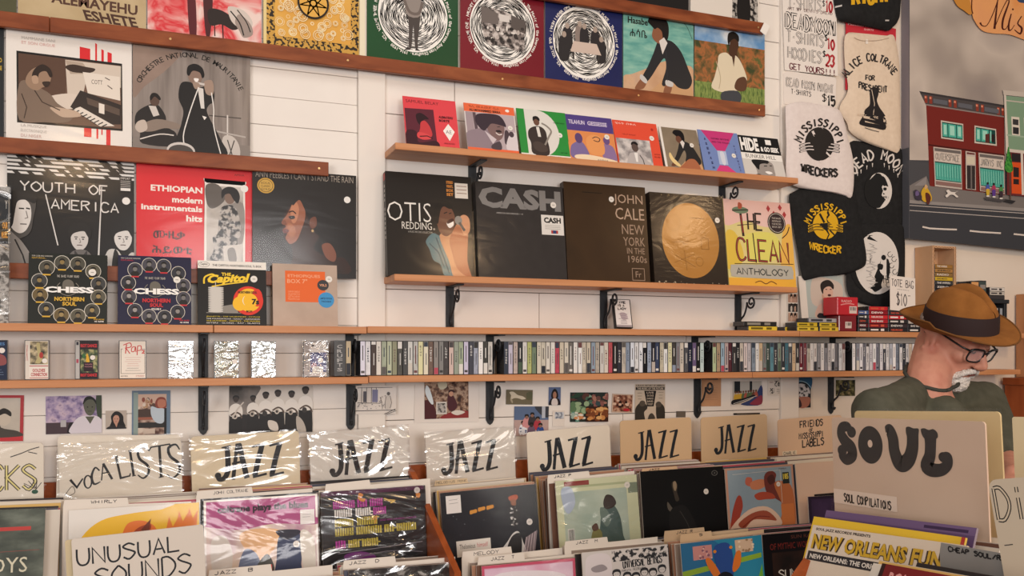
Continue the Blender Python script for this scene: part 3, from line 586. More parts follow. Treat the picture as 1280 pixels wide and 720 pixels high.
def dr(a):
    a.R(0, 0, 100, 12, '#e9e3da'); a.E(9, 6, 8, 4.3, '#2a2825', 24); a.E(9, 6, 7.4, 3.8, '#e9e3da', 24); a.T('Capitol', 4, 3.6, 10, 4.6, '#2a2825', .02); a.T('THE CAPITOL NORTHERN SOUL 7s BOX', 21, 5, 72, 3.4, '#3a3632', .02)
    a.T('THE', 34, 18, 14, 5, '#f0c936', .04); a.T('Capitol', 11, 22, 60, 17, '#f0c936', .05, slope=-4, shear=5); a.L('9 36 10 26 20 21 26 24', 2.4, '#f0c936', True); a.L('20 40 40 36 72 31', 1.8, '#f0c936', True)
    for i in range(14): a.S([((16 + .0 * i) / 100, (41 + i * 2.8) / 100), (.26, (40.2 + i * 2.8) / 100), (.36, (41 + i * 2.8) / 100), (.36, (42.8 + i * 2.8) / 100), (.26, (43.6 + i * 2.8) / 100), (.16, (42.8 + i * 2.8) / 100)], '#c9c4bc')
    a.L('25.5 33 25.5 41', 1, '#c9c4bc'); a.P('36 70 56 66 58 80 36 80', '#8a857d'); a.R(12, 80, 62, 81, '#8a857d')
    a.E(73, 61, 22, 22.5, '#d8382a', 40); a.E(74, 60, 17.5, 18, '#f0b92c', 40); a.E(60, 66, 10, 11, '#f0b92c', 24); a.E(73, 61, 8.6, 9, '#efe6d4', 24); a.E(86, 56, 8, 14, '#d8382a', 20); a.E(76, 61, 10.5, 11, '#f0b92c', 30); a.T('7s', 78, 58, 11, 9, '#1c1a18', .05); a.T('NORTHERN SOUL', 58, 46, 28, 4, '#1c1a18', .04); a.T('BOX', 70, 76, 9, 3.4, '#1c1a18', .04)
    for i in range(4): a.T(('JEANETTE - THE VALENTINES - PATRICE', 'THE FOUNDATIONS - NANCY - ALEXANDER', 'THE OUTSIDERS - VERDELLE - THE PARKERS', 'SISTERS - GLORIA - RAY - GLADYS')[i], 12, 85.5 + i * 3.2, 78, 2, '#c9b23a' if i % 2 == 0 else '#c9c4bc', .02)
edgebox('boxed_set', 'black boxed set with white top band, yellow script and a round tower', (247, 323), (332.5, 330.5), (248, 404.5), '#1c1b1b', dr, sticker=(81.5, 27, 5.2, '#e3ddd4'))
def dr(a):
    a.R(19, 11, 81, 61, '#e0662e'); a.T('ETHIOPIQUES', 23, 16.5, 50, 5.8, '#e9a27c', .02); a.T('BOX 7"', 22, 24, 31, 7, '#e9a27c', .02)
    for i in range(4): a.T(('GIRMA BADU', 'ALEMAYO', 'GETACHEW', 'MAHMOUD')[i], 23, 43 + i * 4, 18, 3, '#e9a27c', .0)
    a.E(77.5, 33, 9, 8.6, '#3a3a3e', 24); a.T('VOL.2', 72, 31, 11, 4, '#e9a27c', .03); a.E(82, 57, 12.5, 12.5, '#3f8fc4', 28); a.T('LIMITED EDITION', 73, 53, 18, 3, '#12324c', .02); a.T('7 INCH BOX', 74, 58, 16, 3, '#12324c', .02)
edgebox('boxed_set', 'beige boxed set with an orange square and blue round sticker', (340.5, 328), (421, 333), (343, 404.5), nz([(.3, '#b09a8a'), (.7, '#bea898')], 12, r=.6), dr, sticker=(87, 23, 5.2, '#e3ddd4'))
def dr(a):
    a.R(80, 5, 99, 45, '#20242a'); a.T('Y', 95.5, 10, 2.4, 6, '#d9d4cc'); a.R(80, 24, 99, 40, '#2a2418'); a.T('OUR', 93, 26, 5.4, 5, '#d8952e', .04); a.T('MUSIC', 92, 33, 6.4, 5, '#d8952e', .04); a.R(70, 42, 100, 100, nz([(.4, '#3a3836'), (.5, '#b9b4ae'), (.6, '#5a5652')], 30, r=.3))
cover('record_album', 'sleeved black and white cover at the far left edge standing on the shelf', 'record', (-112, 228), (12, 234), (-112, 405), 2.752, 2.70, '#8d8882', dr, t=.005, sleeve=SLEEVE[1])

# ================================================================ small singles on the upper right shelf
def single(label, tl, tr, bl, bg, draw, **k): return cover('single_record', label, 'single record', tl, tr, bl, 2.742, 2.69, bg=bg, draw=draw, t=.003, h=None, zb=zF + .0003, **k)
def dr(a):
    a.T('SAMUEL BELAY', 5, 6, 62, 6, '#5a1a1e', .0); a.P('2 24 56 22 58 98 2 98', '#5c2330'); a.S('2 70 14 66 22 72 24 90 56 84 58 98 2 98', '#3a1820'); a.S('22 36 30 31 38 34 46 42 36 44 38 52 30 56 24 50', '#2c141a'); a.S('30 50 38 46 46 56 50 72 44 80 34 82 26 82 24 74 28 62', '#c23c40'); a.S('24 70 40 72 48 80 34 84 22 80', '#d2484a'); a.L('26 78 40 76 50 80', 2, '#2c141a')
    a.T('ALEMAYEHU', 65, 33, 27, 5, '#3a1418', .04); a.T('BORTE', 65, 40, 20, 5, '#3a1418', .04); a.P('82 48 93 63 82 82 71 63', '#efe8e2'); a.T('AE', 76, 61, 11, 7, '#3a2a2a', -.01); a.T('AMHA RECORDS', 71, 86, 20, 3, '#5a1a1e'); a.T('AE 210', 72, 94, 18, 3, '#5a1a1e')
single('red single with a dark picture of a crouching figure, leftmost on its shelf', (503, 119.5), (569, 127), (509, 179), '#d9454c', dr)
def dr(a):
    a.R(0, 0, 100, 17, '#e2683f'); a.T('ዓሊ መሐመድ ቢራ', 10, 3.5, 60, 5, '#7a3020'); a.T('ALI MOHAMMED BIRRA', 10, 10.5, 62, 5, '#2c1c18', .04); a.E(86, 8, 4, 3, '#efe6dc'); a.R(2, 17.5, 98, 90, '#b5a5a8'); a.R(2, 17.5, 16, 72, '#a08f94'); a.P('16 18 22 18 24 60 18 60', '#5a4a50')
    a.S('0 62 20 52 40 50 58 64 66 78 60 90 0 90', '#8d7c84'); a.S('44 34 52 28 68 30 76 42 74 56 68 68 58 72 48 62 42 50', '#7c6260'); a.S('20 36 24 22 44 18 66 19 76 28 80 42 70 40 52 38 44 46 36 54 28 50', '#3a2d36'); a.L('62 44 68 43', 1.4, DK); a.L('58 56 64 60 70 58', 1.6, '#efe8e2', True); a.S('58 52 66 50 70 54 62 55', '#2c2020'); a.P('36 54 58 70 50 80', '#c9bcc0'); a.S('76 52 82 50 86 64 82 78 74 76', '#4a3c42'); a.S('84 60 98 54 98 90 76 88', '#d2c8ca'); a.E(89, 57, 5, 6, '#4a3c42'); a.R(0, 90, 100, 100, '#e2683f'); a.S('48 82 64 74 66 90 48 90', '#4c4046')
single('orange-topped single with a smiling man in a dark hat', (579, 128), (642, 135), (586, 187), '#d9d0cc', dr, sticker=(88, 44, 4.8, '#e3ddd4'))
def dr(a):
    a.S('14 0 16 40 14 95 100 95 100 0', '#2d8a3a'); a.up(); a.poly([(.14, 0), (.32, 0)] + [((40 + 42 * math.sin(t * PI / 16)) / 100, (48 - 48 * math.cos(t * PI / 16)) / 100) for t in range(17)] + [(.14, .96)], '#d9d5cd'); a.R(0, 0, 15, 94, '#2d8a3a'); a.R(0, 92, 100, 100, '#e4e0d8')
    a.S('20 44 30 36 44 34 54 42 56 58 56 92 24 92 22 70 18 58', '#3a302c'); a.P('36 36 42 35 44 56 38 56', '#d9d4cc'); a.E(38, 25, 6, 8, '#6a4a3a'); a.S('31 24 32 15 40 13 45 18 44 23 38 19 33 22', '#1c1614'); a.L('48 27 58 32 66 42 60 54 50 72 42 84 36 76', 3.6, '#8d857c', True); a.S('26 70 38 66 52 74 54 84 40 88 28 82', '#4a3e38'); a.T('ጌታቸው', 18, 94, 22, 4, INK); a.T('መኩሪያ', 56, 94, 24, 4, INK); a.T('GETATCHEW', 72, 22, 24, 2.6, '#1c4a24'); a.T('AE 240', 80, 84, 14, 3, '#1c4a24')
single('green and white single with a saxophone player', (645, 134.5), (706, 142), (652, 193), '#2d8a3a', dr, sticker=(83, 49, 5.2, '#e3ddd4'))
def dr(a):
    a.R(0, 0, 100, 34, '#4f3f80'); a.T('TILAHUN', 6, 11, 34, 9, '#cfc3d8', .03); a.T('GESSESSE', 46, 11, 42, 9, '#cfc3d8', .03); a.R(0, 34, 100, 100, '#d98a52'); a.S('4 70 14 60 26 56 36 68 40 92 4 92', '#7a6a98'); a.E(23, 50, 8, 11, '#5c4470'); a.S('70 62 84 58 96 66 98 94 72 92', '#8a7098'); a.E(82, 50, 7, 9, '#6a5080'); a.S('40 48 54 40 70 44 76 66 70 82 46 82 38 66', '#e0985c'); a.L('52 48 60 44 68 48 64 54 54 52', 1.6, '#3a2a30', True); a.S('10 88 30 84 60 86 96 92 90 96 20 96', '#e9d4b4'); a.T('AMHA', 56, 92, 24, 4, '#5a3a3a')
single('purple and orange single with two violet faces', (705.5, 141.5), (764, 149), (713, 198), '#d98a52', dr, sticker=(84, 42, 5.4, '#e3ddd4'))
def dr(a):
    a.T('ሂሩት በቀለ', 6, 4, 46, 5, '#efd4c8'); a.T('HIRUT BEKELE', 18, 29, 30, 3, '#7a2420'); a.R(2, 40, 78, 99, nz([(.4, '#8a8484'), (.6, '#cfc8c4')], 30)); a.S('26 76 34 70 52 70 62 80 68 99 22 99', '#b5aeac'); a.E(42, 58, 7.5, 10, '#5a4a44'); a.S('34 54 36 47 44 45 50 50 48 53 40 50', '#1c1818'); a.P('38 70 46 70 44 90 40 90', '#e4e0dc'); a.L('50 74 56 84 58 98', 2, '#4a4444'); a.T('AMHA', 84, 68, 13, 3, '#7a2420'); a.T('RECORD', 84, 74, 13, 3, '#7a2420'); a.E(88, 14, 3, 3, '#b03028')
single('orange red single with a grey picture of a man in a wide striped jacket', (765, 149), (820, 155.5), (772, 204), '#dd5038', dr, sticker=(84, 34, 5.4, '#e3ddd4'))
def dr(a):
    a.R(0, 0, 6, 100, '#e4ddd6'); a.R(6, 0, 100, 100, nz([(.3, '#7a6c5a'), (.7, '#93836e')], 10)); woman(a, '#6a4434', '#2a2828'); a.S('34 96 50 84 66 72 84 74 90 100 30 100', '#a86848'); a.S('18 60 26 74 40 88 36 92 22 84 14 70', '#e3c98e')
single('brown single with a stooping woman in black, white spine edge', (823, 157.5), (870, 163.5), (830, 209), '#85765f', dr, sticker=(80, 38, 5.6, '#e3ddd4'))
def dr(a):
    a.P('8 0 92 0 60 46 40 46', '#c43a78'); a.P('40 80 60 80 86 100 24 100', '#d0407c'); a.R(40, 46, 62, 78, '#aebcd8'); a.S('46 50 56 50 56 76 48 76', '#d0d4e0'); a.T('GERMA BEYENE', 30, 16, 46, 4, '#5a1c40', .01); a.T('AND THE WALIAS', 30, 24, 46, 4, '#5a1c40', .01)
    for i, ch in enumerate('ASEFASH'): a.T(ch, 12 + i * 1.5, 18 + i * 11, 5, 6, '#2a2850', .03)
    for i in range(9): a.T('MOEZK'[i % 5], 84 + i * .6, 30 + i * 7, 3, 4, '#4a4a78', .02)
single('blue single with pink triangles and a pale centre', (871.5, 161.5), (921, 167), (878, 213), '#7488bc', dr, sticker=(80, 55, 5.4, '#e3ddd4'))
def dr(a):
    a.R(0, 0, 100, 42, '#1b1a1b'); a.T('HIDE', 3, 5, 44, 32, '#efece8', .05); a.T('& GO SEEK', 51, 24, 45, 12, '#efece8', .05); a.R(66, 6, 80, 18, '#efece8'); a.R(0, 42, 100, 57, '#ebe7e1'); a.T('BUNKER HILL', 10, 45, 74, 9, '#2a2828', -.005)
    a.R(0, 57, 100, 100, '#cfcac4'); a.S('28 62 46 58 70 62 74 78 70 100 34 100 30 84', '#9a928c'); a.S('22 60 40 57 62 58 62 64 48 66 40 70 36 82 28 74', '#1c1a1a'); a.L('50 72 58 71', 2, INK); a.L('64 70 70 70', 2, INK); a.S('50 86 60 84 68 88 58 91', '#efece8'); a.S('14 100 34 92 40 100', '#2a2828'); a.L('44 62 50 60 58 66 66 60', 1, '#3a3636', True)
single('black and white single with big block title, rightmost on its shelf', (921.5, 168), (972, 174), (930, 217.5), '#e4e0da', dr)

# ================================================================ big record boxes on the shelf
def bigbox(label, tl, tr, bl, bg, draw, t=.03, **k): return cover('record_box', label, 'box set', tl, tr, bl, 2.745, 2.705, bg=bg, draw=draw, t=t, zb=zG + .0003, **k)
def dr(a):
    a.T('OTIS', 1, 29, 50, 18.5, '#e4dfd8', -.015); a.T('REDDING', 17, 48, 34.5, 7, '#d9d4cc', .0); a.T('A MUSIC RECORD COLLECTION', 24, 56.5, 28, 1.8, '#a8a49c')
    a.S('44 66 52 58 60 60 70 62 78 70 86 84 88 100 66 100 60 88 52 84 48 74', '#54747c'); a.L('56 62 62 76 70 96', 1.4, '#324a52'); a.L('48 68 58 76 64 90', 1.2, '#324a52'); a.S('60 60 74 58 80 76 90 84 94 100 76 100 70 84', '#c08a64'); a.S('72 62 84 44 92 42 94 56 92 84 96 100 80 92 74 76', '#a8694a'); a.S('84 42 90 38 96 42 96 54 90 58 86 52', '#c8906c')
    a.S('56 38 62 29 70 28 76 34 79 42 77 52 70 60 62 58 58 50', '#6a4434'); a.S('54 40 56 30 64 25 72 26 77 32 72 33 66 31 62 36 59 48 56 46', '#120e0d'); a.S('69 47 76 44 77 49 72 52', '#e9e2dc'); a.S('70 45 76 42.5 77 45 70 48', '#3a1614'); a.L('66 38 70 36.5', 1.2, '#1c100c'); a.L('72 38 75 37', 1.2, '#1c100c'); a.E(83, 44, 4.4, 4.4, '#8a8680'); a.L('84 46 90 54', 3, '#5a5652'); a.E(54, 54, 1.2, 1, '#9a948c')
bigbox('black record box with a singer at a microphone, leftmost of the five boxes', (481.5, 210.5), (588.5, 224.5), (479.5, 342.5), '#191412', dr, parts=[
    ('promo_sticker', lambda a: [a.R(80, 7, 95.5, 22, '#d8d0c6')] + [a.L([(.82, .10 + i * .035), (.94, .10 + i * .035)], .8, '#8a6a5a') for i in range(3)]), ('promo_sticker', lambda a: [a.R(69, 5, 78.5, 22, '#241a14')] + [a.T(t, 70, 5.5 + i * 4, 8, 2.8, '#d88a3a', .03) for i, t in enumerate(('STEREO', 'VINYL', 'BOX', 'SET'))]),
    ('spine', lambda a: [a.add([(-a.w / 2 - .0006, .004, -.029), (-a.w / 2 - .0006, .004, -.001), (-a.w / 2 - .0006, a.h - .004, -.001), (-a.w / 2 - .0006, a.h - .004, -.029)], [(0, 1, 2, 3)], '#2c2826'), a.add([(-a.w / 2 - .0008, a.h * .92, -.027), (-a.w / 2 - .0008, a.h * .92, -.003), (-a.w / 2 - .0008, a.h * .985, -.003), (-a.w / 2 - .0008, a.h * .985, -.027)], [(0, 1, 2, 3)], '#a83230')] + [a.add([(-a.w / 2 - .0009, a.h * (.85 - i * .045), -.02), (-a.w / 2 - .0009, a.h * (.85 - i * .045), -.01), (-a.w / 2 - .0009, a.h * (.878 - i * .045), -.01), (-a.w / 2 - .0009, a.h * (.878 - i * .045), -.02)], [(0, 1, 2, 3)], '#bdb7b0') for i in range(12) if i != 4])], sleeve=FLATSL)
def dr(a): a.T('CASH', 3, 5, 94, 22, '#7d7a78', .05); a.T('AMERICAN RECORDINGS I - VI', 22, 31, 30, 1.6, '#9a9692', .02)
bigbox('plain dark grey record box with big grey block letters and white sticker', (594, 225), (703, 235), (596.5, 346), nz([(.3, '#262324'), (.7, '#2d2a2b')], 30, r=.35), dr, parts=[('promo_sticker', lambda a: [a.R(73, 31, 99, 52, '#d9d4ce'), a.T('CASH', 76, 33.5, 20, 6, INK, .05), a.R(84, 47, 92, 50.5, '#b03a30'), a.R(86, 47, 90, 50.5, '#2a3a6a')] + [a.L([(.77, .42 + i * .018), (.95, .42 + i * .018)], .4, '#8a8680') for i in range(3)])], sticker=(88, 20, 3.4, '#dcd6ce'), sleeve=plastic(.2, .014, .06, 5))
def dr(a):
    for i, (t, x, y, w_, h_) in enumerate((('JOHN', 60, 9, 36, 12), ('CALE', 61, 23, 36, 12), ('NEW', 68, 40, 28, 10), ('YORK', 69, 53, 27, 9), ('IN THE', 73, 64, 22, 6), ('1960s', 74, 72, 23, 7))): a.T(t, x, y, w_, h_, '#b09682' if i < 2 else '#9a8270', .0)
    a.L('78 85 93 85 93 97 78 97', .7, '#9a8270', closed=True); a.T('Fr', 82, 88, 7, 6, '#9a8270'); a.L('22 9.5 46 9.5', .8, '#17110c')
bigbox('brown black record box with tan stacked lettering down its right side', (704, 227), (806, 234), (715, 349.5), nz([(.2, '#2a1a10'), (.5, '#3a2818'), (.8, '#22180f')], 4, r=.28), dr, sticker=(57, 15, 3.2, '#dcd6ce'))
def dr(a):
    a.E(52, 51, 39, 41.5, nz([(.3, '#a5712e'), (.7, '#b98440')], 5, r=.4), 48)
    c = '#86581f'; a.up()
    for i, (x, y, r) in enumerate(((30, 32, 9), (44, 52, 4), (62, 74, 5), (70, 44, 3))): a.L([((x + r * math.cos(t * PI / 10)) / 100, (y + r * math.sin(t * PI / 10)) / 100) for t in range(20)], .5, c, closed=True)
    a.L('26 54 50 52', .6, c); a.L('34 50 46 56', .6, c); a.L('28 76 56 66', .5, c); a.L('42 62 44 84', .5, c); a.L('30 68 56 80', .5, c); a.L('66 48 76 48 76 60 66 60', .6, c, closed=True); a.L('52 26 72 26', 1, c)
    a.specks(4, 1, 96, 4, 22, ['#8a7a5a'], .3, .9, 3); a.specks(4, 97, 96, 99.5, 22, ['#b9aa92'], .3, .9, 4)
bigbox('dark brown record box with a large gold disc', (811.6, 239.5), (902.6, 246.5), (824.5, 351.8), '#241a14', dr, sticker=(90, 27, 3.4, '#dcd6ce'), sleeve=plastic(.8, .014, .05, 6))
def dr(a):
    a.R(0, 0, 100, 100, nz([(.3, '#dcc25a'), (.5, '#d9c98a'), (.7, '#c5c070')], 5)); a.S('0 0 100 0 100 26 60 30 30 24 0 30', nz([(.3, '#e3b3a8'), (.7, '#e0c0b8')], 6)); a.S('0 40 14 38 24 60 20 74 0 80', '#d8b848'); a.S('86 34 100 30 100 100 80 100 78 80', '#e2b052'); a.R(0, 90, 100, 100, '#e0a93e'); a.S('30 40 64 36 80 46 76 66 40 70 28 56', '#d9d06a')
    k = '#2c2422'; a.E(24, 12, 12, 4, '#6a7d64'); a.L('12 13 36 11', 1.4, k); a.S('22 3 27 5 26 10 21 10', '#a8503a'); a.L('24 16 26 42', 3.4, k); a.L('24 18 26 38', 1.4, '#a03a34'); a.H('HE', 34, 15, 22, 19, k, 2.4)
    a.H('CLEAN', 15, 45, 78, 24, k, 3.0, slope=2); a.H('CLEAN', 15, 45, 78, 24, '#b4483c', 1.0, slope=2); a.L('18 30 52 26', .8, k); a.L('10 74 98 72', .8, k); a.L('40 38 42 72', 1.4, k); a.L('84 42 92 36 96 28', 1.2, k, True)
    for x, y in ((66, 8), (84, 6), (74, 14), (90, 14)): a.P([((x) / 100, (y - 4) / 100), ((x + 3) / 100, y / 100), (x / 100, (y + 4) / 100), ((x - 3) / 100, y / 100)], '#a83a3e')
    a.S('4 78 12 75 86 74 96 78 96 86 88 90 12 89 4 86', '#b0aca0'); a.H('ANTHOLOGY', 12, 79, 78, 7, '#2a3030', 1.2); a.L('38 95 46 93 54 96 62 93 70 96', .9, '#5a2a20', True); a.E(92, 94, 0.1, .1, k)
bigbox('pink and yellow hand-drawn record box, rightmost of the five boxes', (903.6, 249), (987, 253.5), (914.7, 355.8), '#d9c77e', dr, parts=[('promo_sticker', lambda a: [a.E(77, 24.5, 13.5, 12.5, '#2c2220', 28), a.E(77, 24.5, 12.2, 11.2, '#efe6d8', 28), a.E(77, 24.5, 11.8, 10.8, '#32262a', 28)] + [a.T(t, 70, 18 + i * 3.4, 14, 2, '#cfc4b8') for i, t in enumerate(('THE BAND', 'ANTHOLOGY', 'FOUR RECORD', 'BOX SET'))])])
# ================================================================ cassettes
GROUPC = 'cassettes in the long spine row'
CASE = mat('#8f8d8c', .2, .5); CASED = mat('#2b2a2c', .25, .5)
def ordn(n): return str(n) + ('th' if 10 <= n % 100 <= 20 else {1: 'st', 2: 'nd', 3: 'rd'}.get(n % 10, 'th'))
# --- cassettes standing with the front outwards
def tape(label, x0, x1, bg, draw, spine='#d9d4cc', yaw=0, tilt=0, sticker=None, extra=None):
    Y = 2.715; A, B = at(x0, 450, Y), at(x1, 450, Y); wd = B.x - A.x; h = .1085; hw = wd / 2; t = .0165
    a = Art(wd, h); a.box((-hw, 0, -t), (hw, h, -.0003), CASE, bev=.001); a.add([(-hw, 0, -t + .003), (-hw, 0, -.001), (-hw, h, -.001), (-hw, h, -t + .003)], [(0, 1, 2, 3)], CASED)
    a.add([(-hw - .0003, .003, -t + .003), (-hw - .0003, .003, -.002), (-hw - .0003, h - .003, -.002), (-hw - .0003, h - .003, -t + .003)], [(0, 1, 2, 3)], spine); a.R(0, 0, 100, 100, CASED); a.R(3, 1.5, 97, 98, bg); draw(a)
    X = Matrix.Translation(((A.x + B.x) / 2, Y, zE + .0003)) @ Matrix.Rotation(yaw, 4, 'Z') @ Matrix.Rotation(PI / 2 - tilt, 4, 'X')
    o = a.build('cassette', X=X); tag(o, label, 'cassette')
    if sticker: q = Art(wd, h); q.k = a.k + 2; q.E(sticker[0], sticker[1], 11, 11 * wd / h, '#e6ded6', 18); q.build('price_sticker', o)['label'] = 'round pale price sticker'
    if extra: extra(o, wd, h, a.k)
    return o
def lines(a, x, y, w_, n, st, c, lw=.9):
    rn = random.Random(n + int(y))
    for i in range(n): d = rn.uniform(0, w_ * .25); a.L([((x + d) / 100, (y + i * st) / 100), ((x + w_ - d) / 100, (y + i * st) / 100)], lw, c)
tape('dark blue face-out cassette cut off by the left edge of the frame', -26, 9.5, '#1c2740', lambda a: (a.S('40 36 70 34 92 42 94 60 60 62', '#8a4a4a'), lines(a, 30, 74, 60, 3, 6, '#8fa4c4'), a.T('BLUES', 40, 6, 50, 7, '#5a8ac0', .02)), sticker=(80, 26))
tape('face-out cassette with a picture above red lettering on cream', 30.5, 61.5, '#e4dcd0', lambda a: (a.R(22, 3, 95, 61, nz([(.36, '#2c2a26'), (.48, '#8a7e62'), (.6, '#c9b894')], 50, r=.3)), a.S('48 10 62 8 66 30 74 44 62 58 44 56 54 40', '#b5a878'), a.E(68, 38, 8, 8, '#a83a34'), a.R(20, 64, 96, 66, '#a8303a'), a.T('GOLDIES', 32, 72, 52, 8, '#b0303c', .03), a.T('CONNECTION', 26, 82, 66, 9, '#b0303c', .03), a.R(20, 94, 96, 95.5, '#a8303a'), a.R(3, 2, 18, 98, '#d9d0c4'), a.T('X', 6, 12, 8, 40, '#b0303c')), sticker=(82, 52), yaw=-.06)
tape('face-out cassette with red bands and yellow green picture', 93.5, 123, '#231c20', lambda a: (a.T('RIOT DANCE', 24, 9, 70, 9, '#c8343a', .05), a.R(24, 23, 96, 82, nz([(.38, '#2a3026'), (.5, '#5a6848'), (.6, '#a8a072')], 70, r=.3)), a.S('50 34 58 40 62 56 48 56', '#d8a832'), a.E(38, 40, 7, 6, '#3a6a3c'), a.R(38, 56, 78, 80, '#2c1a22'), a.T('WORLDWIDE', 42, 60, 32, 3, '#c88a94'), a.T('MIXTAPE', 42, 66, 32, 3, '#c88a94'), a.T('RIOT DANCE', 24, 85, 70, 8, '#c8343a', .05), a.R(3, 2, 20, 98, '#b5b2ae'), a.R(6, 4, 16, 12, '#2a2a34'), a.R(6, 48, 16, 58, '#a84a5a')), sticker=(76, 44), yaw=-.08)
tape('cream face-out cassette with red brush lettering', 148.5, 183, '#e6dccf', lambda a: (a.L('8 22 94 22 94 86 8 86', 1.6, '#3a3432', closed=True), a.R(14, 5, 80, 32, '#e6dccf'), a.L('16 12 40 6 44 16 22 20', 3.4, '#c8403e', True), a.L('28 10 24 34', 4, '#c8403e'), a.L('26 20 40 34', 3.4, '#c8403e'), a.L('58 16 48 18 46 28 56 28 60 16 62 30', 3.2, '#c8403e', True), a.L('68 14 66 38', 3.4, '#c8403e'), a.L('68 14 80 14 80 24 68 26', 3.2, '#c8403e', True), a.T('2', 82, 24, 12, 10, '#c8403e', .04), lines(a, 20, 44, 62, 5, 5.4, '#c98a84', 1), lines(a, 14, 72, 74, 2, 6, '#4a4442', 1), a.T('RECORDS', 8, 91, 24, 3, '#3a3432'), a.T('STEREO', 62, 91, 30, 3, '#b5625c')))
def foil(k): return lambda o, wd, h, kk: (lambda q: (q.add([(-wd / 2 + .002, .001, .002), (wd / 2 - .001, .001, .002), (wd / 2 - .001, h - .001, .002), (-wd / 2 + .002, h - .001, .002)], [(0, 1, 2, 3)], plastic(k, .5, .25 if k != .44 else .7, 14)), q.build('plastic_wrap', o)))(MB())
tape('shiny glare-white face-out cassette just left of a bracket', 210, 242, '#eceeee', lambda a: a.S('8 70 14 72 30 90 30 96 8 96', '#b9bcc0'), sticker=(88, 37), yaw=.05, extra=foil(.42))  # front coloured near white to stand for the reflected window
tape('shiny crinkled glare-white greenish face-out cassette right of the bracket', 267.5, 298.5, '#d5d9c8', lambda a: (a.R(3, 2, 97, 98, nz([(.38, '#b9bfa0'), (.5, '#dfe4d8'), (.6, '#c5c8b8')], 30, r=.2)), a.specks(56, 20, 90, 94, 34, ['#6a6a62', '#3a3a38', '#c9ccc0'], 1, 3.4, 6)), sticker=(84, 56), yaw=.03, extra=foil(.44))  # pale front colour stands in for window glare on the wrap
tape('shiny glare-pale face-out cassette with a thin dark top line', 314, 344.5, '#e6ece6', lambda a: a.L('3 15 97 15', 1, '#4a4c4a'), sticker=(74, 53), yaw=.03, extra=foil(.47))  # window reflection painted in as a pale front colour
tape('tilted cassette in a loose clear wrap with a blue picture label', 379, 409, '#c9c0bc', lambda a: (a.R(30, 4, 96, 30, '#d9d2cc'), a.E(40, 12, 6, 3, '#5a5654'), lines(a, 60, 12, 34, 3, 5, '#6a6462', 1.4), a.R(30, 31, 96, 86, nz([(.38, '#3a3c60'), (.5, '#5a5a84'), (.6, '#8a86a4')], 30, r=.25)), a.S('34 66 44 60 56 64 50 74 36 74', '#a8808a'), a.R(38, 70, 82, 90, '#e9e4de'), lines(a, 42, 75, 36, 3, 5, '#4a4644', 1.6), a.R(4, 3, 26, 97, nz([(.4, '#8a8280'), (.6, '#b5aca8')], 30))), sticker=(72, 53), yaw=-.16, tilt=.05, extra=lambda o, wd, h, kk: (lambda q: (q.box((-wd / 2 - .003, -.0002, -.019), (wd / 2 + .004, h + .003, .003), plastic(.8, .12, .5, 12)), q.build('plastic_wrap', o)))(MB()))
# --- the long row of spines: colour, mark colour
SP = '4c4b4a b9a88a d9d6e4 e6e4e8 4a3e3a d8d2ca a8b09a b5bba2 8f9078 55544f 4c4c4c cfcfcb c0c0bd d6d2a6 d9d2bd 776055 8a8480 7f7d7b 4a4444 c9b2aa 90988a a8b498 c5bfd6 3c3c48 a5aabc e6e4e2 35332f d2cec8 2a3040 bcb6c8 c2b0a8 25272a d4d2ce b9bf7a 6f8068 cbc4b4 cfc8b8 d6d0c6 d9d6d0 c04a5c c8beac cfc8ba 76716c dcdad6 e0e0de d0c6b6 c6bcaa 8c9cac b8b0a4 c8c6c2 cfc8bc c25a60 2e2a2a 36363e c6beb2 8692a4 d3d8e2 e2e2e4 dde0e6 222226 a3b0c6 2c2c34 3c4660 c4bca8 dfe0e0 d8d4ae 4a4644 85858a c9c0b4 5a5a5e 24283a 6a5a7c 222222 bfd0ce aebc96 b59c80 96aebe b9a4a2 5a3038 3a3636 242426 cfc5b8 d4c6c4 b8b2b6 8692a0 d6d4d2 c0a888 7c8280 384640 5a8490 3a3a3e 7e8c7e 36363a 4c7888 4e5054 cbb292 3a3434 6a2430 7a4048 cbc4ba dcdadc d8d4d4 a4a4ac e0dee0 8a8a92 cfccd0 e2e0e2 74747c d8d8dc b9b4b4 e4e2e4 9498a4 dfdde2 6a6a74 d9d6d8 c5c2c8 e4e4e6 8c8c98 d0ced4 46464e dcdadc aeb2be e6e4e6 7c8494 d6d4d6 34363e cfcdd0 c8b8a8 e0dee0 5a5a62 b9bcc6 dcd8d6 3a4454 d0ccd0 9a8878 e2e0e0 d4d2d6 707480 dedcde'.split()
def cname(h):
    r, g, b = [int(h[i:i + 2], 16) for i in (0, 2, 4)]; mx, mn = max(r, g, b), min(r, g, b); v = (r + g + b) / 3
    if mx - mn < 18: return 'white' if v > 205 else 'pale grey' if v > 165 else 'grey' if v > 110 else 'dark grey' if v > 60 else 'black'
    hu = 'red' if r == mx and r - max(g, b) > 34 else 'blue' if b == mx and b - r > 8 else 'green' if g >= mx - 4 and b < g - 8 else 'tan' if r == mx else 'teal'
    return ('pale ' if v > 165 else 'dark ' if v < 85 else '') + hu
YS = 2.70; xs0 = at(417.5, 450, YS).x; bx = [at(x, 440, WALL).x for x in (437, 612, 868, 1040)]
pos = xs0; rn = random.Random(8); TITL = ['MOTHER', 'SPOON', 'THE YES', 'NO AGE', 'LUNA', 'GRASS', 'RIVERS', 'DUB', 'TAPES', 'ECHO', 'LIVE', 'SOUNDS']
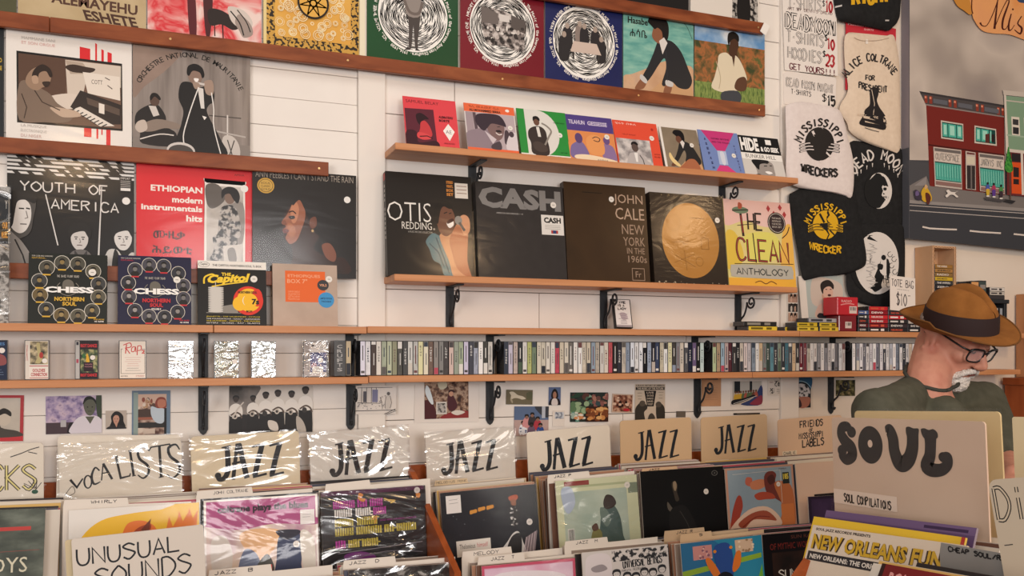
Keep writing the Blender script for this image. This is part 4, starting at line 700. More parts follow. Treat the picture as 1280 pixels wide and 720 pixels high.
for i, hx in enumerate(SP):
    wd = .036 if i == 0 else .0168
    if any(abs(pos + wd / 2 - b) < .0125 + wd / 2 for b in bx): pos = max(b for b in bx if abs(pos + wd / 2 - b) < .0125 + wd / 2) + .0135
    h = .1085; hw = wd / 2 - .0004; a = Art(hw * 2, h); dark = sum(lin(hx)[:3]) < .5
    a.box((-hw, 0, -.069), (hw, h, -.0003), CASED, bev=.0008); a.R(5, 2, 95, 98, nz([(.3, hx), (.7, '%02x%02x%02x' % tuple(max(0, int(int(hx[q:q + 2], 16) * .86)) for q in (0, 2, 4)))], 60, r=.25, off=i) if i % 3 == 0 else mat(hx, .22))
    mk = '#d9d6d2' if dark else rn.choice(['#3a3838', '#4a4646', '#6a4444', '#38404e', '#5a5654'])
    if i == 0:
        for j, ch in enumerate('CRUFTS'): a.T(ch, 26, 12 + j * 13, 46, 10, '#a8a6a4', .02)
    else:
        ty = i % 5
        if ty in (0, 3):
            s = TITL[rn.randrange(12)]
            y0 = rn.uniform(12, 30); st = rn.uniform(6.5, 9)
            for j, ch in enumerate(s.replace(' ', '')): a.T(ch, 34, y0 + j * st, 34, st * .72, mk, .02)
        elif ty == 1: a.R(9, rn.uniform(62, 80), 91, 97.5, rn.choice(['#2a2c34', '#8a94a8', '#d8d4ce', '#4a5a4a', '#5a5654', '#b5aca4', '#3a3c44', '#c9c2b8', '#b04a5a'])); a.L([(.5, .2), (.5, rn.uniform(.45, .6))], 18, mk)
        elif ty == 2: a.L([(.5, .14), (.5, rn.uniform(.5, .8))], rn.uniform(12, 24), mk); a.R(16, 86, 84, 93, mk)
        else: a.R(9, 2.5, 91, rn.uniform(10, 24), mk); a.L([(.55, .36), (.55, .7)], 14, mk)
    X = Matrix.Translation((pos + wd / 2, YS + rn.uniform(0, .004), zE2 + .0003)) @ Matrix.Rotation(PI / 2, 4, 'X')
    o = a.build('cassette', X=X)
    tag(o, 'double-width dark grey cassette spine with vertical title, leftmost in the long row' if i == 0 else '%s cassette spine standing %s from the left in the long row' % (cname(hx), ordn(i + 1)), 'cassette', GROUPC)
    pos += wd

# ---------------------------------------------------------------- small things on the shelf under the big boxes
def on2(x, Y=2.72): return at(x, 440, Y).x
def card_on(name, label, cat, tl, tr, bl, bg, draw, t=.015, Yt=2.74, Yb=2.715, **k): return cover(name, label, cat, tl, tr, bl, Yt, Yb, bg=bg, draw=draw, t=t, **k)
def dr(a): a.R(5, 2, 95, 97, '#ddd5d2'); a.H("TIME", 14, 8, 58, 7, '#3a3436', 4); a.H('IS A', 22, 19, 40, 7, '#3a3436', 4); a.H('LADY', 22, 30, 50, 7, '#3a3436', 4); a.S('30 50 50 46 66 50 76 64 60 72 40 70', '#b5a4aa'); lines(a, 20, 52, 58, 7, 5.5, '#6a5c66', 2); a.R(5, 90, 95, 97, '#9a8f92')
card_on('cassette', 'white hand-lettered cassette leaning alone on the shelf beside a bracket', 'cassette', (766.5, 373.5), (787.5, 374.5), (773, 409.5), '#242224', dr)
def flat_tape(label, x0, x1, ytop, z, col, Y=2.70, mk=None, h=.0165, group=None, txt=None):
    A, B = at(x0, 440, Y).x, at(x1, 440, Y).x; wd = B - A; hw = wd / 2; a = Art(wd, h); a.box((-hw, 0, -.068), (hw, h, -.0003), CASED, bev=.0008); a.R(2, 6, 98, 94, col)
    if mk:
        if txt: a.T(txt, 14, 26, 60, 46, mk, .03)
        else: a.L([(.1, .5), (.5, .5)], 6, mk); a.R(62, 24, 80, 76, mk)
    o = a.build('cassette', X=Matrix.Translation(((A + B) / 2, Y, z)) @ Matrix.Rotation(PI / 2, 4, 'X')); tag(o, label, 'cassette', group); return o
Z2 = zD2 + .0003; st = .0168
flat_tape('yellow cassette lying under a black one below the pink and yellow box', 935, 972, 0, Z2, '#d9bb3c', mk='#6a5a1c'); flat_tape('black cassette lying on the yellow one below the pink and yellow box', 930, 971, 0, Z2 + st, '#2a2826', mk='#8a8478')
flat_tape('yellow cassette at the left bottom of the yellow pile', 981, 1002, 0, Z2, '#d6b838', mk='#6a5a1c', Y=2.745); flat_tape('yellow cassette lying in front at the bottom of the yellow pile', 996, 1023, 0, Z2, '#dcc040', Y=2.69, mk='#6a5a1c'); flat_tape('yellow cassette left of the red cases, bottom layer', 1024.5, 1049, 0, Z2, '#dcbc3c', Y=2.69, mk='#6a5a1c')
flat_tape('yellow cassette in the second layer of the yellow pile', 996, 1022, 0, Z2 + st, '#d2b232', Y=2.70, mk='#6a5a1c'); flat_tape('yellow cassette below the grey one, second layer', 1024, 1049, 0, Z2 + st, '#d9ba3a', Y=2.70, mk='#6a5a1c'); flat_tape('grey cassette lying on top of the yellow pile', 1010, 1047, 0, Z2 + 2 * st, '#a9a6aa', Y=2.70, mk='#3a3a44')
def dr(a):
    a.R(0, 0, 100, 100, '#d9cfc6'); a.R(15, 0, 100, 93, '#a8b0ac'); a.S('30 8 60 4 96 20 92 60 60 70 26 60', '#c2b2a6'); a.S('34 93 36 70 48 60 60 56 74 58 88 66 94 80 96 93', '#c9a898'); a.S('50 54 50 40 66 40 68 58 62 66 54 64', '#b8927e'); a.S('50 30 54 22 66 20 74 28 74 42 66 52 58 50 52 42', '#c8a492'); a.S('48 32 48 18 58 10 70 10 78 20 76 30 70 24 62 24 54 30 52 40', '#2a2422'); a.L('58 30 62 30', 1.4, INK); a.L('68 30 72 30', 1.4, INK); a.E(66, 43, 4, 2.6, '#4a2624'); a.S('38 93 40 82 56 86 72 86 90 80 94 93', '#2c2a2e'); a.R(15, 94, 100, 99, '#d9cfc6'); a.T('I LOVED YOU', 40, 95, 40, 3, '#4a4444')
card_on('single_record', 'pale single in white border with a dark-haired woman, below the black shirt', 'single record', (998, 345), (1053, 345), (1000, 402), '#d9cfc6', dr, t=.003, Yt=2.775, Yb=2.76)
def dr(a):
    for i in range(3): a.R(8, 4 + i * 32, 92, 32 + i * 32, ['#b08a78', '#3a3634', '#b5927e'][i]); face(a, 36, 20 + i * 32, 1.4, '#caa894' if i != 1 else '#c9c0b8', '#2a2220'); face(a, 68, 20 + i * 32, 1.4, '#b89482', '#1c1816')
cover('photo_strip', 'strip of small booth photographs pinned under the end of the big shelf', 'photo', (984, 366), (998, 366.5), (984, 403), 2.786, bg='#d8cfc6', draw=dr, t=.0006)
def redcase(label, tl, tr, bl, c, z, stick, yaw=0):
    Y = 2.685; A, B = at(tl[0], 400, Y).x, at(tr[0], 400, Y).x; wd = B - A; hw = wd / 2; h = bl
    a = Art(wd, h); a.box((-hw, 0, -.075), (hw, h, -.0003), c, bev=.003); a.R(4, 6, 96, 94, c)
    a.T('RADIO', 18, 16, 50, 14, '#d9a8a4', .02) if stick[0] > 50 else None; a.L('14 44 50 36 80 40', 4, '#d98a88', True) if stick[0] > 50 else None
    o = a.build('cassette_box', X=Matrix.Translation(((A + B) / 2, Y, z)) @ Matrix.Rotation(yaw, 4, 'Z') @ Matrix.Rotation(PI / 2, 4, 'X')); tag(o, label, 'cassette case')
    q = Art(wd, h); q.k = a.k + 1; x, y = stick; q.R(x, y, x + 36, y + 40, '#d6c4bc'); q.R(x + 4, y + 5, x + 32, y + 24, nz([(.45, '#3a3436'), (.55, '#d6c4bc')], 500, sy=.02)); q.build('barcode_sticker', o)
redcase('dark red translucent cassette box under the bright red one', (1049, 0), (1071, 0), .062, mat('#7c1c24', .15, .6), Z2, (34, 40)); redcase('bright red cassette box lying on the dark red one', (1046, 0), (1074, 0), .070, mat('#c0222c', .15, .6), Z2 + .0625, (56, 50), .08)
stacks = [(1073, 1085.5, ['#232326', '#5a1c24', '#2a2a2e', '#38383c', '#4a5a8a']), (1086, 1110, ['#2a2628', '#7c2028', '#a8202a', '#c92a30', '#8a1c26', '#c22830']), (1110.5, 1134.5, ['#28262a', '#3a3034', '#2e2a2c', '#c02a30', '#38363a', '#8a8a80']), (1135, 1160, ['#252427', '#2c2a2e', '#b9b2ac', '#303034', '#2a2a2c'])]
for q, (x0, x1, cs) in enumerate(stacks):
    for i, c in enumerate(cs):
        flat_tape('%s cassette, %s from the bottom in %s pile right of the red boxes' % (cname(c[1:]), ordn(i + 1), ['the first', 'the second', 'the third', 'the fourth'][q]), x0, x1, 0, Z2 + i * st, c, Y=2.70 + (i % 2) * .004, mk=['#cfc8c4', '#e6dcd8', '#c9543c', '#d9d4cf'][(i + q) % 4], txt=['BAD BRAIN', None, 'NEUROSIS', None, 'DEVO'][(i * 2 + q) % 5])
def dr(a): a.H('TOTE BAG', 6, 10, 88, 20, '#4a4446', 2.4); a.T('(white letters)', 28, 36, 46, 4, '#6a6264'); a.H('$10', 26, 50, 40, 34, '#4a4446', 3.2); a.L('70 54 80 53', 2, '#4a4446')
card_on('price_sign', 'small white hand-lettered tote bag price sign beside the wooden tower', 'sign', (1112.5, 344), (1144, 348), (1110, 387), '#e2d8d0', dr, t=.001, Yt=2.70, Yb=2.69)

# ---------------------------------------------------------------- wooden tower with cassettes, black rack
TW = nz([(.3, '#c79a74'), (.7, '#d4ab86')], 8, sx=3, sz=.5, r=.5)
tx0 = at(1166, 400, 2.705).x; tx1 = at(1195.5, 400, 2.705).x; tzt = at(1180, 307.5, 2.705).z
tw = empty('cassette_tower', (tx0, 2.705, zD2), 'tall pale wooden cassette tower with burnt zigzag edge under the painting', 'cassette tower'); th_ = tzt - zD2; wdt = tx1 - tx0
def pt_(name, lo, hi): q = MB(); q.box(lo, hi, TW, bev=.001); return q.build(name, tw)
pt_('side_panel', (0, 0, 0), (.009, .092, th_)); pt_('side_panel', (wdt - .009, 0, 0), (wdt, .092, th_)); pt_('top_panel', (.009, 0, th_ - .01), (wdt - .009, .092, th_)); pt_('base_panel', (.009, 0, 0), (wdt - .009, .092, .01)); pt_('back_panel', (.009, .084, .01), (wdt - .009, .092, th_ - .01))
z_ = MB()
for x in (.0045, wdt - .0045):
    n = 44; z_.grid([[(x - .003 + (.004 if k % 2 else 0), -.0006, th_ * k / n), (x - .0012 + (.004 if k % 2 else 0), -.0006, th_ * k / n)] for k in range(n + 1)], '#5a341c')
z_.grid([[(.01 + (wdt - .02) * k / 14, -.0006, th_ - .009 + (.004 if k % 2 else 0)), (.01 + (wdt - .02) * k / 14, -.0006, th_ - .0072 + (.004 if k % 2 else 0))] for k in range(15)], '#5a341c'); z_.build('zigzag_trim', tw)
cc = ['#2c2a2c', '#cfc8c2', '#282628', '#3a3638', '#cfcac4', '#2a2628', '#241f20', '#2a2426', '#d9d2c8', '#2c2828', '#262428', '#3a3a3c', '#c9a82e', '#8a6a3c', '#a87c44', '#9a7038']
for i, c in enumerate(cc):
    hw = .0495; a = Art(hw * 2, .0165); a.box((-hw, 0, -.066), (hw, .0165, -.0003), CASED, bev=.0008); a.R(2, 6, 98, 94, c); a.T(['DEAD MOON', 'RADIO', 'ZERO', 'THE WIPERS'][i % 4], 12, 26, 56 + i % 3 * 9, 46, '#d9d2cc' if sum(lin(c)[:3]) < .6 else '#3a3432', .02)
    tag(a.build('cassette', X=Matrix.Translation((tx0 + wdt / 2, 2.709, zD2 + .0105 + i * .0168)) @ Matrix.Rotation(PI / 2, 4, 'X')), '%s cassette lying %s from the bottom inside the wooden tower' % (cname(c[1:]), ordn(i + 1)), 'cassette', 'cassettes lying in the wooden tower')
rk = empty('cassette_rack', (at(1248, 400, 2.70).x, 2.70, zD2), 'black upright rack with cassettes on top behind the hat', 'rack')
q = MB(); q.box((-.05, 0, 0), (-.035, .08, .125), IRON, bev=.001); q.build('side_panel', rk); q = MB(); q.box((.035, 0, 0), (.05, .08, .125), IRON, bev=.001); q.build('side_panel', rk); q = MB(); q.box((-.06, -.004, .125), (.06, .08, .142), IRON, bev=.002); q.build('top_panel', rk); q = MB(); q.box((-.035, .07, 0), (.035, .08, .125), IRON); q.build('back_panel', rk)
for i, c in enumerate(['#3a3638', '#b9b2aa', '#d0cac4']): flat_tape('%s cassette lying on the black rack, %s layer' % (cname(c[1:]), ['bottom', 'middle', 'top'][i]), 1237, 1256, 0, zD2 + .1425 + i * st, c, mk='#3a3638')
for i, (x, c) in enumerate(((1245.5, '#cfc8c4'), (1251, '#9aa0a8'))):
    hw = .008; a = Art(hw * 2, .108); a.box((-hw, 0, -.06), (hw, .108, -.0003), CASED, bev=.0008); a.R(8, 3, 92, 97, c); tag(a.build('cassette', X=Matrix.Translation((at(x, 400, 2.71).x, 2.708, zD2 + .0003)) @ Matrix.Rotation(PI / 2, 4, 'X')), '%s cassette standing inside the black rack' % cname(c[1:]), 'cassette')
for i, (x0, x1, y, c, lb) in enumerate(((1196.5, 1208, 352, '#2a2628', 'dark cassette standing right beside the wooden tower'), (1214, 1223.5, 351, '#d39a62', 'tan cassette standing behind the crown of the hat'), (1224, 1233, 350.5, '#3f4a48', 'dark green cassette standing behind the crown of the hat'))):
    A, B = at(x0, y, 2.71), at(x1, y, 2.71); hw = (B.x - A.x) / 2; h = A.z - zD2 - .0003; a = Art(hw * 2, h); a.box((-hw, 0, -.06), (hw, h, -.0003), CASED, bev=.0008); a.R(4, 2, 96, 98, c); a.R(14, 8, 86, 16, '#8a8480'); tag(a.build('cassette_box', X=Matrix.Translation(((A.x + B.x) / 2, 2.71, zD2 + .0003)) @ Matrix.Rotation(PI / 2, 4, 'X')), lb, 'cassette')
# bookcase post and cabinet at the right edge
BC = nz([(.3, '#8f451f'), (.7, '#9f5228')], 4, sx=8, sy=8, sz=.6, r=.45)
x0 = at(1270, 400, 2.79).x; z1 = at(1278, 366, 2.70).z
zc = at(1262, 475, 2.53).z + .001; z1 -= zc
bcs = empty('bookcase', (x0, 2.70, zc), 'pale wooden bookcase standing at the right edge of the frame', 'bookcase')
for nm, lo, hi in (('side_panel', (0, 0, 0), (.02, .09, z1)), ('top_panel', (.02, 0, z1 - .02), (.9, .09, z1)), ('back_panel', (.02, .08, .02), (.9, .09, z1 - .02)), ('shelf_board', (.02, 0, 0), (.9, .08, .02))): q = MB(); q.box(lo, hi, wood('#c08a62', '#ad774f', 3, (12, 12, 1)), bev=.001); q.build(nm, bcs)
x0 = at(1253, 500, 2.78).x; zc = at(1262, 475, 2.53).z
cb = empty('cabinet', (x0, 2.53, 0), 'orange brown wooden cabinet behind the man at the right edge', 'cabinet')
for nm, lo, hi in (('side_panel', (.012, .012, 0), (.032, .25, zc - .03)), ('front_panel', (.032, .012, 0), (.8, .03, zc - .03)), ('top_panel', (0, 0, zc - .03), (.82, .25, zc))): q = MB(); q.box(lo, hi, BC, bev=.002); q.build(nm, cb)
# ================================================================ pictures pinned to the boards under the cassette shelf
def pin(name, label, cat, x0, y0, x1, y1, bg, draw=None, dy=0, t=.0008, Y=2.7975, tx=0):
    if 446 < (x0 + x1) / 2 < 482: Y -= .012
    return cover(name, label, cat, (x0, y0), (x1, y0 + dy), (x0 + tx, y1), Y, bg=bg, draw=draw, t=t)
def dr(a):
    a.R(0, 0, 100, 7, '#b03a40'); a.R(94, 0, 100, 100, '#b03a40'); a.R(0, 90, 100, 100, '#c2383e'); a.R(0, 6, 94, 90, nz([(.35, '#b5ab9e'), (.65, '#cfc6b8')], 10)); a.S('14 30 30 14 44 20 46 40 60 50 62 70 90 78 94 90 0 90 0 60 18 54', '#4a453f'); a.S('20 20 30 10 42 16 44 26 34 34 24 30', '#cbbfae'); a.S('16 22 26 6 40 10 44 18 34 16 26 22', '#23201d'); a.S('52 48 60 34 74 36 78 54 70 66 58 62', '#c9bdac'); a.S('56 36 66 28 78 36 78 46 68 40 58 44', '#2a2622'); a.S('22 46 40 42 48 56 34 64 22 58', '#d5cabb')
pin('photo', 'black and white photo with red border, cut off by the left edge', 'photo', -44, 494, 30, 552.5, '#c9beb0', dr)
def dr(a):
    a.R(0, 0, 100, 100, nz([(.36, '#6a5a84'), (.48, '#a594b4'), (.6, '#c9b4c4'), (.7, '#8a7898')], 45)); a.S('90 0 100 0 100 60 92 56', '#3a4434'); a.R(0, 70, 50, 100, '#4a3a40'); a.S('38 100 42 72 54 76 52 100', '#241e22'); a.R(26, 64, 36, 82, '#b5b2b4'); a.S('44 100 48 74 58 58 70 54 86 54 96 60 102 76 102 102', '#d9d2da'); a.P('70 56 87 56 79 76', '#5a5a4c'); a.S('67 26 70 10 80 5 88 14 89 34 84 50 78 54 71 46', '#5c5d50'); a.S('66 24 70 6 80 2 89 12 90 24 84 12 74 12', '#1e1c1a'); a.E(74.5, 31, 1.4, 1.6, INK, 8); a.E(83, 31, 1.4, 1.6, INK, 8); a.L('75 42 82 42', 1, '#2c2622')
pin('photo', 'colour photo of a man in a white V-neck before purple wallpaper', 'photo', 57, 495.5, 127, 543, '#8a7a98', dr, dy=-1.5)
def dr(a): a.R(0, 0, 100, 100, '#b9aca0'); a.S('22 94 28 60 26 30 44 6 66 8 84 30 86 60 92 92', '#1f1a1a'); a.S('36 40 46 26 60 28 66 46 60 66 50 76 40 66', '#c0917c'); a.S('6 100 20 84 44 80 50 92 62 80 84 84 98 100', '#2a2628'); a.P('44 72 58 72 52 92', '#c0917c'); a.L('42 46 46 46', 3, '#3a2622'); a.L('54 46 60 46', 3, '#3a2622'); a.L('46 60 54 60', 3, '#9a5a50')
pin('photo', 'small portrait photo of a dark-haired woman between two larger photos', 'photo', 132, 513.5, 158, 536.5, '#b9aca0', dr, dy=-.6)
def dr(a):
    a.R(0, 0, 100, 100, '#6a7f94'); a.R(4, 4, 16, 98, '#8fa09a'); a.R(16, 8, 90, 100, nz([(.4, '#5a3c34'), (.52, '#b59a8a'), (.62, '#d5c4b4')], 30)); a.R(16, 8, 90, 36, '#cfae9a'); a.specks(16, 16, 60, 38, 16, ['#8a4a3a', '#d9c8b8', '#5a4034', '#b08a6a'], 3, 6, 2); a.R(16, 42, 60, 60, '#4a3830'); a.R(16, 60, 66, 66, '#9a5c48'); a.R(16, 72, 90, 84, '#2c2a28'); a.S('60 28 68 16 84 16 90 28 88 40 74 42 64 38', '#8a4032'); a.S('66 26 72 20 86 22 88 34 76 40 68 36', '#b8755c'); a.S('50 36 66 40 84 42 88 58 80 74 62 72 50 56', '#bcc8d2'); a.R(84, 40, 90, 100, '#1c1a1a'); a.R(30, 86, 60, 98, '#cbb8a8')
pin('photo', 'blue-framed colour photo of a person at a crowded shop counter', 'photo', 165, 488.5, 213, 544, '#6a7f94', dr, dy=-.5)
def dr(a):
    a.R(0, 0, 100, 100, nz([(.3, '#cfc7bd'), (.7, '#dcd4ca')], 8)); a.S('0 0 36 0 30 30 36 60 24 100 0 100', nz([(.38, '#3a3634'), (.6, '#8a827c')], 10)); a.S('16 60 40 72 60 76 74 96 80 104 0 104 0 76', '#2a2727')
    for i, (x, y, s) in enumerate(((8, 28, 1.0), (28, 27, .9), (43, 21, 1.05), (57.5, 17, 1.05), (74, 19, 1.05), (91, 11, 1.15))):
        f = lambda L: [((x + dx * s) / 100, (y + dy * s) / 100) for dx, dy in L]
        a.S(f([(-7, 36), (-6, 32), (6, 32), (7, 36), (7, 90), (-6, 90)]), '#262424'); a.S(f([(-6, 14), (0, 9), (6, 14), (8, 26), (6, 36), (-6, 36), (-8, 26)]), '#e6e0d8'); a.E(x, y, 3.2 * s, 6.6 * s, '#3c322d', 14); a.S(f([(-3.6, 0), (-3.4, -6), (0, -8.5), (3.4, -6), (3.6, 0), (2, -4), (-2, -4)]), '#171414'); a.L(f([(-6, 34), (0, 28), (5, 32), (7, 40)]), 2, '#5a4c44', True); a.E(x - 1 * s, y + 36 * s, 3, 6, ['#c9bfb4', '#b5aba0', '#3a3634'][i % 3], 12); a.E(x - 1 * s, y + 36 * s, 1.6, 3, '#3a3634', 10)
    a.L('4 68 10 48 17 34', 1.6, '#cfc6bc'); a.S('46 74 56 78 58 96 48 92', '#d5ccc2'); a.S('80 66 88 76 92 100 82 100', '#b9b0a6')
pin('photo', 'black and white photo of six musicians in a row', 'photo', 286.5, 482.5, 391, 542, '#d5cdc4', dr, dy=-.5)
def dr(a):
    k = '#4a4648'; a.R(0, 0, 100, 88, '#ddd5cd')
    for x in (14, 26, 38, 50): a.L([(x / 100, .06), (x / 100, .6)], 1.4, k)
    a.R(40, 14, 54, 58, '#7a7a98'); a.R(18, 20, 26, 58, '#5a5860'); a.L('4 8 90 6', 1.2, k); a.L('4 60 60 62', 1.4, k); a.L('0 88 98 86', 1.8, k); a.specks(4, 62, 86, 82, 34, ['#6a6668', '#ddd5cd', '#8a8688'], .8, 2.4, 4); a.E(80, 28, 4, 6, '#5a5658'); a.S('74 38 84 36 88 60 84 80 72 80 72 56', '#c9c1b9'); a.L('74 38 72 58 72 80', 1, k); a.L('84 36 88 60 84 80', 1, k); a.L('60 40 66 80', 1, k); a.specks(56, 34, 72, 60, 12, [k, '#ddd5cd'], .8, 2, 8); a.L('70 100 98 82', 1.4, k); a.L('76 100 100 88', 1.2, k)
pin('line_drawing', 'black ink drawing of a shop scene on white paper beside a bracket', 'drawing', 445, 482, 495.5, 518, '#ddd5cd', dr)
def dr(a): pass
o = pin('paper_sheet', 'clear-sleeved white sheet with a colour photo pinned beside the bracket', 'paper', 518.5, 480, 599, 528.5, '#e2d9d1', dr, tx=4)
def dr(a):
    a.R(0, 0, 100, 100, nz([(.36, '#3a2420'), (.48, '#7a5a48'), (.58, '#b59a84'), (.7, '#5a3a30')], 55)); a.S('52 40 60 34 66 40 74 62 70 76 54 76', '#4a2028'); a.E(60, 32, 5, 8, '#c09078'); a.S('54 30 56 22 66 22 68 30 60 26', '#3a1c1c'); a.S('0 50 20 60 26 100 0 100', '#4a1c20'); a.S('40 92 70 80 100 82 100 100 40 100', '#8a3030'); a.R(26, 54, 50, 88, '#cfc8c0'); a.R(29, 58, 47, 84, nz([(.42, '#3a3836'), (.56, '#b5b0aa')], 90)); a.S('60 84 74 78 92 84 74 92', '#d9cfc4'); a.S('4 8 12 20 20 56 14 58 2 30', '#d5dde0'); a.S('30 2 48 0 50 14 36 20', '#c5bfa8')
P_ = pin('photo', 'colour photo of a person in a dark red top at a table, on white sheet', 'photo', 530.5, 478, 585.5, 524, '#5a3a30', dr, dy=-1, Y=2.7962)
def dr(a): a.S('12 18 26 14 44 36 62 44 74 60 60 66 50 60 36 56 26 60 16 70 18 40', '#cfc4ae'); a.S('78 20 96 14 100 60 80 68 76 44', '#5c5c44'); a.S('20 60 26 84 22 90 16 70', '#a89c84')
pin('photo', 'torn small photo of a pale animal in a field', 'photo', 633, 487, 666, 505.5, '#6f6650', dr, dy=.5)
def dr(a): a.R(0, 0, 100, 100, '#5c6c90'); a.S('24 60 26 26 50 8 74 26 76 60', '#1c181a'); a.S('36 36 50 24 64 36 62 56 50 66 38 56', '#a87860'); a.S('6 100 16 66 40 62 60 62 86 66 96 100', '#241e24'); a.S('26 98 32 66 68 66 74 98', '#d9cdc8')
pin('photo', 'small upright portrait photo on blue ground', 'photo', 686, 484, 701, 506.5, '#5c6c90', dr)
def dr(a):
    a.R(0, 0, 100, 50, '#5a6c8c'); a.S('60 0 100 0 100 36 84 34 70 20', '#3a3c44'); a.R(80, 0, 90, 40, '#b5bac4'); a.R(0, 46, 100, 100, '#b59a94')
    for x, y, c in ((26, 58, '#e0e0e4'), (36, 36, '#c98a8a'), (52, 30, '#3a3438'), (68, 44, '#a83a44'), (50, 64, '#6a5468'), (76, 66, '#2c4a8a')): a.S([((x + dx) / 100, (y + dy) / 100) for dx, dy in ((-11, 34), (-9, 8), (0, 2), (9, 8), (11, 34))], c); a.E(x, y, 5, 7, '#8a6454' if c != '#6a5468' else '#3a3030', 12); a.S([((x + dx) / 100, (y + dy) / 100) for dx, dy in ((-6, 0), (-5, -8), (0, -10), (5, -8), (6, 0), (0, -4))], '#1e1a1c')
    a.specks(14, 70, 34, 96, 14, ['#3a4a7a', '#e6e6ea'], 1.5, 3.5, 3)
pin('photo', 'colour photo of a group of people sitting together outdoors', 'photo', 643, 508, 686, 545, '#8a7f88', dr, tx=0)
pin('photo', 'small pale snapshot left of the market photo', 'photo', 691, 513, 706, 533, '#e0d6cc', lambda a: (a.R(18, 10, 92, 52, nz([(.4, '#5a6474'), (.55, '#c9ccd2')], 70)),))
def dr(a):
    a.R(0, 0, 100, 100, '#2c3430'); a.specks(2, 4, 60, 38, 26, ['#2a4434', '#4a6a58', '#1c2a28', '#8aa890', '#5a3a34'], 5, 10, 2); a.specks(2, 38, 46, 66, 14, ['#7a9a74', '#5c7a58', '#94ac86'], 6, 12, 3); a.specks(60, 6, 98, 44, 22, ['#6a4a44', '#a87868', '#3a4c50', '#8a5a54'], 4, 9, 5); a.specks(2, 68, 36, 98, 18, ['#9ab0a4', '#5c8a7c', '#c98a5c', '#d9d2c4'], 4, 8, 7); a.R(40, 48, 100, 100, '#3a2018'); a.specks(44, 54, 96, 94, 30, ['#a8683c', '#c98a50', '#7a4428', '#d9a86c'], 5, 10, 9)
pin('photo', 'colour collage photo of a market stall full of produce', 'photo', 713, 490.5, 760, 527.5, '#2c3430', dr)
pin('photo', 'small brownish snapshot of people, right of the market photo', 'photo', 765.5, 492, 791.5, 515.5, '#8a5a48', lambda a: (a.R(0, 0, 100, 100, '#c9b09c'), a.R(6, 6, 96, 94, nz([(.36, '#3a1c18'), (.5, '#8a5440'), (.62, '#c9a084')], 55)), a.specks(10, 20, 90, 70, 14, ['#b5806a', '#2a1614', '#d9b8a0'], 5, 9, 2), a.E(70, 84, 16, 8, '#b52a34')), dy=1)
def dr(a):
    a.R(0, 0, 100, 100, '#c9b8a4'); a.T('A BLACK HISTORY OF AMERICA', 2, 2, 96, 4, INK, .04); a.R(2, 8, 98, 16, INK); a.T('THE MUSIC OF THE FUTURE', 6, 9.4, 88, 5, '#c9b8a4', .04); a.P('30 18 70 18 62 60 40 60', INK)
    for i, t in enumerate(('LIVE', 'ON STAGE', 'DANCE', 'BAND', 'TICKET')): a.T(t, 38 + i * .7, 21 + i * 7.6, 24 - i * 1.4, 5, '#c9b8a4', .02)
    lines(a, 4, 24, 22, 3, 8, '#4a4038', .9); lines(a, 74, 22, 22, 3, 8, '#4a4038', .9); a.S('2 100 0 70 8 56 22 48 38 56 40 66 30 76 32 100', '#3a352f'); a.S('98 100 74 96 70 60 80 50 96 60 100 80', '#38332d'); a.S('44 100 46 84 56 78 66 88 64 100', '#4a433b'); a.E(24, 52, 10, 8, '#574e44'); a.E(78, 55, 10, 8, '#504840')
pin('flyer', 'black and tan block-lettered flyer with two facing figures', 'flyer', 794, 480, 831.5, 527, '#c9b8a4', dr)
pin('sticker_patch', 'small square dark grey sticker above the first of the dim-light-tinted signs', 'sticker', 845.5, 514, 857, 521.5, '#5e554c', lambda a: a.R(8, 10, 92, 90, '#685f55'))
def dr(a): a.R(0, 0, 100, 100, nz([(.3, '#b98a66'), (.7, '#c99c78')], 10)); lines(a, 14, 14, 72, 9, 8, '#a8755a', .8)
pin('paper_sheet', 'tan curling paper sheet beside a bracket', 'paper', 877, 470.5, 901.5, 508, '#c29470', dr)
def dr(a):
    a.R(4, 5, 96, 95, '#b9ad9e'); a.R(4, 5, 96, 50, '#b3aea6'); a.R(10, 5, 28, 50, '#22262a'); a.R(58, 5, 66, 46, '#22262a'); a.S('96 20 96 95 30 95 70 70', '#34406c'); a.S('70 80 96 60 96 95 60 95', '#8a3a4a')
    rn = random.Random(2)
    for i in range(9): x = 14 + i * 8; a.S([((x + dx) / 100, (62 - i * 1.2 + dy) / 100) for dx, dy in ((-6, 12), (-4, -4), (0, -8), (4, -4), (6, 12))], rn.choice(['#c9a03a', '#a8584a', '#5a6a4a', '#d2a878', '#6a4a3a'])); a.E(x, 48 - i * .8, 3, 4.4, '#6a4434', 8)
    a.S('4 95 4 78 40 70 70 58 74 64 40 82', '#1c1c20'); a.L('6 92 80 62', 1.4, '#c9c4c0')
pin('photo', 'white-bordered colour photo of a row of seated people', 'photo', 914, 475, 953.5, 507.5, '#e0d8d0', dr, dy=-.2)
pin('paper_sheet', 'small white notice with square black print near the trim', 'paper', 960, 474.5, 982, 494.5, '#ddd3c8', lambda a: (a.R(38, 6, 74, 44, nz([(.44, '#2a2828'), (.56, '#ddd3c8')], 160)), a.R(12, 54, 36, 90, nz([(.44, '#2a2828'), (.56, '#ddd3c8')], 160, off=3)), a.T('CASH', 8, 12, 20, 10, '#7a2a2a'), lines(a, 44, 60, 48, 4, 8, '#4a4644', 1.4)))
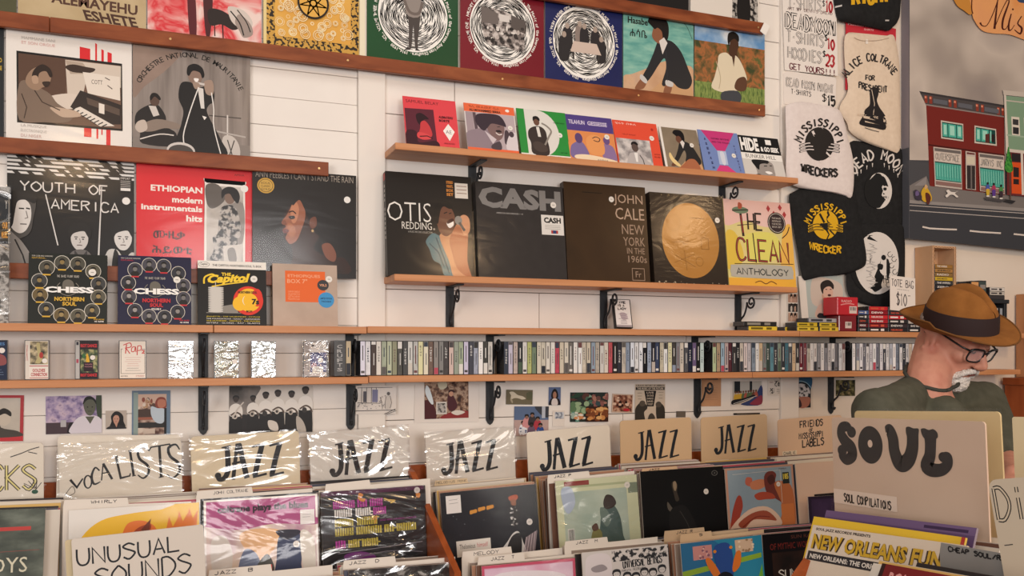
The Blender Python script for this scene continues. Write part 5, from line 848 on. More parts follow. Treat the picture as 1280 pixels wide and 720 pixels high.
def dr(a): a.R(10, 2, 90, 96, '#1f2328'); a.S('10 2 90 2 90 40 70 22 40 20 10 34', '#2f5a7c'); a.L('12 22 40 16 70 22 90 36', 3, '#8fb0c0', True); a.S('20 32 50 24 80 36 86 60 60 72 30 68', nz([(.42, '#2a2a2e'), (.52, '#c9c4c4')], 70)); a.S('14 72 40 64 86 66 80 90 50 98 30 90', '#a06a5a'); a.S('14 70 36 66 50 90 30 98 12 96', '#3a2a2e')
pin('photo', 'tall photo of a patterned garment under a blue arch, right of the notice', 'photo', 988.5, 469.5, 1016.5, 511.5, '#d5c8ba', dr)
pin('photo', 'dark photo of leaves and petals half behind the bracket nearest the man', 'photo', 1045, 475, 1069, 495, '#3c3a2a', lambda a: (a.R(0, 0, 100, 100, nz([(.36, '#23241a'), (.5, '#54502f'), (.62, '#8a8258')], 60)), a.specks(20, 20, 86, 90, 9, ['#c9bfa4', '#8a7a58', '#2a2a1c'], 4, 10, 3)))
pin('sticker_strip', 'narrow black sticker strip just above the second dim-light-tinted sign', 'sticker', 917, 516.5, 950, 518.7, '#221c18', lambda a: lines(a, 8, 50, 84, 1, 1, '#a88a6c', .6), dy=-.6)
# ================================================================ shirts, signs and the street painting
class PxArt(Art):
    """drawing measured on the photograph, laid on a real plane at depth Y"""
    clip = False
    def __init__(s, X, Y, zf=None): super().__init__(1, 1, zf); s.Xi = X.inverted(); s.Y = Y
    def pt(s, x, y):
        p = s.Xi @ at(x * 100, y * 100, s.Y); return (p.x, p.y, s.k * s.eps + (s.zf(p.x, p.y) if s.zf else 0))
def flip(Y, x, y): return Matrix.Translation(at(x, y, Y)) @ Matrix.Rotation(PI / 2, 4, 'X')
def ppx(s): n = [float(q) / 100 for q in s.split()]; return list(zip(n[::2], n[1::2]))
def cloth(name, label, out, Y, m, draw=None, puff=.022, wr=.004, seed=0, parts=None, k=5, cat='shirt'):
    P = crom(ppx(out), True, k); xs = [p[0] for p in P]; ys = [p[1] for p in P]
    X = flip(Y, (min(xs) + max(xs)) * 50, max(ys) * 100); a = PxArt(X, Y); Q = [a.pt(*p)[:2] for p in P]
    y0, y1 = min(q[1] for q in Q), max(q[1] for q in Q); N = 46; W = 34; sp = []
    for i in range(N + 1):
        y = y0 + (y1 - y0) * min(max(i / N, .002), .998); c = []
        for (ax, ay), (bx_, by) in zip(Q, Q[1:] + Q[:1]):
            if (ay <= y) != (by <= y): c.append(ax + (bx_ - ax) * (y - ay) / (by - ay))
        sp.append((y, min(c), max(c)))
    def zf(x, y):
        i = min(N, max(0, (y - y0) / (y1 - y0) * N)); j = min(N - 1, int(i)); f = i - j; l = sp[j][1] * (1 - f) + sp[j + 1][1] * f; r = sp[j][2] * (1 - f) + sp[j + 1][2] * f
        s = min(1, abs((x - (l + r) / 2) / max(1e-4, (r - l) / 2))); t = min(1, abs(2 * i / N - 1)); e = (1 - s ** 7) * (1 - t ** 12)
        nn = noise.noise(Vector((x * 9 + seed, y * 3.2 + seed * 2, seed))) + .5 * noise.noise(Vector((x * 22 + seed, y * 9, seed + 4)))
        return e * (puff + wr * nn)
    m_ = MB(); rows = []
    for y, l, r in sp: rows.append([(l + (r - l) * (.5 - .5 * math.cos(PI * j / W)), y, zf(l + (r - l) * (.5 - .5 * math.cos(PI * j / W)), y)) for j in range(W + 1)])
    m_.grid(rows, m); m_.grid([[(r[0][0], r[0][1], 0), (r[-1][0], r[-1][1], 0)] for r in rows], m, True)
    if draw:
        g = PxArt(X, Y - puff, lambda x, y: zf(x, y) + .0016); draw(g); n = len(m_.v); m_.v += g.v; m_.f += [[n + i for i in f] for f in g.f]; m_.mi += [m_.slot(g.ms[i]) for i in g.mi]
    o = m_.build(name, X=X, smooth=True); tag(o, label, cat)
    return o
CB = nz([(.3, '#1b1b1c'), (.7, '#232324')], 60, r=.85, bump=.2); CC = nz([(.3, '#dac6b0'), (.7, '#e2cfba')], 60, r=.85, bump=.2); CW = nz([(.3, '#dcd0cc'), (.7, '#e4d9d5')], 60, r=.85, bump=.2)
PW = '#d9d2cc'; PY = '#d9a822'
def glyphs(a, cx, cy, rx, ry, txt, a0, a1, ht, c, wt, tilt=0):
    """hand-cut letters on an oval arc"""
    n = len(txt); a.up()
    for i, ch in enumerate(txt):
        if ch == ' ': continue
        an = math.radians(a0 + (a1 - a0) * (i + .5) / n); ox, oy = cx + rx * math.sin(an), cy - ry * math.cos(an); u = an * .85 + tilt; wd = abs(math.radians(a1 - a0)) * (rx + ry) / 2 / n * .74
        for st_ in HF.get(ch, '').split('|'):
            if not st_: continue
            sm = st_[0] == '~'; q = []
            for t in st_.strip('~').split():
                lx = (int(t[0]) / 4 - .5) * wd; ly = int(t[1]) / 6 * ht; q.append(((ox + lx * math.cos(u) + ly * math.sin(u)) / 100, (oy + lx * math.sin(u) - ly * math.cos(u)) / 100))
            a.L(q, wt, c, smooth=sm and len(q) > 2, k=3, new=False)
# the two hand-lettered price signs
def pxsign(name, label, pts, Y, bg, draw, cat='sign'):
    P = ppx(pts); X = flip(Y, sum(p[0] for p in P) / len(P) * 100, max(p[1] for p in P) * 100); a = PxArt(X, Y); Q = [a.pt(*p)[:2] for p in P][::-1]
    a.prism(Q, -.002, 0, bg); draw(a); return tag(a.build(name, X=X), label, cat)
R_ = '#b03038'; G_ = '#4a4646'
def dr(a):
    a.H('T-SHIRTS', 985.5, -3, 41, 14, G_, 1.6, slope=3, outline='#e9e1da'); a.H('$', 1028, 1, 4, 7, G_, .8); a.H('10', 1032, 1, 8.5, 14, R_, 2.2, slope=1)
    a.H('ART BY DENNIS DREAD', 984.5, 8.5, 56, 3.4, '#6a4a4a', .5, slope=7); a.H('DEADMOON', 982.5, 16, 61, 18, '#2a2828', 3.6, slope=11, outline='#e9e1da'); a.H('T-SHIRTS', 984, 38, 46, 14, G_, 1.9, slope=7.5, outline='#e9e1da'); a.H('$', 1031, 44, 4, 7, '#2a2828', .9); a.H('10', 1034, 48, 9, 13, R_, 2.2, slope=2)
    a.H('HOODIES', 985, 58, 42, 14, G_, 1.9, slope=7.5, outline='#e9e1da'); a.H('$', 1028.5, 64, 4, 7, '#2a2828', .9); a.H('23', 1032, 68, 11, 14, R_, 2.4, slope=2); a.H('GET YOURS!!!', 987, 79, 58, 7, '#6a2a34', 1.1, slope=9)
pxsign('price_sign', 'tall white hand-lettered shirt and hoodie price sign at the top', '976 -60 1044 -52 1047.5 95 981 87.5', 2.782, '#e9e1da', dr)
def dr(a): a.H('DEAD MOON NIGHT', 983, 97, 59, 10, G_, 1.7, slope=10, outline='#e6ddd6'); a.H('T-SHIRTS', 989, 111, 25, 6, '#4a4646', .8, slope=4); a.H('$', 1028, 118, 6, 9, '#2a2828', 1.2); a.H('15', 1034, 120, 10, 12, '#2a2828', 2.4, slope=1)
pxsign('price_sign', 'second white hand-lettered sign with the fifteen dollar price', '979 92 985 88.5 1044 97 1045.5 100 1044 136 980 130', 2.786, '#e6ddd6', dr)
def dr(a): a.T('MISSISSIPPI RECORDS', 1060, 28.6, 52, 2.6, '#e3b3b0', .02, slope=6); a.T('SHIRTS', 1080, 35.5, 12, 2.4, '#e3b3b0', .02, slope=1)
pxsign('poster', 'red poster peeking out behind the cream shirt', '1057.5 24 1120 36 1119 119 1057 112', 2.790, '#c2323e', dr, 'poster')
# shirts, lowest layer first
def moon(a, cx, cy, rx, ry, skull=1):
    a.E(cx, cy, rx, ry, PW, 40); a.E(cx - rx * .18, cy, rx * .98, ry * .97, '#1d1d1e', 40); a.up(); a.poly([((cx + rx * .98 * math.sin(t * PI / 14)) / 100, (cy - ry * math.cos(t * PI / 14)) / 100) for t in range(15)] + [((cx + rx * .5) / 100, (cy + ry * .5) / 100), ((cx + rx * .18) / 100, (cy + ry * .25) / 100), ((cx + rx * .3) / 100, (cy) / 100), ((cx + rx * .2) / 100, (cy - ry * .2) / 100), ((cx + rx * .5) / 100, (cy - ry * .6) / 100)], PW)
    k = '#1d1d1e'; a.E(cx + rx * .45, cy - ry * .1, rx * .14, ry * .1, k, 12); a.P([((cx + rx * .3) / 100, (cy + ry * .1) / 100), ((cx + rx * .46) / 100, (cy + ry * .2) / 100), ((cx + rx * .3) / 100, (cy + ry * .22) / 100)], k)
    for i in range(4): a.L([((cx + rx * (.34 + i * .07)) / 100, (cy + ry * .3) / 100), ((cx + rx * (.36 + i * .07)) / 100, (cy + ry * .42) / 100)], .7, k)
    for i in range(9): t = i / 8; a.S([((cx + rx * (.75 + .12 * math.sin(i * 2))) / 100 + dx / 100, (cy - ry * .55 + ry * 1.1 * t + dy) / 100) for dx, dy in ((-1.2, 0), (0, -1), (1.2, 0), (0, 1))], k) if skull > 1 else None
def dr(a):
    glyphs(a, 1096, 232, 29, 33, 'DEAD MOON', -66, 68, 12, PW, 2.0)
    for x, y in ((1072, 215), (1076, 212), (1083, 207), (1090, 204), (1105, 204), (1111, 207), (1117, 211), (1122, 217)): a.L([(x / 100, y / 100), (x / 100, (y + 5) / 100)], [1.4, .4], PW)
    moon(a, 1098.5, 238.5, 16, 22.5)
cloth('shirt', 'black shirt with jagged white title and a small skull moon', '1062 178 1100 184 1128 188 1129 240 1129 284 1100 286 1064 283 1062 230', 2.797, CB, dr, .010, .002, 3)
def dr(a):
    a.E(1096, 329, 27, 39, PW, 44); a.E(1088, 330, 25, 36, '#1d1d1e', 44); a.S('1102 320 1107 308 1117 313 1121 330 1119 350 1112 361 1105 364 1101 356 1104 346 1099 338', PW); k = '#1d1d1e'
    a.E(1104, 322, 3, 3.4, k, 12); a.S('1097 330 1103 331 1102 337 1097 336', k); a.L('1100 347 1110 350', 1, k)
    for i in range(4): a.L([((1101 + i * 3) / 100, 3.44), ((1101 + i * 3) / 100, 3.54)], .7, k)
    for i, (x, y) in enumerate(((1112, 318), (1117, 324), (1114, 332), (1118, 340), (1112, 344), (1110, 356))): a.L([((x + 3 * math.cos(t)) / 100, (y + 3.4 * math.sin(t)) / 100) for t in (0, 1, 2, 3, 4, 5)], .7, k)
    for i in range(13): y = 304 + i * 4.2; a.L([((1086 + 4 * math.sin(i * 2.1)) / 100, y / 100), ((1092 + 4 * math.sin(i * 1.3)) / 100, (y + 3) / 100), ((1085 + 3 * math.cos(i * 1.7)) / 100, (y + 5) / 100)], .9, '#b5b0ac')
cloth('tote_bag', 'black bag with a large crescent moon and skull above the cassettes', '1064 284 1100 281 1126 280 1131 300 1131 345 1130 366 1127 383 1110 385.5 1080 380 1060 368 1058 330', 2.784, CB, dr, .010, .002, 5, cat='bag')
def dr(a):
    glyphs(a, 1089, 108, 29, 32, 'ALICE COLTRANE', -70, 66, 9, '#2a2627', 1.6); a.H('FOR', 1082, 94, 11, 6, '#2a2627', 1.2, slope=1); a.H('PRESIDENT', 1073.5, 102, 35, 7.5, '#2a2627', 1.4, slope=6, arc=-2)
    k = '#262224'; a.S('1087 113 1091 109 1096 111 1097 118 1095 126 1098 134 1104 142 1104 146 1082 144 1080 138 1086 132 1087 124', k); a.S('1076 148 1084 140 1096 144 1106 148 1106 162 1092 160 1074 156', k); a.P('1078 145 1106 150 1106 153 1078 148', '#d5c1ac'); a.T('ALICE COLTRANE FOR', 1070, 142, 34, 3, '#d5c1ac', .02, slope=5); a.P('1080 150 1108 155 1108 158 1080 153', '#d5c1ac'); a.T('PRESIDENT', 1084, 151.5, 24, 3, k, .02, slope=3); a.L('1089 112 1092 130 1090 150', .7, '#d5c1ac'); a.L('1080 160 1090 163 1098 165', .7, k)
    a.L('1068 47 1074 50 1084 51 1100 50 1112 47', .8, '#b59f8a', True); a.R(1082, 49, 1085, 55, '#e9dfd4')
cloth('shirt', 'cream shirt with black arched lettering and a seated figure print', '1056 46 1066 39.5 1075 40.5 1084 47 1100 47.5 1113 43 1119 49 1124 80 1125 120 1125 186 1112 187.5 1098 184 1076 175 1062 164 1059 154 1050 140 1051 130 1060 112 1056 80', 2.785, CC, dr, .014, .005, 7)
def wreck(c, bgc, x, y, s, second):
    def dr(a):
        f = lambda L: [((x + dx * s) / 100, (y + dy * s) / 100) for dx, dy in L]
        glyphs(a, x, y + 2, 22 * s, 24.5 * s, 'MISSISSIPPI', -84, 88, 9 * s, c, 2.0 * s, .06)
        a.E(x, y, 18.5 * s, 21 * s, c, 40); a.P(f([(-1, -22), (3, -14), (-1, -8), (4, 0), (0, 8), (4, 14), (0, 23), (2, 23), (6, 14), (3, 8), (7, 0), (2, -8), (6, -14), (3, -22)]), bgc); a.S(f([(-8, -2), (0, -6), (8, -1), (8, 5), (0, 8), (-8, 4)]), bgc)
        for dy in (-1, 3, 7):
            a.L(f([(-25, dy + 3), (-14, dy), (-3, dy + 1)]), 2.4 * s, c, True); a.L(f([(-24, dy + 3), (-14, dy), (-3, dy + 1)]), 1.2 * s, bgc, True); a.L(f([(25, dy + 3), (14, dy + 1), (3, dy)]), 2.4 * s, c, True); a.L(f([(24, dy + 3), (14, dy + 1), (3, dy)]), 1.2 * s, bgc, True)
        a.L(f([(-9, -16), (-2, -3)]), 3 * s, bgc); a.L(f([(6, 8), (14, 16)]), 2 * s, bgc)
        a.H(second, x - 23 * s, y + 24 * s, 46 * s, 9.5 * s, c, 2.3 * s, slope=7 * s if second[0] == 'W' else 1, arc=-3)
    return dr
cloth('shirt', 'black shirt with golden yellow disc print hanging above the woman single', '986 246 990 241 1010 232 1040 228 1064 234 1072 262 1080 300 1083 326 1076 336 1050 344 1030 345 1012 349 1003 347 996 310 989 270', 2.770, CB, wreck(PY, '#1e1e1f', 1031.5, 281, .86, 'WRECKER'), .014, .005, 11)
cloth('shirt', 'white shirt with black broken disc print hanging below the price signs', '982 140 984 131 1000 127 1016 129 1042 134 1052 142 1059 168 1067 205 1065 245 1052 243 1030 239 1008 237 992 232 983 222 983 180', 2.754, CW, wreck('#262323', '#e0d5d1', 1024, 180, 1.0, 'WRECKERS'), .014, .004, 13)
def dr(a): a.H('RIGHT', 1066, -14, 46, 20, PY, 4.2, slope=-4); a.R(1050, 4.6, 1055, 6.6, '#c9c4c0'); a.R(1107, 24.5, 1112, 26, '#c9c4c0')
cloth('hoodie', 'black folded hoodie with yellow lettering cut off by the top edge', '1040 -60 1041 -10 1044 14 1047 24 1053 28 1066 27 1082 28 1096 32 1106 37.5 1111 38.5 1117 33 1122 27 1125.5 10 1125 -60 1084 -70', 2.778, CB, dr, .03, .004, 17)

# ---------------------------------------------------------------- the painted street canvas
Yp = 2.757; X = flip(Yp, 1136.5, 297.5); pa = PxArt(X, Yp)
bl = pa.pt(11.365, 2.975); W_ = 1.5; H_ = 1.5
SKY = nz([(.28, '#8d8380'), (.42, '#a2978f'), (.55, '#c2b6ac'), (.72, '#8f8583')], 2.6, r=.7, detail=2.2, dist=.2)
pa.box((0, 0, -.042), (W_, H_, -.0003), '#57575c'); pa.R(1137, -140, 1380, 203, SKY)
pa.eps = .00005; a = pa
a.add([(-.0004, .37, -.0415), (-.0004, .37, -.0005), (-.0004, H_, -.0005), (-.0004, H_, -.0415)], [(0, 1, 2, 3)], '#8a8288')
a.P('1137 200 1400 205 1400 320 1137 298.5', '#45454a'); a.P('1137 201 1164 204 1164 232 1160 220 1142 232 1137 230', '#4a4a4e'); a.P('1137 232 1158 220 1162 232 1256 243 1400 254 1400 270 1137 252', '#77716f'); a.P('1143 232 1158 221 1158 232', '#8a8484')
a.P('1137 250 1400 269 1400 273 1137 254', '#8f8987'); a.P('1137 254.5 1400 274 1400 325 1137 298', '#3c3d42')
for y in (256.6, 263): a.L([(11.37, y / 100), (14, (y + 18.5) / 100)], .9, '#b5aca8')
for p in ('1153 283.5 1162 285.5 1180 286.5 1196 287', '1212 288.5 1226 290 1251 291.5', '1267 292.5 1290 295', '1312 297 1340 299'): a.L(p.replace(' ', ' '), 2, '#d5cbc4')
a.P('1157.5 130 1255 145 1256 244 1162 232.5 1160 180', '#742620'); a.P('1160 180 1256 193 1256 195 1160 182', '#4a1814')
a.P('1149 114 1256 131.5 1256 147 1157.5 131.5', '#4b4647'); a.P('1149 114 1256 131.5 1256 134 1151 117', '#383436'); a.P('1157 130 1256 145.5 1256 147 1157.5 131.8', '#8a7f7c')
for x in (1155.5, 1161.5, 1185.5, 1192, 1219.5, 1226, 1246, 1251.5): s_ = (x - 1149) * .163; a.P([(x / 100, (118 + s_) / 100), ((x + 3.6) / 100, (118.7 + s_) / 100), ((x + 3.6) / 100, (128 + s_) / 100), (x / 100, (127.4 + s_) / 100)], '#8a3a2c'); a.P([(x / 100, (119 + s_) / 100), ((x + 2.4) / 100, (119.5 + s_) / 100), ((x + 2.4) / 100, (122 + s_) / 100), (x / 100, (121.6 + s_) / 100)], '#d98a70')
for x in (1166, 1197, 1230): a.P([(x / 100, (120.5 + (x - 1149) * .163) / 100), ((x + 18) / 100, (123.5 + (x - 1149) * .163) / 100), ((x + 18) / 100, (129 + (x - 1149) * .163) / 100), (x / 100, (126 + (x - 1149) * .163) / 100)], '#5f6068')
def win(p, q, c1, bars):
    a.P(p, '#c9bfb4'); a.P(q, '#16443f'); P = ppx(q)
    for u0, u1 in bars:
        f = lambda u, v: ((P[0][0] * (1 - u) + P[1][0] * u) * (1 - v) + (P[3][0] * (1 - u) + P[2][0] * u) * v, (P[0][1] * (1 - u) + P[1][1] * u) * (1 - v) + (P[3][1] * (1 - u) + P[2][1] * u) * v)
        a.up(); a.poly([f(u0, .07), f(u1, .07), f(u1, .93), f(u0, .93)], c1); a.up(); w2 = (u1 - u0) * .2; a.poly([f(u0 + w2, .16), f(u1 - w2, .16), f(u1 - w2, .8), f(u0 + w2, .8)], '#9fd6c6')
win('1175.5 150.5 1203.5 155 1204 177 1176 173', '1177 152.5 1202.5 156.5 1203 175 1177.5 171.5', '#4fae9c', ((.03, .26), (.3, .68), (.72, .97))); win('1217.5 157 1244.5 161.5 1245.5 182.5 1217.5 179', '1219 159 1243.5 163 1244 180.5 1219 177', '#4fae9c', ((.03, .24), (.28, .66), (.72, .8)))
a.P('1231 168 1236 167 1236 179 1231 178.5', '#5a2c28'); a.P('1238.5 168 1242.5 168.5 1242.5 178 1238.5 177.5', '#2a1c1c')
def shop(x0, y0, x1, y1, yb0, yb1, txt):
    a.P([(x0 / 100, y0 / 100), (x1 / 100, y1 / 100), ((x1 + 1) / 100, yb1 / 100), ((x0 + 2) / 100, yb0 / 100)], '#c0b4ac'); d = (y1 - y0) / (x1 - x0)
    f = lambda L: [((x0 + u) / 100, (y0 + v + d * u) / 100) for u, v in L]; w_ = x1 - x0
    a.P(f([(1.4, 1.4), (w_ - 1, 1.4), (w_ - .6, 5), (1.6, 5)]), '#6a6462'); a.P(f([(1.6, 6), (w_ - .8, 6), (w_ - .4, 17), (2, 17)]), '#d2c6bc'); a.H(txt, x0 + 3, y0 + 7.6, w_ - 5, 8, '#3a3634', 1.0, slope=d * (w_ - 5)); a.H(txt, x0 + 3, y0 + 7.6, w_ - 5, 8, '#e6dcd2', .3, slope=d * (w_ - 5))
    a.P(f([(1.8, 18), (w_ - .4, 18), (w_, 41), (3, 41)]), '#1f4a46'); a.P(f([(2, 19.5), (w_ - .6, 19.5), (w_ - .2, 40), (3, 40)]), '#56b0a0')
    for i in range(1, 11): u = w_ * i / 11; a.L(f([(u, 20), (u + .5, 39)]), .5, '#2f7a70'); a.L(f([(u + 1.2, 22), (u + 1.6, 36)]), .7, '#86ccbc')
    a.P(f([(3, 42.5), (w_, 42.5), (w_ + .2, 47), (3, 47)]), '#8a6a64')
shop(1166, 183.5, 1201, 187.8, 233, 237, 'OUTERSPACE'); shop(1222, 191, 1254, 195, 239, 243, 'JARVIS INC')
a.P('1205.5 189 1218 191 1218.5 238 1206 236.5', '#c0b4ac'); a.P('1207 190.5 1217 192 1217 194 1207 193', '#6a3a38'); a.P('1207 195.5 1217 196.5 1217 206 1207 205', '#cfc6b2'); a.P('1207 207 1217.5 207.5 1217.5 237 1207.5 236', '#322c2c'); a.P('1211.7 207 1213.4 207 1213.8 237 1212 237', '#6f6866')
a.P('1255 120 1400 134 1400 206 1257 189', '#7d9a80'); a.P('1252 113 1400 128 1400 134 1253 119', '#c2b8ae'); a.L('1256 126 1300 131', 1.4, '#c2b8ae'); a.P('1253.5 119 1256 119.5 1259.5 192 1256 192', '#d2c8be'); a.P('1257 186 1400 203 1400 207 1257 190', '#d2c8be'); a.P('1257 168 1300 173 1300 175 1257 170', '#9ab09a')
for x in (1262.5, 1278): s_ = (x - 1262) * .1; a.P([(x / 100, (146 + s_) / 100), ((x + 10) / 100, (147 + s_) / 100), ((x + 11) / 100, (170 + s_) / 100), ((x + 1) / 100, (169 + s_) / 100)], '#d9d0c4'); a.P([((x + 1.8) / 100, (149 + s_) / 100), ((x + 9) / 100, (150 + s_) / 100), ((x + 9) / 100, (157 + s_) / 100), ((x + 1.8) / 100, (156 + s_) / 100)], '#3a3838'); a.P([((x + 2) / 100, (159 + s_) / 100), ((x + 9.4) / 100, (160 + s_) / 100), ((x + 9.4) / 100, (168.4 + s_) / 100), ((x + 2) / 100, (167.4 + s_) / 100)], '#2c2a2c')
a.P('1257 190 1400 206 1400 256 1257 244', '#6a2a2a'); a.P('1263 192 1274 193 1274 203 1263 202', '#2a2224'); a.P('1262.5 203 1275 204 1275.5 243 1263 242', '#d2501e'); a.P('1265 209 1272 210 1272 222 1265 221.5', '#2c2020'); a.P('1265 224 1272 224.5 1272 231 1265 230.5', '#2c2020'); a.P('1274 190 1277 190 1278.5 244 1275.5 244', '#d2c8be')
a.P('1259.8 213 1261.2 213 1262 250 1260.6 250', '#5a463a'); a.S('1258.5 184 1260.5 190 1263 202 1264.5 213 1259 216 1254 211 1256 200', nz([(.4, '#1f6a2a'), (.6, '#4a9a3c')], 90, r=.6)); a.P('1254 249 1268 251.5 1264 255 1252 252', '#2c2a2c')
a.S('1181 239 1184 237.5 1187 240 1192 240.5 1196 239 1192 242 1196 246 1194 247 1190 244 1186 244 1182 247 1180 245 1183 242', '#d9d2cc'); a.S('1150 240 1154 234 1158 236 1163 246 1162 252 1158 250 1156 253 1151 250', '#c9a02c'); a.S('1155 242 1159 242 1162 248 1159 256 1156 252', '#5a2c22'); a.S('1154 233 1156 231 1158 234 1155 237', '#c9a37a'); a.S('1141 239 1145 238 1150 244 1150 250 1143 249', '#3c3444'); a.S('1143 240 1146 239 1147 244 1143 245', '#6a5a84')
for x, y, c, c2 in ((1233, 229, '#4a5aa8', '#c9a83a'), (1240.5, 230, '#a83a5a', '#5a3a8a'), (1249.5, 232, '#4a8a4a', '#3a2c34')): a.S([((x + dx) / 100, (y + dy) / 100) for dx, dy in ((-2, 9), (-2, 3), (0, 2), (2, 3), (2, 9))], c); a.S([((x + dx) / 100, (y + dy) / 100) for dx, dy in ((-2, 8), (2, 8), (1.6, 15), (-1.2, 16))], c2); a.E(x, y + .6, 1.3, 1.7, '#2a2020', 8); a.E(x, y + 16.4, 2.2, 1, '#d9d2cc', 8)
a.P('1228 247 1256 250 1250 253 1230 250', '#4a4648')
a.S('1184 -24 1210 -40 1216 -10 1213 18 1203 14 1192 4', '#c98a3c'); a.S('1212 -40 1300 -40 1320 30 1300 56 1280 51 1260 44 1240 42.5 1226 39 1217 28 1213 14', nz([(.3, '#e0904e'), (.5, '#e6a468'), (.7, '#dc9a6c')], 5, r=.6, dist=.5)); a.L('1213.5 -12 1212.5 10 1214 18', 1.6, '#5a2c14', True); a.S('1268 -6 1290 -10 1290 4 1276 4.5 1270 2', '#3a4a6a')
B_ = '#4a1c10'; a.L('1223 29 1226 33 1232 32 1240 16 1247 -4', [2.6, 1.4, 1, 1.2, 1.2], B_, True); a.L('1246 -6 1243 18 1241 37', [1, 2.2, 3], B_, True); a.L('1241 36 1250 14 1257 1 1259 4 1252 24 1251 36 1255 37 1258 32', [1, 1, 1.2, 1.6, 2.6, 2.2, 1, .8], B_, True); a.L('1262 18 1259 30 1259 38 1262 38 1266 32', [1.4, 2.2, 2.4, 1, .8], B_, True); a.E(1264, 12.5, 1.2, 1.2, B_, 10); a.L('1275 21 1270 30 1275 36 1273 43 1266 38', [1.2, 1.6, 2.6, 2, 1], B_, True); a.L('1288 24 1281 34 1288 40 1284 48 1278 43', [1.2, 1.6, 2.6, 2, 1], B_, True); a.H('ISSIPPI', 1292, 24, 60, 20, B_, 2)
tag(pa.build('street_painting', X=X), 'large canvas painting of a street with a red shop building under grey clouds', 'painting')
# ================================================================ the wall bins full of records
bx_ = lambda q, lo, hi: q.box(lo, hi, BINWOOD, bev=.0015)
def bin_parts():
    b = empty('record_bin', (.9, 2.76, 0), 'long stepped wooden record bin along the wall under the pinned photos', 'record bin'); X0 = Matrix.Translation((-.9, -2.76, 0))
    xl, xr = -.75, 2.45
    for nm, lo, hi in (('back_panel', (xl, 2.752, .55), (xr, 2.772, 1.135)), ('upper_base', (xl, 2.36, .762), (xr, 2.752, .782)), ('step_panel', (xl, 2.345, .60), (xr, 2.36, .782)), ('lower_base', (xl, 2.20, .595), (xr, 2.345, .613)), ('front_panel', (xl, 2.18, .40), (xr, 2.20, .70)), ('plinth', (xl, 2.22, 0), (xr, 2.74, .40))):
        q = MB(); bx_(q, lo, hi); q.build(nm, b, X0)
    for px in (522,):
        x = at(px, 600, 2.6).x; q = MB(); ln = lambda Y: 1.115 + (Y - 2.6) * .44
        P = [(2.202, .60), (2.7515, .60), (2.7515, 1.135), (2.66, ln(2.63)), (2.202, ln(2.16))]
        q.prism([(y, z) for y, z in P], -.009, .009, BINWOOD, Matrix(((0, 0, 1, x - .9), (1, 0, 0, -2.76), (0, 1, 0, 0), (0, 0, 0, 1)))); q.build('divider', b)
    return b
bin_parts()
# --- edge-on records: a few kinds, copied
def proto(edge, side):
    a = Art(.306, .306); a.box((-.153, 0, -.0036), (.153, .306, 0), edge); a.add([(-.1525, .001, .0003), (.1525, .001, .0003), (.1525, .305, .0003), (-.1525, .305, .0003)], [(0, 1, 2, 3)], side); return a.build('record_album')
KINDS = [proto(*k) for k in (('#d0c6ba', '#d9cbb8'), ('#b5aaa0', '#6a4a3c'), ('#d5cabd', '#c9bfb2'), ('#3c3230', '#2a2626'), ('#bfa892', '#a87c64'), ('#ded6cc', '#8c7c70'), ('#d0b8b0', '#b5485a'), ('#6a5a52', '#4a4c5a'), ('#c4b49c', '#d0a860'))]
used_ = set()
def stack(front, n, dy, label, seed, dirv=Vector((0, 1, 0)), dz=.003, first=0):
    rn = random.Random(seed); M = front.matrix_world.copy(); u = M.to_3x3() @ Vector((1, 0, 0)); hfr = front['_h']
    for i in range(n):
        k = KINDS[rn.randrange(len(KINDS))]; off = dirv * (dy * (i + 1 + first) + rn.uniform(-.001, .001)) + u * rn.uniform(-.006, .006) + Vector((0, 0, rn.uniform(-.007, .005) + dz * i / max(1, n)))
        X = Matrix.Translation(off) @ M @ Matrix.Translation((0, hfr - .306, -.006)) @ Matrix.Rotation(rn.uniform(-.008, .008), 4, 'Z')
        if k not in used_: used_.add(k); o = k; o.matrix_world = X
        else: o = k.copy(); COL.objects.link(o); o.matrix_world = X
        tag(o, label, 'record', 'records behind: ' + label[-60:])
def lp(label, tl, tr, bg, draw, Yt, Yb, h=None, sticker=None, sleeve=None, pl=at, edge='#cfc2b2', parts=None, t=.004, vs=1):
    bl = (tl[0] + 2, tl[1] + 60); o = cover('record_album', label, 'record', tl, tr, bl, Yt, Yb, bg=bg, draw=draw, t=t, h=h or .307, edge=edge, sticker=sticker, sleeve=sleeve, pl=pl, parts=parts, vs=vs); o['_h'] = h or .307; return o
def lpf(*a, Y=2.48, lean=.016, **k): return lp(*a, Y, Y - lean, **k)
def header(label, tl, tr, bl, Y, draw, bg='#dccdb6', h=.30, down=.17, sleeve=None, pl=at, rad=.012, lean=0, name='header_card'):
    X, wd, hh = frame(tl, tr, bl, Y, Y - lean, h, pl); a = Art(wd, h); hw = wd / 2; P = [(-hw, -down), (hw, -down)]
    for cx, cy, s in ((hw - rad, h - rad, 0), (-hw + rad, h - rad, 1)): P += [(cx + rad * math.cos(PI / 2 * (s + q / 5)), cy + rad * math.sin(PI / 2 * (s + q / 5))) for q in range(6)]
    a.prism(P, -.003, 0, bg); draw(a); o = a.build(name, X=X); tag(o, label, 'divider sign'); o['_h'] = h
    if sleeve:
        q = MB(); z = a.k * .00006 + .002; g = .005; q.add([(-hw - g, -down, z), (hw + g, -down, z), (hw + g, h + g, z), (-hw - g, h + g, z)], [(0, 1, 2, 3)], sleeve); q.build('plastic_sleeve', o)['label'] = 'clear crinkled plastic sleeve'
    return o
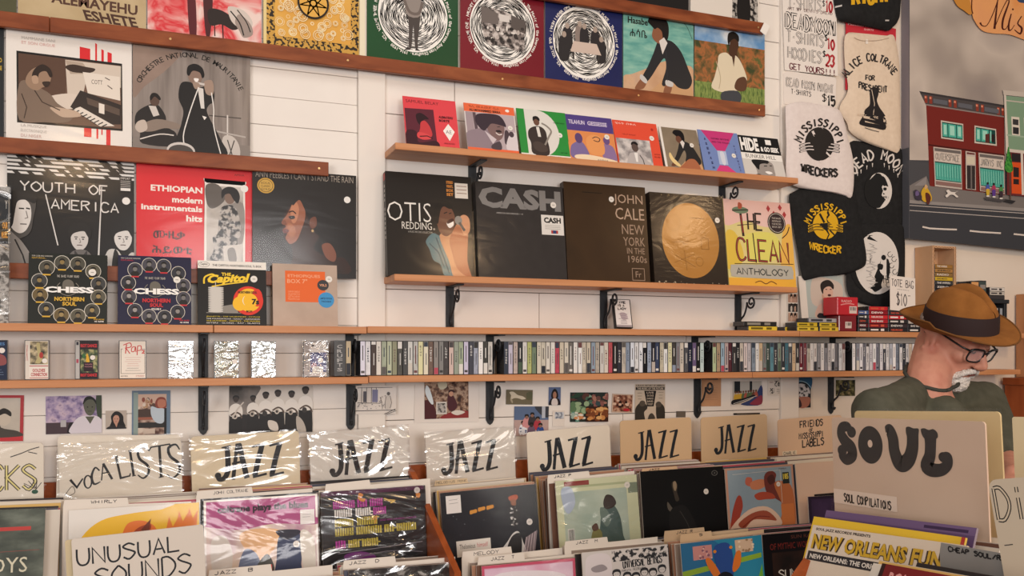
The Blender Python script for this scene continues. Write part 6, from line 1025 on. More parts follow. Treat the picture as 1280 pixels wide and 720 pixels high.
def tab(label, tl, tr, bl, Y, txt, tx=.1, tw=.8, bg='#e0d6ca', pl=at, wd=.306, side=0, c='#3a3638', wt=1.0):
    """divider card with a raised lettered tab"""
    X, w_, hh = frame(tl, tr, bl, Y, Y, None, pl); a = Art(w_, hh); hw = w_ / 2; L_ = -hw if not side else hw - wd; P = [(L_, -.27), (L_ + wd, -.27), (L_ + wd, 0), (hw, 0), (hw - .003, hh), (-hw + .003, hh), (-hw, 0)]
    if abs(L_ + hw) > 1e-6: P += [(L_, 0)]
    a.prism(P, -.0012, 0, bg); a.H(txt, tx * 100, 26, tw * 100, 46, c, wt); tag(a.build('divider_card', X=X), label, 'divider card'); return a
K1 = '#26282c'
def jazz(c=K1, dx=0, dy=0, s=1.0, w=1.0):
    def f(a):
        p = lambda L: [((x * s + dx) / 100, (y * s + dy) / 100) for x, y in L]
        a.L(p([(27.5, 12.6), (36, 11)]), 1.6 * w, c); a.L(p([(32.4, 11), (33, 24), (32.4, 36), (29, 42), (24.6, 42.5), (22.6, 39)]), [4.6 * w, 5 * w, 5 * w, 4.6 * w, 4.4 * w, 3 * w], c, True); a.E(23.6 * s + dx, 39 * s + dy, 3.0 * s, 3.0 * s, c, 14)
        a.L(p([(40.2, 10), (45.4, 9.4)]), 1.4 * w, c); a.L(p([(42, 10), (39.6, 26), (37.2, 44)]), 3.6 * w, c); a.L(p([(43.5, 10), (46.5, 26), (50, 43.5)]), 5 * w, c); a.L(p([(36.5, 28.5), (47, 26.8)]), 2 * w, c)
        for x in (0, 16.5): a.L(p([(55.4 + x * .98, 13.2), (67.4 + x * .95, 11)]), 2.2 * w, c); a.L(p([(65 + x, 11.4), (61 + x * .98, 26), (57.2 + x * .97, 42)]), 5 * w, c); a.L(p([(55.4 + x * .95, 43), (68.5 + x * .98, 40.6)]), 2.2 * w, c)
    return f
CR = '#ddd2c2'; CR_DIM = '#cfae88'  # second colour: warm dim light of the right end painted into the cards
# headers, left to right
def dr(a):
    a.H('TRACKS', 8, 18, 86, 22, '#4a4440', 3.4, slope=2, outline='#d9cc8a'); a.L('70 12 80 9 88 6 96 4', .9, K1, True); a.L('86 8 94 10', .8, K1)
    for i in range(5): a.L([(.93, .42), ((82 + i * 4) / 100, (36 - (2 - abs(2 - i)) * 2) / 100)], .6, K1)
    a.E(92, 44, 3, 2, '#3a5a4a', 12)
header('cream header card with outlined yellowish letters, cut off by the left edge', (-88, 558), (54.5, 553), (-87, 625), 2.68, dr, CR, sleeve=SLEEVE[2])
header('blank cream card peeking up behind the curved-lettering header card', (72.5, 544.5), (226, 543.5), (73, 600), 2.695, lambda a: None, CR, sleeve=SLEEVE[2])
def dr(a):
    T_ = lambda L: [((x) / 100, (y - 2) / 100) for x, y in L]; k = K1
    a.L(T_([(8.6, 34), (13.7, 41.5), (18.6, 33.6)]), [2.2, 1.6, 1.2], k); a.E(22.5, 35, 3.6, 6.4, k, 20); a.E(22.6, 35, 2.2, 5.2, CR, 20); a.L(T_([(32, 27.5), (28.5, 24.4), (25.6, 32), (27.4, 39.4), (32.6, 37.6)]), [1.2, 1.4, 2, 1.8, .8], k, True)
    a.L(T_([(35, 21), (33.4, 36.6)]), 1, k); a.L(T_([(35, 21), (42, 36)]), 2, k); a.L(T_([(34, 30), (39, 29.4)]), .9, k); a.L(T_([(45.5, 15.4), (49, 35.6), (56.4, 34), (57, 31.6)]), [2, 1.8, 1.2, 1], k); a.L(T_([(44.4, 15.6), (47, 15)]), .9, k)
    a.L(T_([(57, 10.4), (59.6, 34)]), 2, k); a.L(T_([(55.6, 10.8), (58.6, 9.8)]), .9, k); a.L(T_([(58.4, 34.4), (61.4, 33.8)]), .9, k); a.L(T_([(73, 11.6), (68, 8), (63.6, 12), (65, 19), (71, 25), (72, 32), (67.6, 37), (63, 33.6)]), [1, 1.4, 2, 2.2, 2.2, 2, 1.4, 1], k, True)
    a.L(T_([(72.6, 12), (74.4, 8.4), (90, 6.4), (91, 10)]), [.8, 1.2, 1.2, .8], k); a.L(T_([(81.4, 8), (82.4, 37)]), 2.2, k); a.L(T_([(80.4, 37.4), (84.6, 36.6)]), .9, k); a.L(T_([(98.4, 12), (95, 7), (89, 10), (90.4, 18), (97, 24.6), (98, 33), (92, 38.6), (87.6, 35)]), [1, 1.6, 2.2, 2.4, 2.4, 2, 1.4, 1], k, True)
    a.L('4 46 10 38 12 44 6 47', .5, '#6a6258', True)
header('cream header card with tall letters rising in a curve', (73, 556.5), (226.5, 548.5), (75, 620), 2.68, dr, CR, sleeve=SLEEVE[0])
header('cream header card with black lettering above the pink cover, leftmost of its kind', (238, 546), (373.5, 538), (239, 612), 2.68, jazz(), '#dccbae', sleeve=SLEEVE[1])
header('glare-covered white header card above the purple and black cover', (385.6, 542), (508.6, 532), (388, 606), 2.68, jazz(dx=-2, dy=1), '#e2dad0', sleeve=plastic(1.3, .18, 1.0, 4))
header('glossy cream header card above the black cover with the small white title box', (531.7, 542), (642.5, 534), (534, 601), 2.68, jazz(dx=-5, dy=1), '#e0d6ca', sleeve=plastic(1.7, .17, .9, 3.6))
header('cream header card with crisp black letters above the pale green cover', (658, 540.5), (761.7, 531), (658, 590), 2.68, jazz(dx=-7), '#ddd0be', sleeve=SLEEVE[2])
header('dim-light-tinted header card with black lettering above the almost black cover', (775, 526), (864, 521.4), (777, 586), 2.68, lambda a: (jazz(dx=-3, dy=3, w=.85)(a), a.H('JAZZ COMPILATIONS', 8, 54, 38, 4, K1, .7, slope=-1)), CR_DIM, sleeve=FLATSL)
header('dim-light-tinted header card with black lettering above the orange and blue cover', (876, 522), (958.6, 517.4), (879, 582), 2.68, lambda a: (jazz(dx=-2, dy=1, w=.85)(a), a.R(6, 52, 40, 60, '#e2cfb4'), a.H('SUN RA', 9, 53, 22, 5, K1, .8), a.H('O', 34, 53.5, 4, 4, K1, .8)), CR_DIM, sleeve=FLATSL)
header('dim-light-tinted header card with four lines of small outlined lettering beside the big foreground card', (972, 524.5), (1052, 518.5), (972, 575), 2.68, lambda a: (a.H('FRIENDS', 34, 4.5, 36, 8, '#3a3230', 1.5, slope=-1), a.H('OF', 48, 14.5, 6, 3.6, K1, .9), a.H('MISSISSIPPI', 32, 19.5, 38, 7, K1, 1.3, slope=-1), a.H('LABELS', 37, 28, 34, 9, '#3a3230', 1.7, slope=-1), a.R(6, 40, 28, 46, '#e2cfb4'), a.H('CHARLIE', 8, 41, 18, 3.6, K1, .5)), '#dcb898', sleeve=FLATSL)  # warm dim light painted into this card's colour too
# front covers of the upper tier
def dr(a):
    a.R(0, 0, 100, 100, nz([(.3, '#2a2f2a'), (.5, '#4c5248'), (.7, '#70766a')], 10, sy=2)); a.R(0, 14, 88, 17, '#b53a34'); a.T('HENDYS', 20, 38, 66, 12, '#cfc9b0', .0); a.L('4 34 96 33', .4, '#8a4038')
o = lpf('dark grey-green cover with a red bar and pale capitals at the left edge', (-92, 641), (57, 635), '#3c423a', dr, sticker=(78, 66, 5, '#b89c94'), sleeve=FLATSL)
stack(o, 12, .0118, 'record edge packed behind the grey-green cover at the left edge', 1)
def dr(a):
    a.R(0, 0, 100, 100, '#ded8d0'); a.S('4 40 10 22 24 10 44 6 70 4 104 2 104 104 0 104', '#e2b22a'); a.S('40 22 44 14 52 12 60 14 66 20 64 30 46 34 38 30', '#d9702a'); a.S('46 26 52 18 62 16 58 26', '#9a3c1c'); a.P('54 20 62 11 60 24', '#6a2a14')
    for x, y in ((74, 20), (82, 16), (90, 14)): a.P([(x / 100, y / 100), ((x + 2) / 100, (y - 10) / 100), ((x + 5) / 100, (y - 1) / 100), ((x + 9) / 100, (y - 8) / 100), ((x + 8) / 100, (y + 6) / 100), (x / 100, (y + 8) / 100)], '#d9762a')
    a.T('MUSIC FOR', 13, 25.4, 18, 2.4, '#2a2420', .03)
o = lpf('white cover with a yellow disc and orange flowers, half hidden by a hand-lettered card', (86, 638), (248.8, 628), '#ded8d0', dr, sleeve=FLATSL)
stack(o, 15, .0118, 'record edge packed behind the yellow disc cover', 2)
def dr(a):
    a.L('1 1 99 1 99 99 1 99', 2, '#e6ddd6', closed=True); a.R(2, 2, 98, 30, '#a84a7c'); a.R(2, 28, 98, 98, nz([(.35, '#b58a9c'), (.5, '#d9c4be'), (.65, '#e0cbb4')], 6, sx=2)); a.S('2 26 30 34 60 30 98 34 98 26', '#a84a7c')
    a.T('coltrane plays the blues', 11.5, 7, 80, 10, '#2c1422', .05); a.S('30 40 44 34 66 38 62 54 52 68 44 74 36 58', '#e8b888'); a.S('34 56 44 60 50 78 54 98 30 98 28 80', '#6c7896'); a.S('64 46 72 42 84 44 86 56 84 76 84 98 60 98 62 70', '#3c4460'); a.S('62 38 80 38 84 42 74 48 68 47', '#2a2836'); a.S('44 76 54 62 60 78 56 90 46 88', '#4a4a44'); a.R(48, 74, 58, 86, '#d9504c'); a.R(23, 78, 31, 88, '#e07a78'); a.S('84 40 96 50 96 92 86 80', '#dcd4c8'); a.S('6 44 18 40 24 60 20 88 8 84', '#d9d0c8')
o = lpf('pink and pale cover with black title and a dark figure, under the leftmost lettered header', (254.5, 626), (396.5, 617), '#d9c4be', dr, vs=.8, sleeve=SLEEVE[2], sticker=(80, 54, 3, '#ddd4cc'), parts=[('price_label', lambda a: [a.R(84, 17, 97, 33, '#e3dcd8'), a.L('86 22 94 22', .4, '#8a8684'), a.L('86 25 93 25', .4, '#8a8684')])])
stack(o, 15, .0118, 'record edge packed behind the pink cover', 3)
def bars(a, x, y, w_, h, c, seed):
    rn = random.Random(seed); n = max(3, int(w_ / 2.1)); a.up()
    for i in range(n): X_ = x + w_ * i / n; a.poly([(X_ / 100, (y + rn.uniform(-.6, .4)) / 100), ((X_ + w_ / n * .74) / 100, (y + rn.uniform(-.6, .4)) / 100), ((X_ + w_ / n * .74) / 100, (y + h) / 100), (X_ / 100, (y + h) / 100)], c)
    for i in range(n // 2): X_ = x + w_ * rn.randrange(n) / n; yy = y + rn.choice([0, h * .45, h * .82]); a.poly([(X_ / 100, yy / 100), ((X_ + w_ / n * 1.7) / 100, yy / 100), ((X_ + w_ / n * 1.7) / 100, (yy + h * .16) / 100), (X_ / 100, (yy + h * .16) / 100)], c)
def dr(a):
    a.R(0, 0, 100, 4, '#4a1a3c'); M_g, Yl, Wt = '#a8308c', '#b5a23c', '#d5cfc8'
    for i, (x, y, w_, c) in enumerate(((11, 9.5, 21, M_g), (34, 9.5, 10, M_g), (46, 9.5, 13, M_g), (12, 18, 17, Wt), (32, 18, 15, Wt), (49, 18, 13, M_g), (12, 27, 18, Yl), (33, 27, 20, Yl), (12, 36, 18, Yl), (32, 36, 25, Yl), (59, 36, 10, Yl), (71, 36, 20, Yl), (12, 48, 10, M_g), (24, 48, 11, Yl), (37, 48, 16, Yl))): bars(a, x, y, w_, 7.4, c, i)
    a.S('36 3 40 5 38 8 42 9 40 12 35 9', '#c9803a'); a.L('60 10 64 12 70 13 66 15', 1.6, '#c9a03a', True); a.L('48 30 52 27 50 34', 1.2, '#c98a3a', True); a.T('soul and modern sounds', 55, 29.5, 36, 2.6, '#7a2a6a', .02); a.S('20 62 36 60 50 66 40 72 24 70', '#6a2a6c'); a.L('14 60 96 56', .6, '#8a8288'); a.L('20 68 60 62 96 66', .8, '#6a6268', True); a.S('92 7 96 8 95 12 92 11', '#c9803a')
o = lpf('black cover with rows of magenta and yellow block lettering', (401, 616), (529.5, 606.5), '#1b1719', dr, vs=.93, sleeve=plastic(2.1, .09, .9, 3.2), sticker=(93, 4.4, 3, '#c9c0bc'))
stack(o, 15, .0118, 'record edge packed behind the magenta and yellow lettered cover', 4)
def dr(a):
    for i, (x, y) in enumerate(((29, 22.6), (37.6, 20.4), (46.4, 19.4))): a.S([((x + dx) / 100, (y + dy) / 100) for dx, dy in ((0, .6), (3.4, 0), (6.8, -.4), (7, 3), (3.4, 4), (0, 4.6))], '#c98a3c')
    a.R(13, 56, 48, 74, '#ded6cc'); a.T('Thelonious', 16, 60, 16, 5.4, '#2a2624', .0); a.T('himself', 34, 60, 11, 5, '#c2545c', .0)
    a.S('70 12 78 10 80 14 76 17 71 16', '#a8543c'); a.S('72 16 77 16 77 22 73 22', '#8a5a44'); a.S('70 24 78 23 80 32 78 42 75 48 72 42 70 32', '#2c2a2c'); a.specks(71, 24, 79, 46, 16, ['#d0ccc8', '#8a8684'], .6, 1.4, 4); a.S('56 78 66 62 72 54 78 53 82 66 84 80', '#c9c4c0'); a.S('64 76 70 58 80 56 78 80', '#2a282a')
    for i in range(8): a.L([((82 + i * 1.6) / 100, .78), ((86 + i * 1.6) / 100, (60 - i * .9) / 100)], 1.1, ['#b5a4a8', '#8a7c80'][i % 2])
    a.specks(10, 14, 96, 54, 16, ['#4a4a50', '#8a8a90'], .2, .5, 6)
o = lpf('black cover with three orange dashes and a small white title box', (550, 616.5), (669.5, 605), nz([(.3, '#1f1f24'), (.7, '#2a2a30')], 6, r=.3), dr, vs=.84, sticker=(90, 43, 3.2, '#d5cec8'), parts=[('price_label', lambda a: [a.R(5, 4, 20, 24, '#dcd5d0'), a.L('8 9 17 8.6', .5, '#8a8684'), a.L('8 13 17 12.6', .5, '#8a8684')])], sleeve=FLATSL)
stack(o, 15, .0118, 'record edge packed behind the black cover with orange dashes', 5)
def dr(a):
    a.R(0, 0, 100, 100, '#c9cba8'); a.R(6, 8, 88, 11, '#a9b08c'); a.R(88, 10, 100, 24, '#7a8470'); a.R(8, 16, 86, 90, nz([(.3, '#8fa498'), (.6, '#b5bfae')], 6)); a.S('46 96 50 66 54 44 62 34 70 40 76 56 78 80 80 96', '#4a5c58'); a.S('56 34 60 24 68 26 72 36 66 42 58 42', '#3a2f2a'); a.S('52 40 60 44 64 58 58 66 52 54', '#6a7a70'); a.S('38 92 40 72 46 66 52 74 50 94', '#7c7848'); a.S('40 64 46 60 48 68 42 70', '#5a4034'); a.R(11, 64, 19, 82, '#d5d4cc')
    for i in range(8): a.L([((12 + i * .85) / 100, .65), ((12 + i * .85) / 100, .81)], .3 + (i % 3) * .12, '#3a3a3a')
    a.R(10, 2, 40, 8, '#8a3a34'); a.S('6 12 18 10 22 30 14 44 8 36', '#aab6c8')
o = lpf('pale green sleeved cover with a dark crouching figure', (694, 601.5), (795.5, 593), '#c9cba8', dr, vs=.76, sleeve=plastic(2.6, .08, .9, 3.4), sticker=(87, 13, 3.6, '#d9d2c8'))
stack(o, 15, .0118, 'record edge packed behind the pale green cover', 6)
def dr(a):
    a.S('36 20 40 16 43 22 42 32 44 42 40 44 38 34', '#3c342c'); a.S('38 18 41 17 42 24 40 30 38 26', '#8a765e'); a.S('30 44 36 54 40 52 36 60 30 54', '#5a5248'); a.S('32 58 48 50 58 66 62 90 34 92', '#1d1b1a'); a.L('44 58 52 76 56 92', .8, '#3c3834', True); a.E(89, 9, 3.8, 3.8, '#5a5854', 20); a.E(89, 9, 3, 3, '#151414', 20); a.E(89, 9, 1, 1, '#5a5854', 10)
o = lpf('almost black cover with a faint lit face', (800, 589.5), (903.5, 582.5), '#131212', dr, vs=.76, sticker=(77, 34, 3, '#cfc4b8'))
stack(o, 15, .0118, 'record edge packed behind the almost black cover', 7)
def dr(a):
    a.R(3, 3, 97, 97, nz([(.3, '#7d8f9c'), (.7, '#94a2a8')], 4)); a.S('3 97 6 70 14 46 20 44 22 60 16 80 18 97', '#9a3c2c'); a.S('30 16 38 18 36 30 28 26', '#b8604a'); a.S('36 24 50 20 60 24 56 32 46 36 36 34', '#c27a56'); a.S('56 16 66 8 74 14 72 26 80 40 90 50 86 62 70 52 58 42', '#6e3026'); a.S('60 20 68 14 72 24 64 30', '#4a2018'); a.S('70 30 84 26 97 40 97 97 74 97 80 66', '#b5683c'); a.S('40 44 52 40 66 44 70 52 56 52 44 52', '#a8462e'); a.R(78, 62, 97, 97, '#c8743c'); a.S('4 90 30 66 58 64 76 84 70 97 10 97', '#d9b8a0'); a.S('14 86 34 72 56 70 70 86 56 84 36 82 22 94', '#9a4a34'); a.L('20 92 40 78 60 80', 1.6, '#7a2c20', True); a.R(83, 12, 93, 30, '#1f2420'); a.T('185', 84, 14, 8, 9, '#d9c24a', .04); a.T('STEREO', 78, 5, 12, 2, '#4a2a20'); a.L('10 10 80 8 80 60', .5, '#d9cfc4')
o = lpf('orange and pale blue cover of reaching hands and dancing figures', (906, 586), (990.7, 580), '#b98a74', dr, vs=.7, sticker=(76, 30, 3, '#d9cfc4'), sleeve=FLATSL)
stack(o, 15, .0118, 'record edge packed behind the dancing figures cover', 8)
def dr(a): a.R(0, 0, 100, 100, '#d9b8a0'); a.R(22, 36, 80, 80, '#2a2422'); a.S('26 46 50 40 74 44 76 60 30 60', '#4a3a34'); a.T('ARCHIVE', 56, 7, 20, 2.4, '#8a6a58')
o = lpf('pale tan cover with a dark band, partly behind the purple one', (994, 579.5), (1085, 573), '#d9b8a0', dr)
stack(o, 15, .0118, 'record edge packed behind the pale tan cover with a dark band', 9)
lpf('small dark purple cover leaning low in front of the pale tan one', (1010, 621), (1100, 616), '#2a1c30', lambda a: (a.R(4, 4, 98, 98, nz([(.35, '#2a1c34'), (.65, '#4c3456')], 6)),), Y=2.44, h=.24)
# lower tier
def dr(a): a.R(0, 0, 100, 100, nz([(.45, '#20201f'), (.55, '#3c3c3a'), (.66, '#b5b2ac')], 24, r=.3, dist=1.4))
o = lpf('black and white scribbled cover in the lower row', (436, 713), (569, 704), '#2a2a29', dr, Y=2.25, sleeve=SLEEVE[0]); stack(o, 10, .0118, 'record edge packed behind the scribbled lower cover', 12, dz=-.008)
o = lpf('copper brown cover at the very bottom left of the scribbled one', (296, 731), (430, 722), '#8a4a34', lambda a: None, Y=2.25); stack(o, 10, .0118, 'record edge packed behind the copper brown lower cover', 13, dz=-.008)
def dr(a): a.L('1 1 99 1 99 99 1 99', 3, '#c4506a', closed=True); a.R(3, 3, 97, 97, nz([(.35, '#c994b4'), (.5, '#e0c4d4'), (.65, '#d9a0b8')], 5)); a.S('10 10 60 8 90 16 60 30 14 40', '#e6dce2')
o = lpf('shiny pink cover in the lower row', (602, 708), (718.5, 697.5), '#c98aa4', dr, Y=2.25, sleeve=SLEEVE[2]); stack(o, 10, .0118, 'record edge packed behind the shiny pink lower cover', 14, dz=-.008)
def dr(a):
    a.R(0, 0, 100, 100, '#d2ccc8'); a.R(34, 2, 100, 20, nz([(.46, '#26262a'), (.54, '#d2ccc8')], 70, r=.35)); a.S('4 14 14 4 28 6 33 20 30 60 6 60', '#dcd4d6'); a.S('10 26 22 22 28 30 20 34 12 33', '#9a9296'); a.H('UNIVERSAL BEINGS', 46, 21, 46, 11, '#2a2a2e', 1.3, slope=-3); a.H('MAKAYA MCCRAVEN', 44, 34, 28, 3.6, '#4a4a4e', .5, slope=-1)
    rn = random.Random(5)
    for i, (x, y) in enumerate(((38, 40), (50, 46), (60, 48), (70, 42), (80, 44), (91, 40), (56, 58), (66, 58), (78, 58), (88, 56), (44, 60))): a.E(x, y, 4.8, 6.4, '#2a2a2e', 14); a.E(x, y + .8, 3.7, 5.2, '#d2ccc8', 14); a.S([((x + dx) / 100, (y + dy) / 100) for dx, dy in ((-5, 0), (-4, -6), (0, -8), (4, -6), (5, 0), (2, -3), (-2, -3))], '#2a2a2e'); a.L([((x - 2) / 100, (y + .5) / 100), ((x - .6) / 100, (y + .5) / 100)], .6, '#2a2a2e'); a.L([((x + .6) / 100, (y + .5) / 100), ((x + 2) / 100, (y + .5) / 100)], .6, '#2a2a2e')
o = lpf('black and white cover with many drawn faces in the lower row', (727, 691), (834.5, 680.5), '#d2ccc8', dr, vs=.56, Y=2.25, sleeve=FLATSL); stack(o, 10, .0118, 'record edge packed behind the drawn faces cover', 15, dz=-.008)
def dr(a):
    a.R(0, 0, 100, 100, '#2f84a0'); a.S('0 0 40 0 60 40 30 100 0 100', '#2a6a94'); a.P('2 96 18 40 34 96', '#4a9a5c'); a.P('0 34 98 22 98 28 0 41', '#8aaa34'); a.P('78 90 98 36 98 96', '#6aa83c'); a.R(14, 5, 37, 22, '#c98a84'); a.R(66, 3, 88, 19, '#d0b092'); a.specks(14, 5, 37, 22, 12, ['#e0b4a8', '#8a5a6a'], 1, 2, 2); a.specks(66, 3, 88, 19, 12, ['#e6cfae', '#9a7a5a'], 1, 2, 3); a.S('40 8 58 6 62 30 58 52 44 52 40 30', '#2c4c8c'); a.S('28 24 34 22 44 40 42 46 36 44', '#d9742c'); a.S('72 18 66 18 60 36 62 42 70 34', '#d9742c'); a.S('40 46 50 40 60 46 62 62 58 74 44 74 40 60', '#1b1c24'); a.S('44 70 58 68 60 90 46 92', '#a8604a'); a.E(40, 14, 2, 2, '#d9842c'); a.E(60, 11, 2, 2, '#d9842c')
o = lpf('bright blue and green cover with orange shapes in the lower row', (850.5, 680), (951.5, 668.5), '#2f84a0', dr, vs=.78, Y=2.25, sleeve=FLATSL); stack(o, 10, .0118, 'record edge packed behind the blue and green cover', 16, dz=-.008)
def dr(a): a.T('SUN RA', 40, 4, 28, 5, '#6a3c30', .0); a.T('OF MYTHIC WORLDS', 10, 14, 66, 9, '#7a2c24', .0); a.R(12, 27, 96, 98, nz([(.4, '#1a1412'), (.6, '#3a241c')], 5)); a.H('SUN', 20, 52, 26, 14, '#cfc4b4', 1.6)
o = lpf('black cover with dark red lettering at the right end of the lower row', (952.5, 668.5), (1040, 661), '#151112', dr, vs=.7, Y=2.25); stack(o, 10, .0118, 'record edge packed behind the black cover with dark red lettering', 17, dz=-.008)
# dividers with raised tabs
def hc(*a_, **k): return tab(*a_, **k)
hc('white tab divider in front of the curved-lettering header', (79, 625), (161, 622), (79, 633), 2.4975, 'WHIRLY', .42, .4)
hc('white tab divider above the pink cover', (245, 614), (316, 608.5), (245, 622), 2.4975, 'JOHN COLTRANE', .3, .62, wt=.8)
hc('cream tab divider with a notched tab above the magenta lettered cover', (406, 605.5), (463, 599.5), (406, 612), 2.4975, '', .1, .3)
hc('tan strip divider on the glossy cream header', (543, 601), (585, 597.5), (543, 607), 2.6200, 'MELODIUS MONK', .06, .9, wt=.9, bg='#d0b896')
hc('white tab divider above the pale green cover', (684, 594), (737, 588.5), (684, 600), 2.4975, 'JAZZ P', .16, .4, wt=1.4)
hc('tan tab divider above the almost black cover', (802, 586), (847, 582.5), (802, 590), 2.4975, 'JAZZ', .2, .3, bg='#d6b28e', wt=1.4)
hc('white tab divider lettered B in front of the pink cover', (260, 713), (340, 705), (261, 722), 2.3000, 'JAZZ  B', .1, .6, wt=1.2)
hc('white tab divider lettered D in front of the magenta lettered cover', (428.5, 701), (495, 695), (429, 709), 2.2915, 'JAZZ  D', .12, .56, wt=1.2)
hc('cream tab divider behind the lettered T tab', (577, 690), (640, 683), (577, 699), 2.3150, 'MELODY', .24, .5, wt=1)
hc('white tab divider lettered T in front of the black cover with orange dashes', (597, 696.5), (656, 690.5), (597.5, 705), 2.2795, 'JAZZ  T', .28, .5, wt=1.2)
hc('white tab divider lettered M in front of the pale green cover', (705.5, 677), (760, 671), (706, 684), 2.2915, 'JAZZ  M', .26, .5, wt=1.2)
hc('tan tab divider behind the lettered S tab', (830, 664), (881, 659), (830.5, 671), 2.3150, 'JAZZ R', .3, .4, bg='#cdb08e', wt=1.2)
hc('tan tab divider lettered S in front of the almost black cover', (850, 668.5), (890, 663.5), (850.5, 675), 2.2915, 'S', .6, .12, bg='#d9b892', wt=1.6)
# hand-lettered card at the lower left
header('cream card with two lines of thin hand lettering in front of the yellow disc cover', (89, 674), (254, 655.5), (90, 720), 2.20, lambda a: (a.H('UNUSUAL', 3.5, 8, 78, 12, K1, 1.5, slope=-2, arc=-1), a.H('SOUNDS', 16, 25, 74, 15, K1, 1.5, slope=-4)), '#d2c8bc', sleeve=FLATSL, down=.10, rad=.006)
header('blank yellowish card just behind the card with thin hand lettering', (81, 675.5), (246, 657), (82, 720), 2.22, lambda a: None, '#c9b894', down=.10, rad=.006)
# ================================================================ the foreground bin at right, standing square to the wall
def dr(a):
    k = '#34302f'; p = lambda L: [((x - 190) / 635, (y - 76) / 800) for x, y in L]
    a.L(p([(282, 142), (268, 118), (242, 122), (236, 152), (256, 186), (282, 212), (286, 246), (258, 266), (236, 250), (236, 226)]), [4, 5.4, 6, 6.6, 7.2, 7.4, 6.8, 6, 5, 4], k, True, k=6); a.E((286 - 190) / 6.35, (140 - 76) / 8, 3.4, 3.2, k); a.E((238 - 190) / 6.35, (226 - 76) / 8, 3.6, 3.2, k)
    a.E((372 - 190) / 6.35, (192 - 76) / 8, 8.8, 10.3, k, 36); a.E((372 - 190) / 6.35, (187 - 76) / 8, 1.7, 2.1, '#d2b9a4', 18)
    a.L(p([(442, 122), (460, 122), (474, 160), (478, 210), (494, 256), (514, 262), (538, 240), (552, 200), (556, 160), (556, 116)]), [3, 6, 7, 7.2, 8, 8.4, 8, 7.6, 7.4, 7.6], k, True, k=6); a.S(p([(530, 112), (545, 106), (560, 112), (580, 112), (582, 126), (574, 150), (536, 150)]), k)
    a.L(p([(626, 126), (626, 170), (622, 220), (608, 262), (630, 276), (664, 272), (688, 250), (690, 222), (676, 216)]), [8, 6.8, 6.8, 7.4, 7, 6, 5.4, 5, 4], k, True, k=6); a.S(p([(590, 118), (604, 110), (622, 116), (640, 112), (655, 128), (650, 150), (606, 154)]), k); a.E((674 - 190) / 6.35, (222 - 76) / 8, 3.0, 2.6, k); a.P(p([(588, 278), (600, 230), (640, 276), (620, 288), (592, 284)]), k)
    a.R(0, 41, 46, 49, '#d9c4b2'); a.H('SOUL COMPILATIONS', 8, 43, 34, 4.4, '#2c2626', .8, slope=1)
header('big tan card with fat rounded lettering in the foreground', (1039.5, 521.5), (1231, 527), (1038, 634), 1.11, dr, nz([(.3, '#c2a792'), (.7, '#cbb29c')], 6, r=.5), h=.31, down=0, sleeve=FLATSL, pl=atX, rad=.006)
header('blank yellowish card standing behind the big foreground lettered card', (1068, 513.5), (1250, 514.5), (1068, 600), 1.24, lambda a: None, nz([(.3, '#cdb585'), (.7, '#d4be92')], 5), h=.33, down=0, sleeve=FLATSL, pl=atX, rad=.008)
header('blank cream card cut off by the right edge of the frame', (1265, 521), (1440, 524), (1278, 598), 1.24, lambda a: None, '#d9c9a4', h=.33, down=0, pl=atX, rad=.004)
header('cream card with outlined lettering cut off by the right edge', (1234.5, 600), (1440, 584), (1240, 680), .96, lambda a: (a.H('DiSCO', 3, 3.5, 56, 12.5, '#2c2a2a', 2.6, outline='#cfc0a8'), a.L('4 26 10 25.6', .6, '#4a4442')), '#cbbca6', h=.31, down=0, pl=atX, rad=.012)
UX = Vector((1, 0, 0))
def lpx(label, tl, tr, X, bg, draw, **k): return lp(label, tl, tr, bg, draw, X, X - .03, pl=atX, **k)
lpx('purple record with only its top strip showing below the big lettered card', (1033, 637.5), (1221, 660), 1.075, '#5a4468', lambda a: (a.R(0, 0, 100, 4, '#6a5478'), a.R(70, 1.5, 96, 3, '#3a2a48')), edge='#8a7c84')
lpx('yellow record with only its top strip showing above the gold-lettered cover', (1017.5, 645.5), (1207, 672), 1.045, '#d8b02c', lambda a: (a.R(0, 0, 100, 12, '#dcb636'), a.T('RARE RECORDINGS', 34, 5, 36, 3, '#b8902c', .02), a.R(98, 0, 100, 30, '#b03a34')), edge='#cfae4c')
def dr(a):
    a.T('SOUL JAZZ RECORDS PRESENTS', 3, 1.2, 40, 1.9, '#2a2422', .04)
    for dx, c, b in ((.5, '#3a2c1c', .09), (0, '#c8a02e', .035)): a.T('NEW ORLEANS FUNK', 2.5 + dx, 4.6 + dx * .5, 94, 8.4, c, b)
    a.R(1.5, 14.5, 98, 19.5, '#2c2a2c'); a.T('NEW ORLEANS: THE ORIGINAL SOUND OF FUNK', 3.5, 15.8, 90, 2.6, '#d9d0c4', .03); a.S('14 32 24 28 34 32 32 42 18 42', '#3a302c'); a.R(10, 40, 70, 98, nz([(.42, '#4a3c34'), (.58, '#cdbba6')], 30))
of = lpx('white cover with gold western-style lettering in the foreground bin', (1016.5, 656), (1209, 682), 1.03, '#d6c6b2', dr, edge='#cbb89c', sleeve=FLATSL)
stack(of, 3, .018, 'record edge packed behind the gold-lettered cover in the foreground bin', 31, UX, .004, 2)
or_ = lpx('dark red cover at the bottom right corner of the frame', (1103, 704), (1300, 740), .86, '#6a1a1c', lambda a: (a.R(0, 0, 100, 100, nz([(.3, '#5a1618'), (.7, '#84201f')], 5)), a.T('RCA', 8, 3, 14, 6, '#c98a84', .04), a.R(0, 0, 3, 100, '#2c1614')), edge='#a87850')
stack(or_, 6, .017, 'record edge packed behind the dark red foreground cover', 33, UX, -.02)
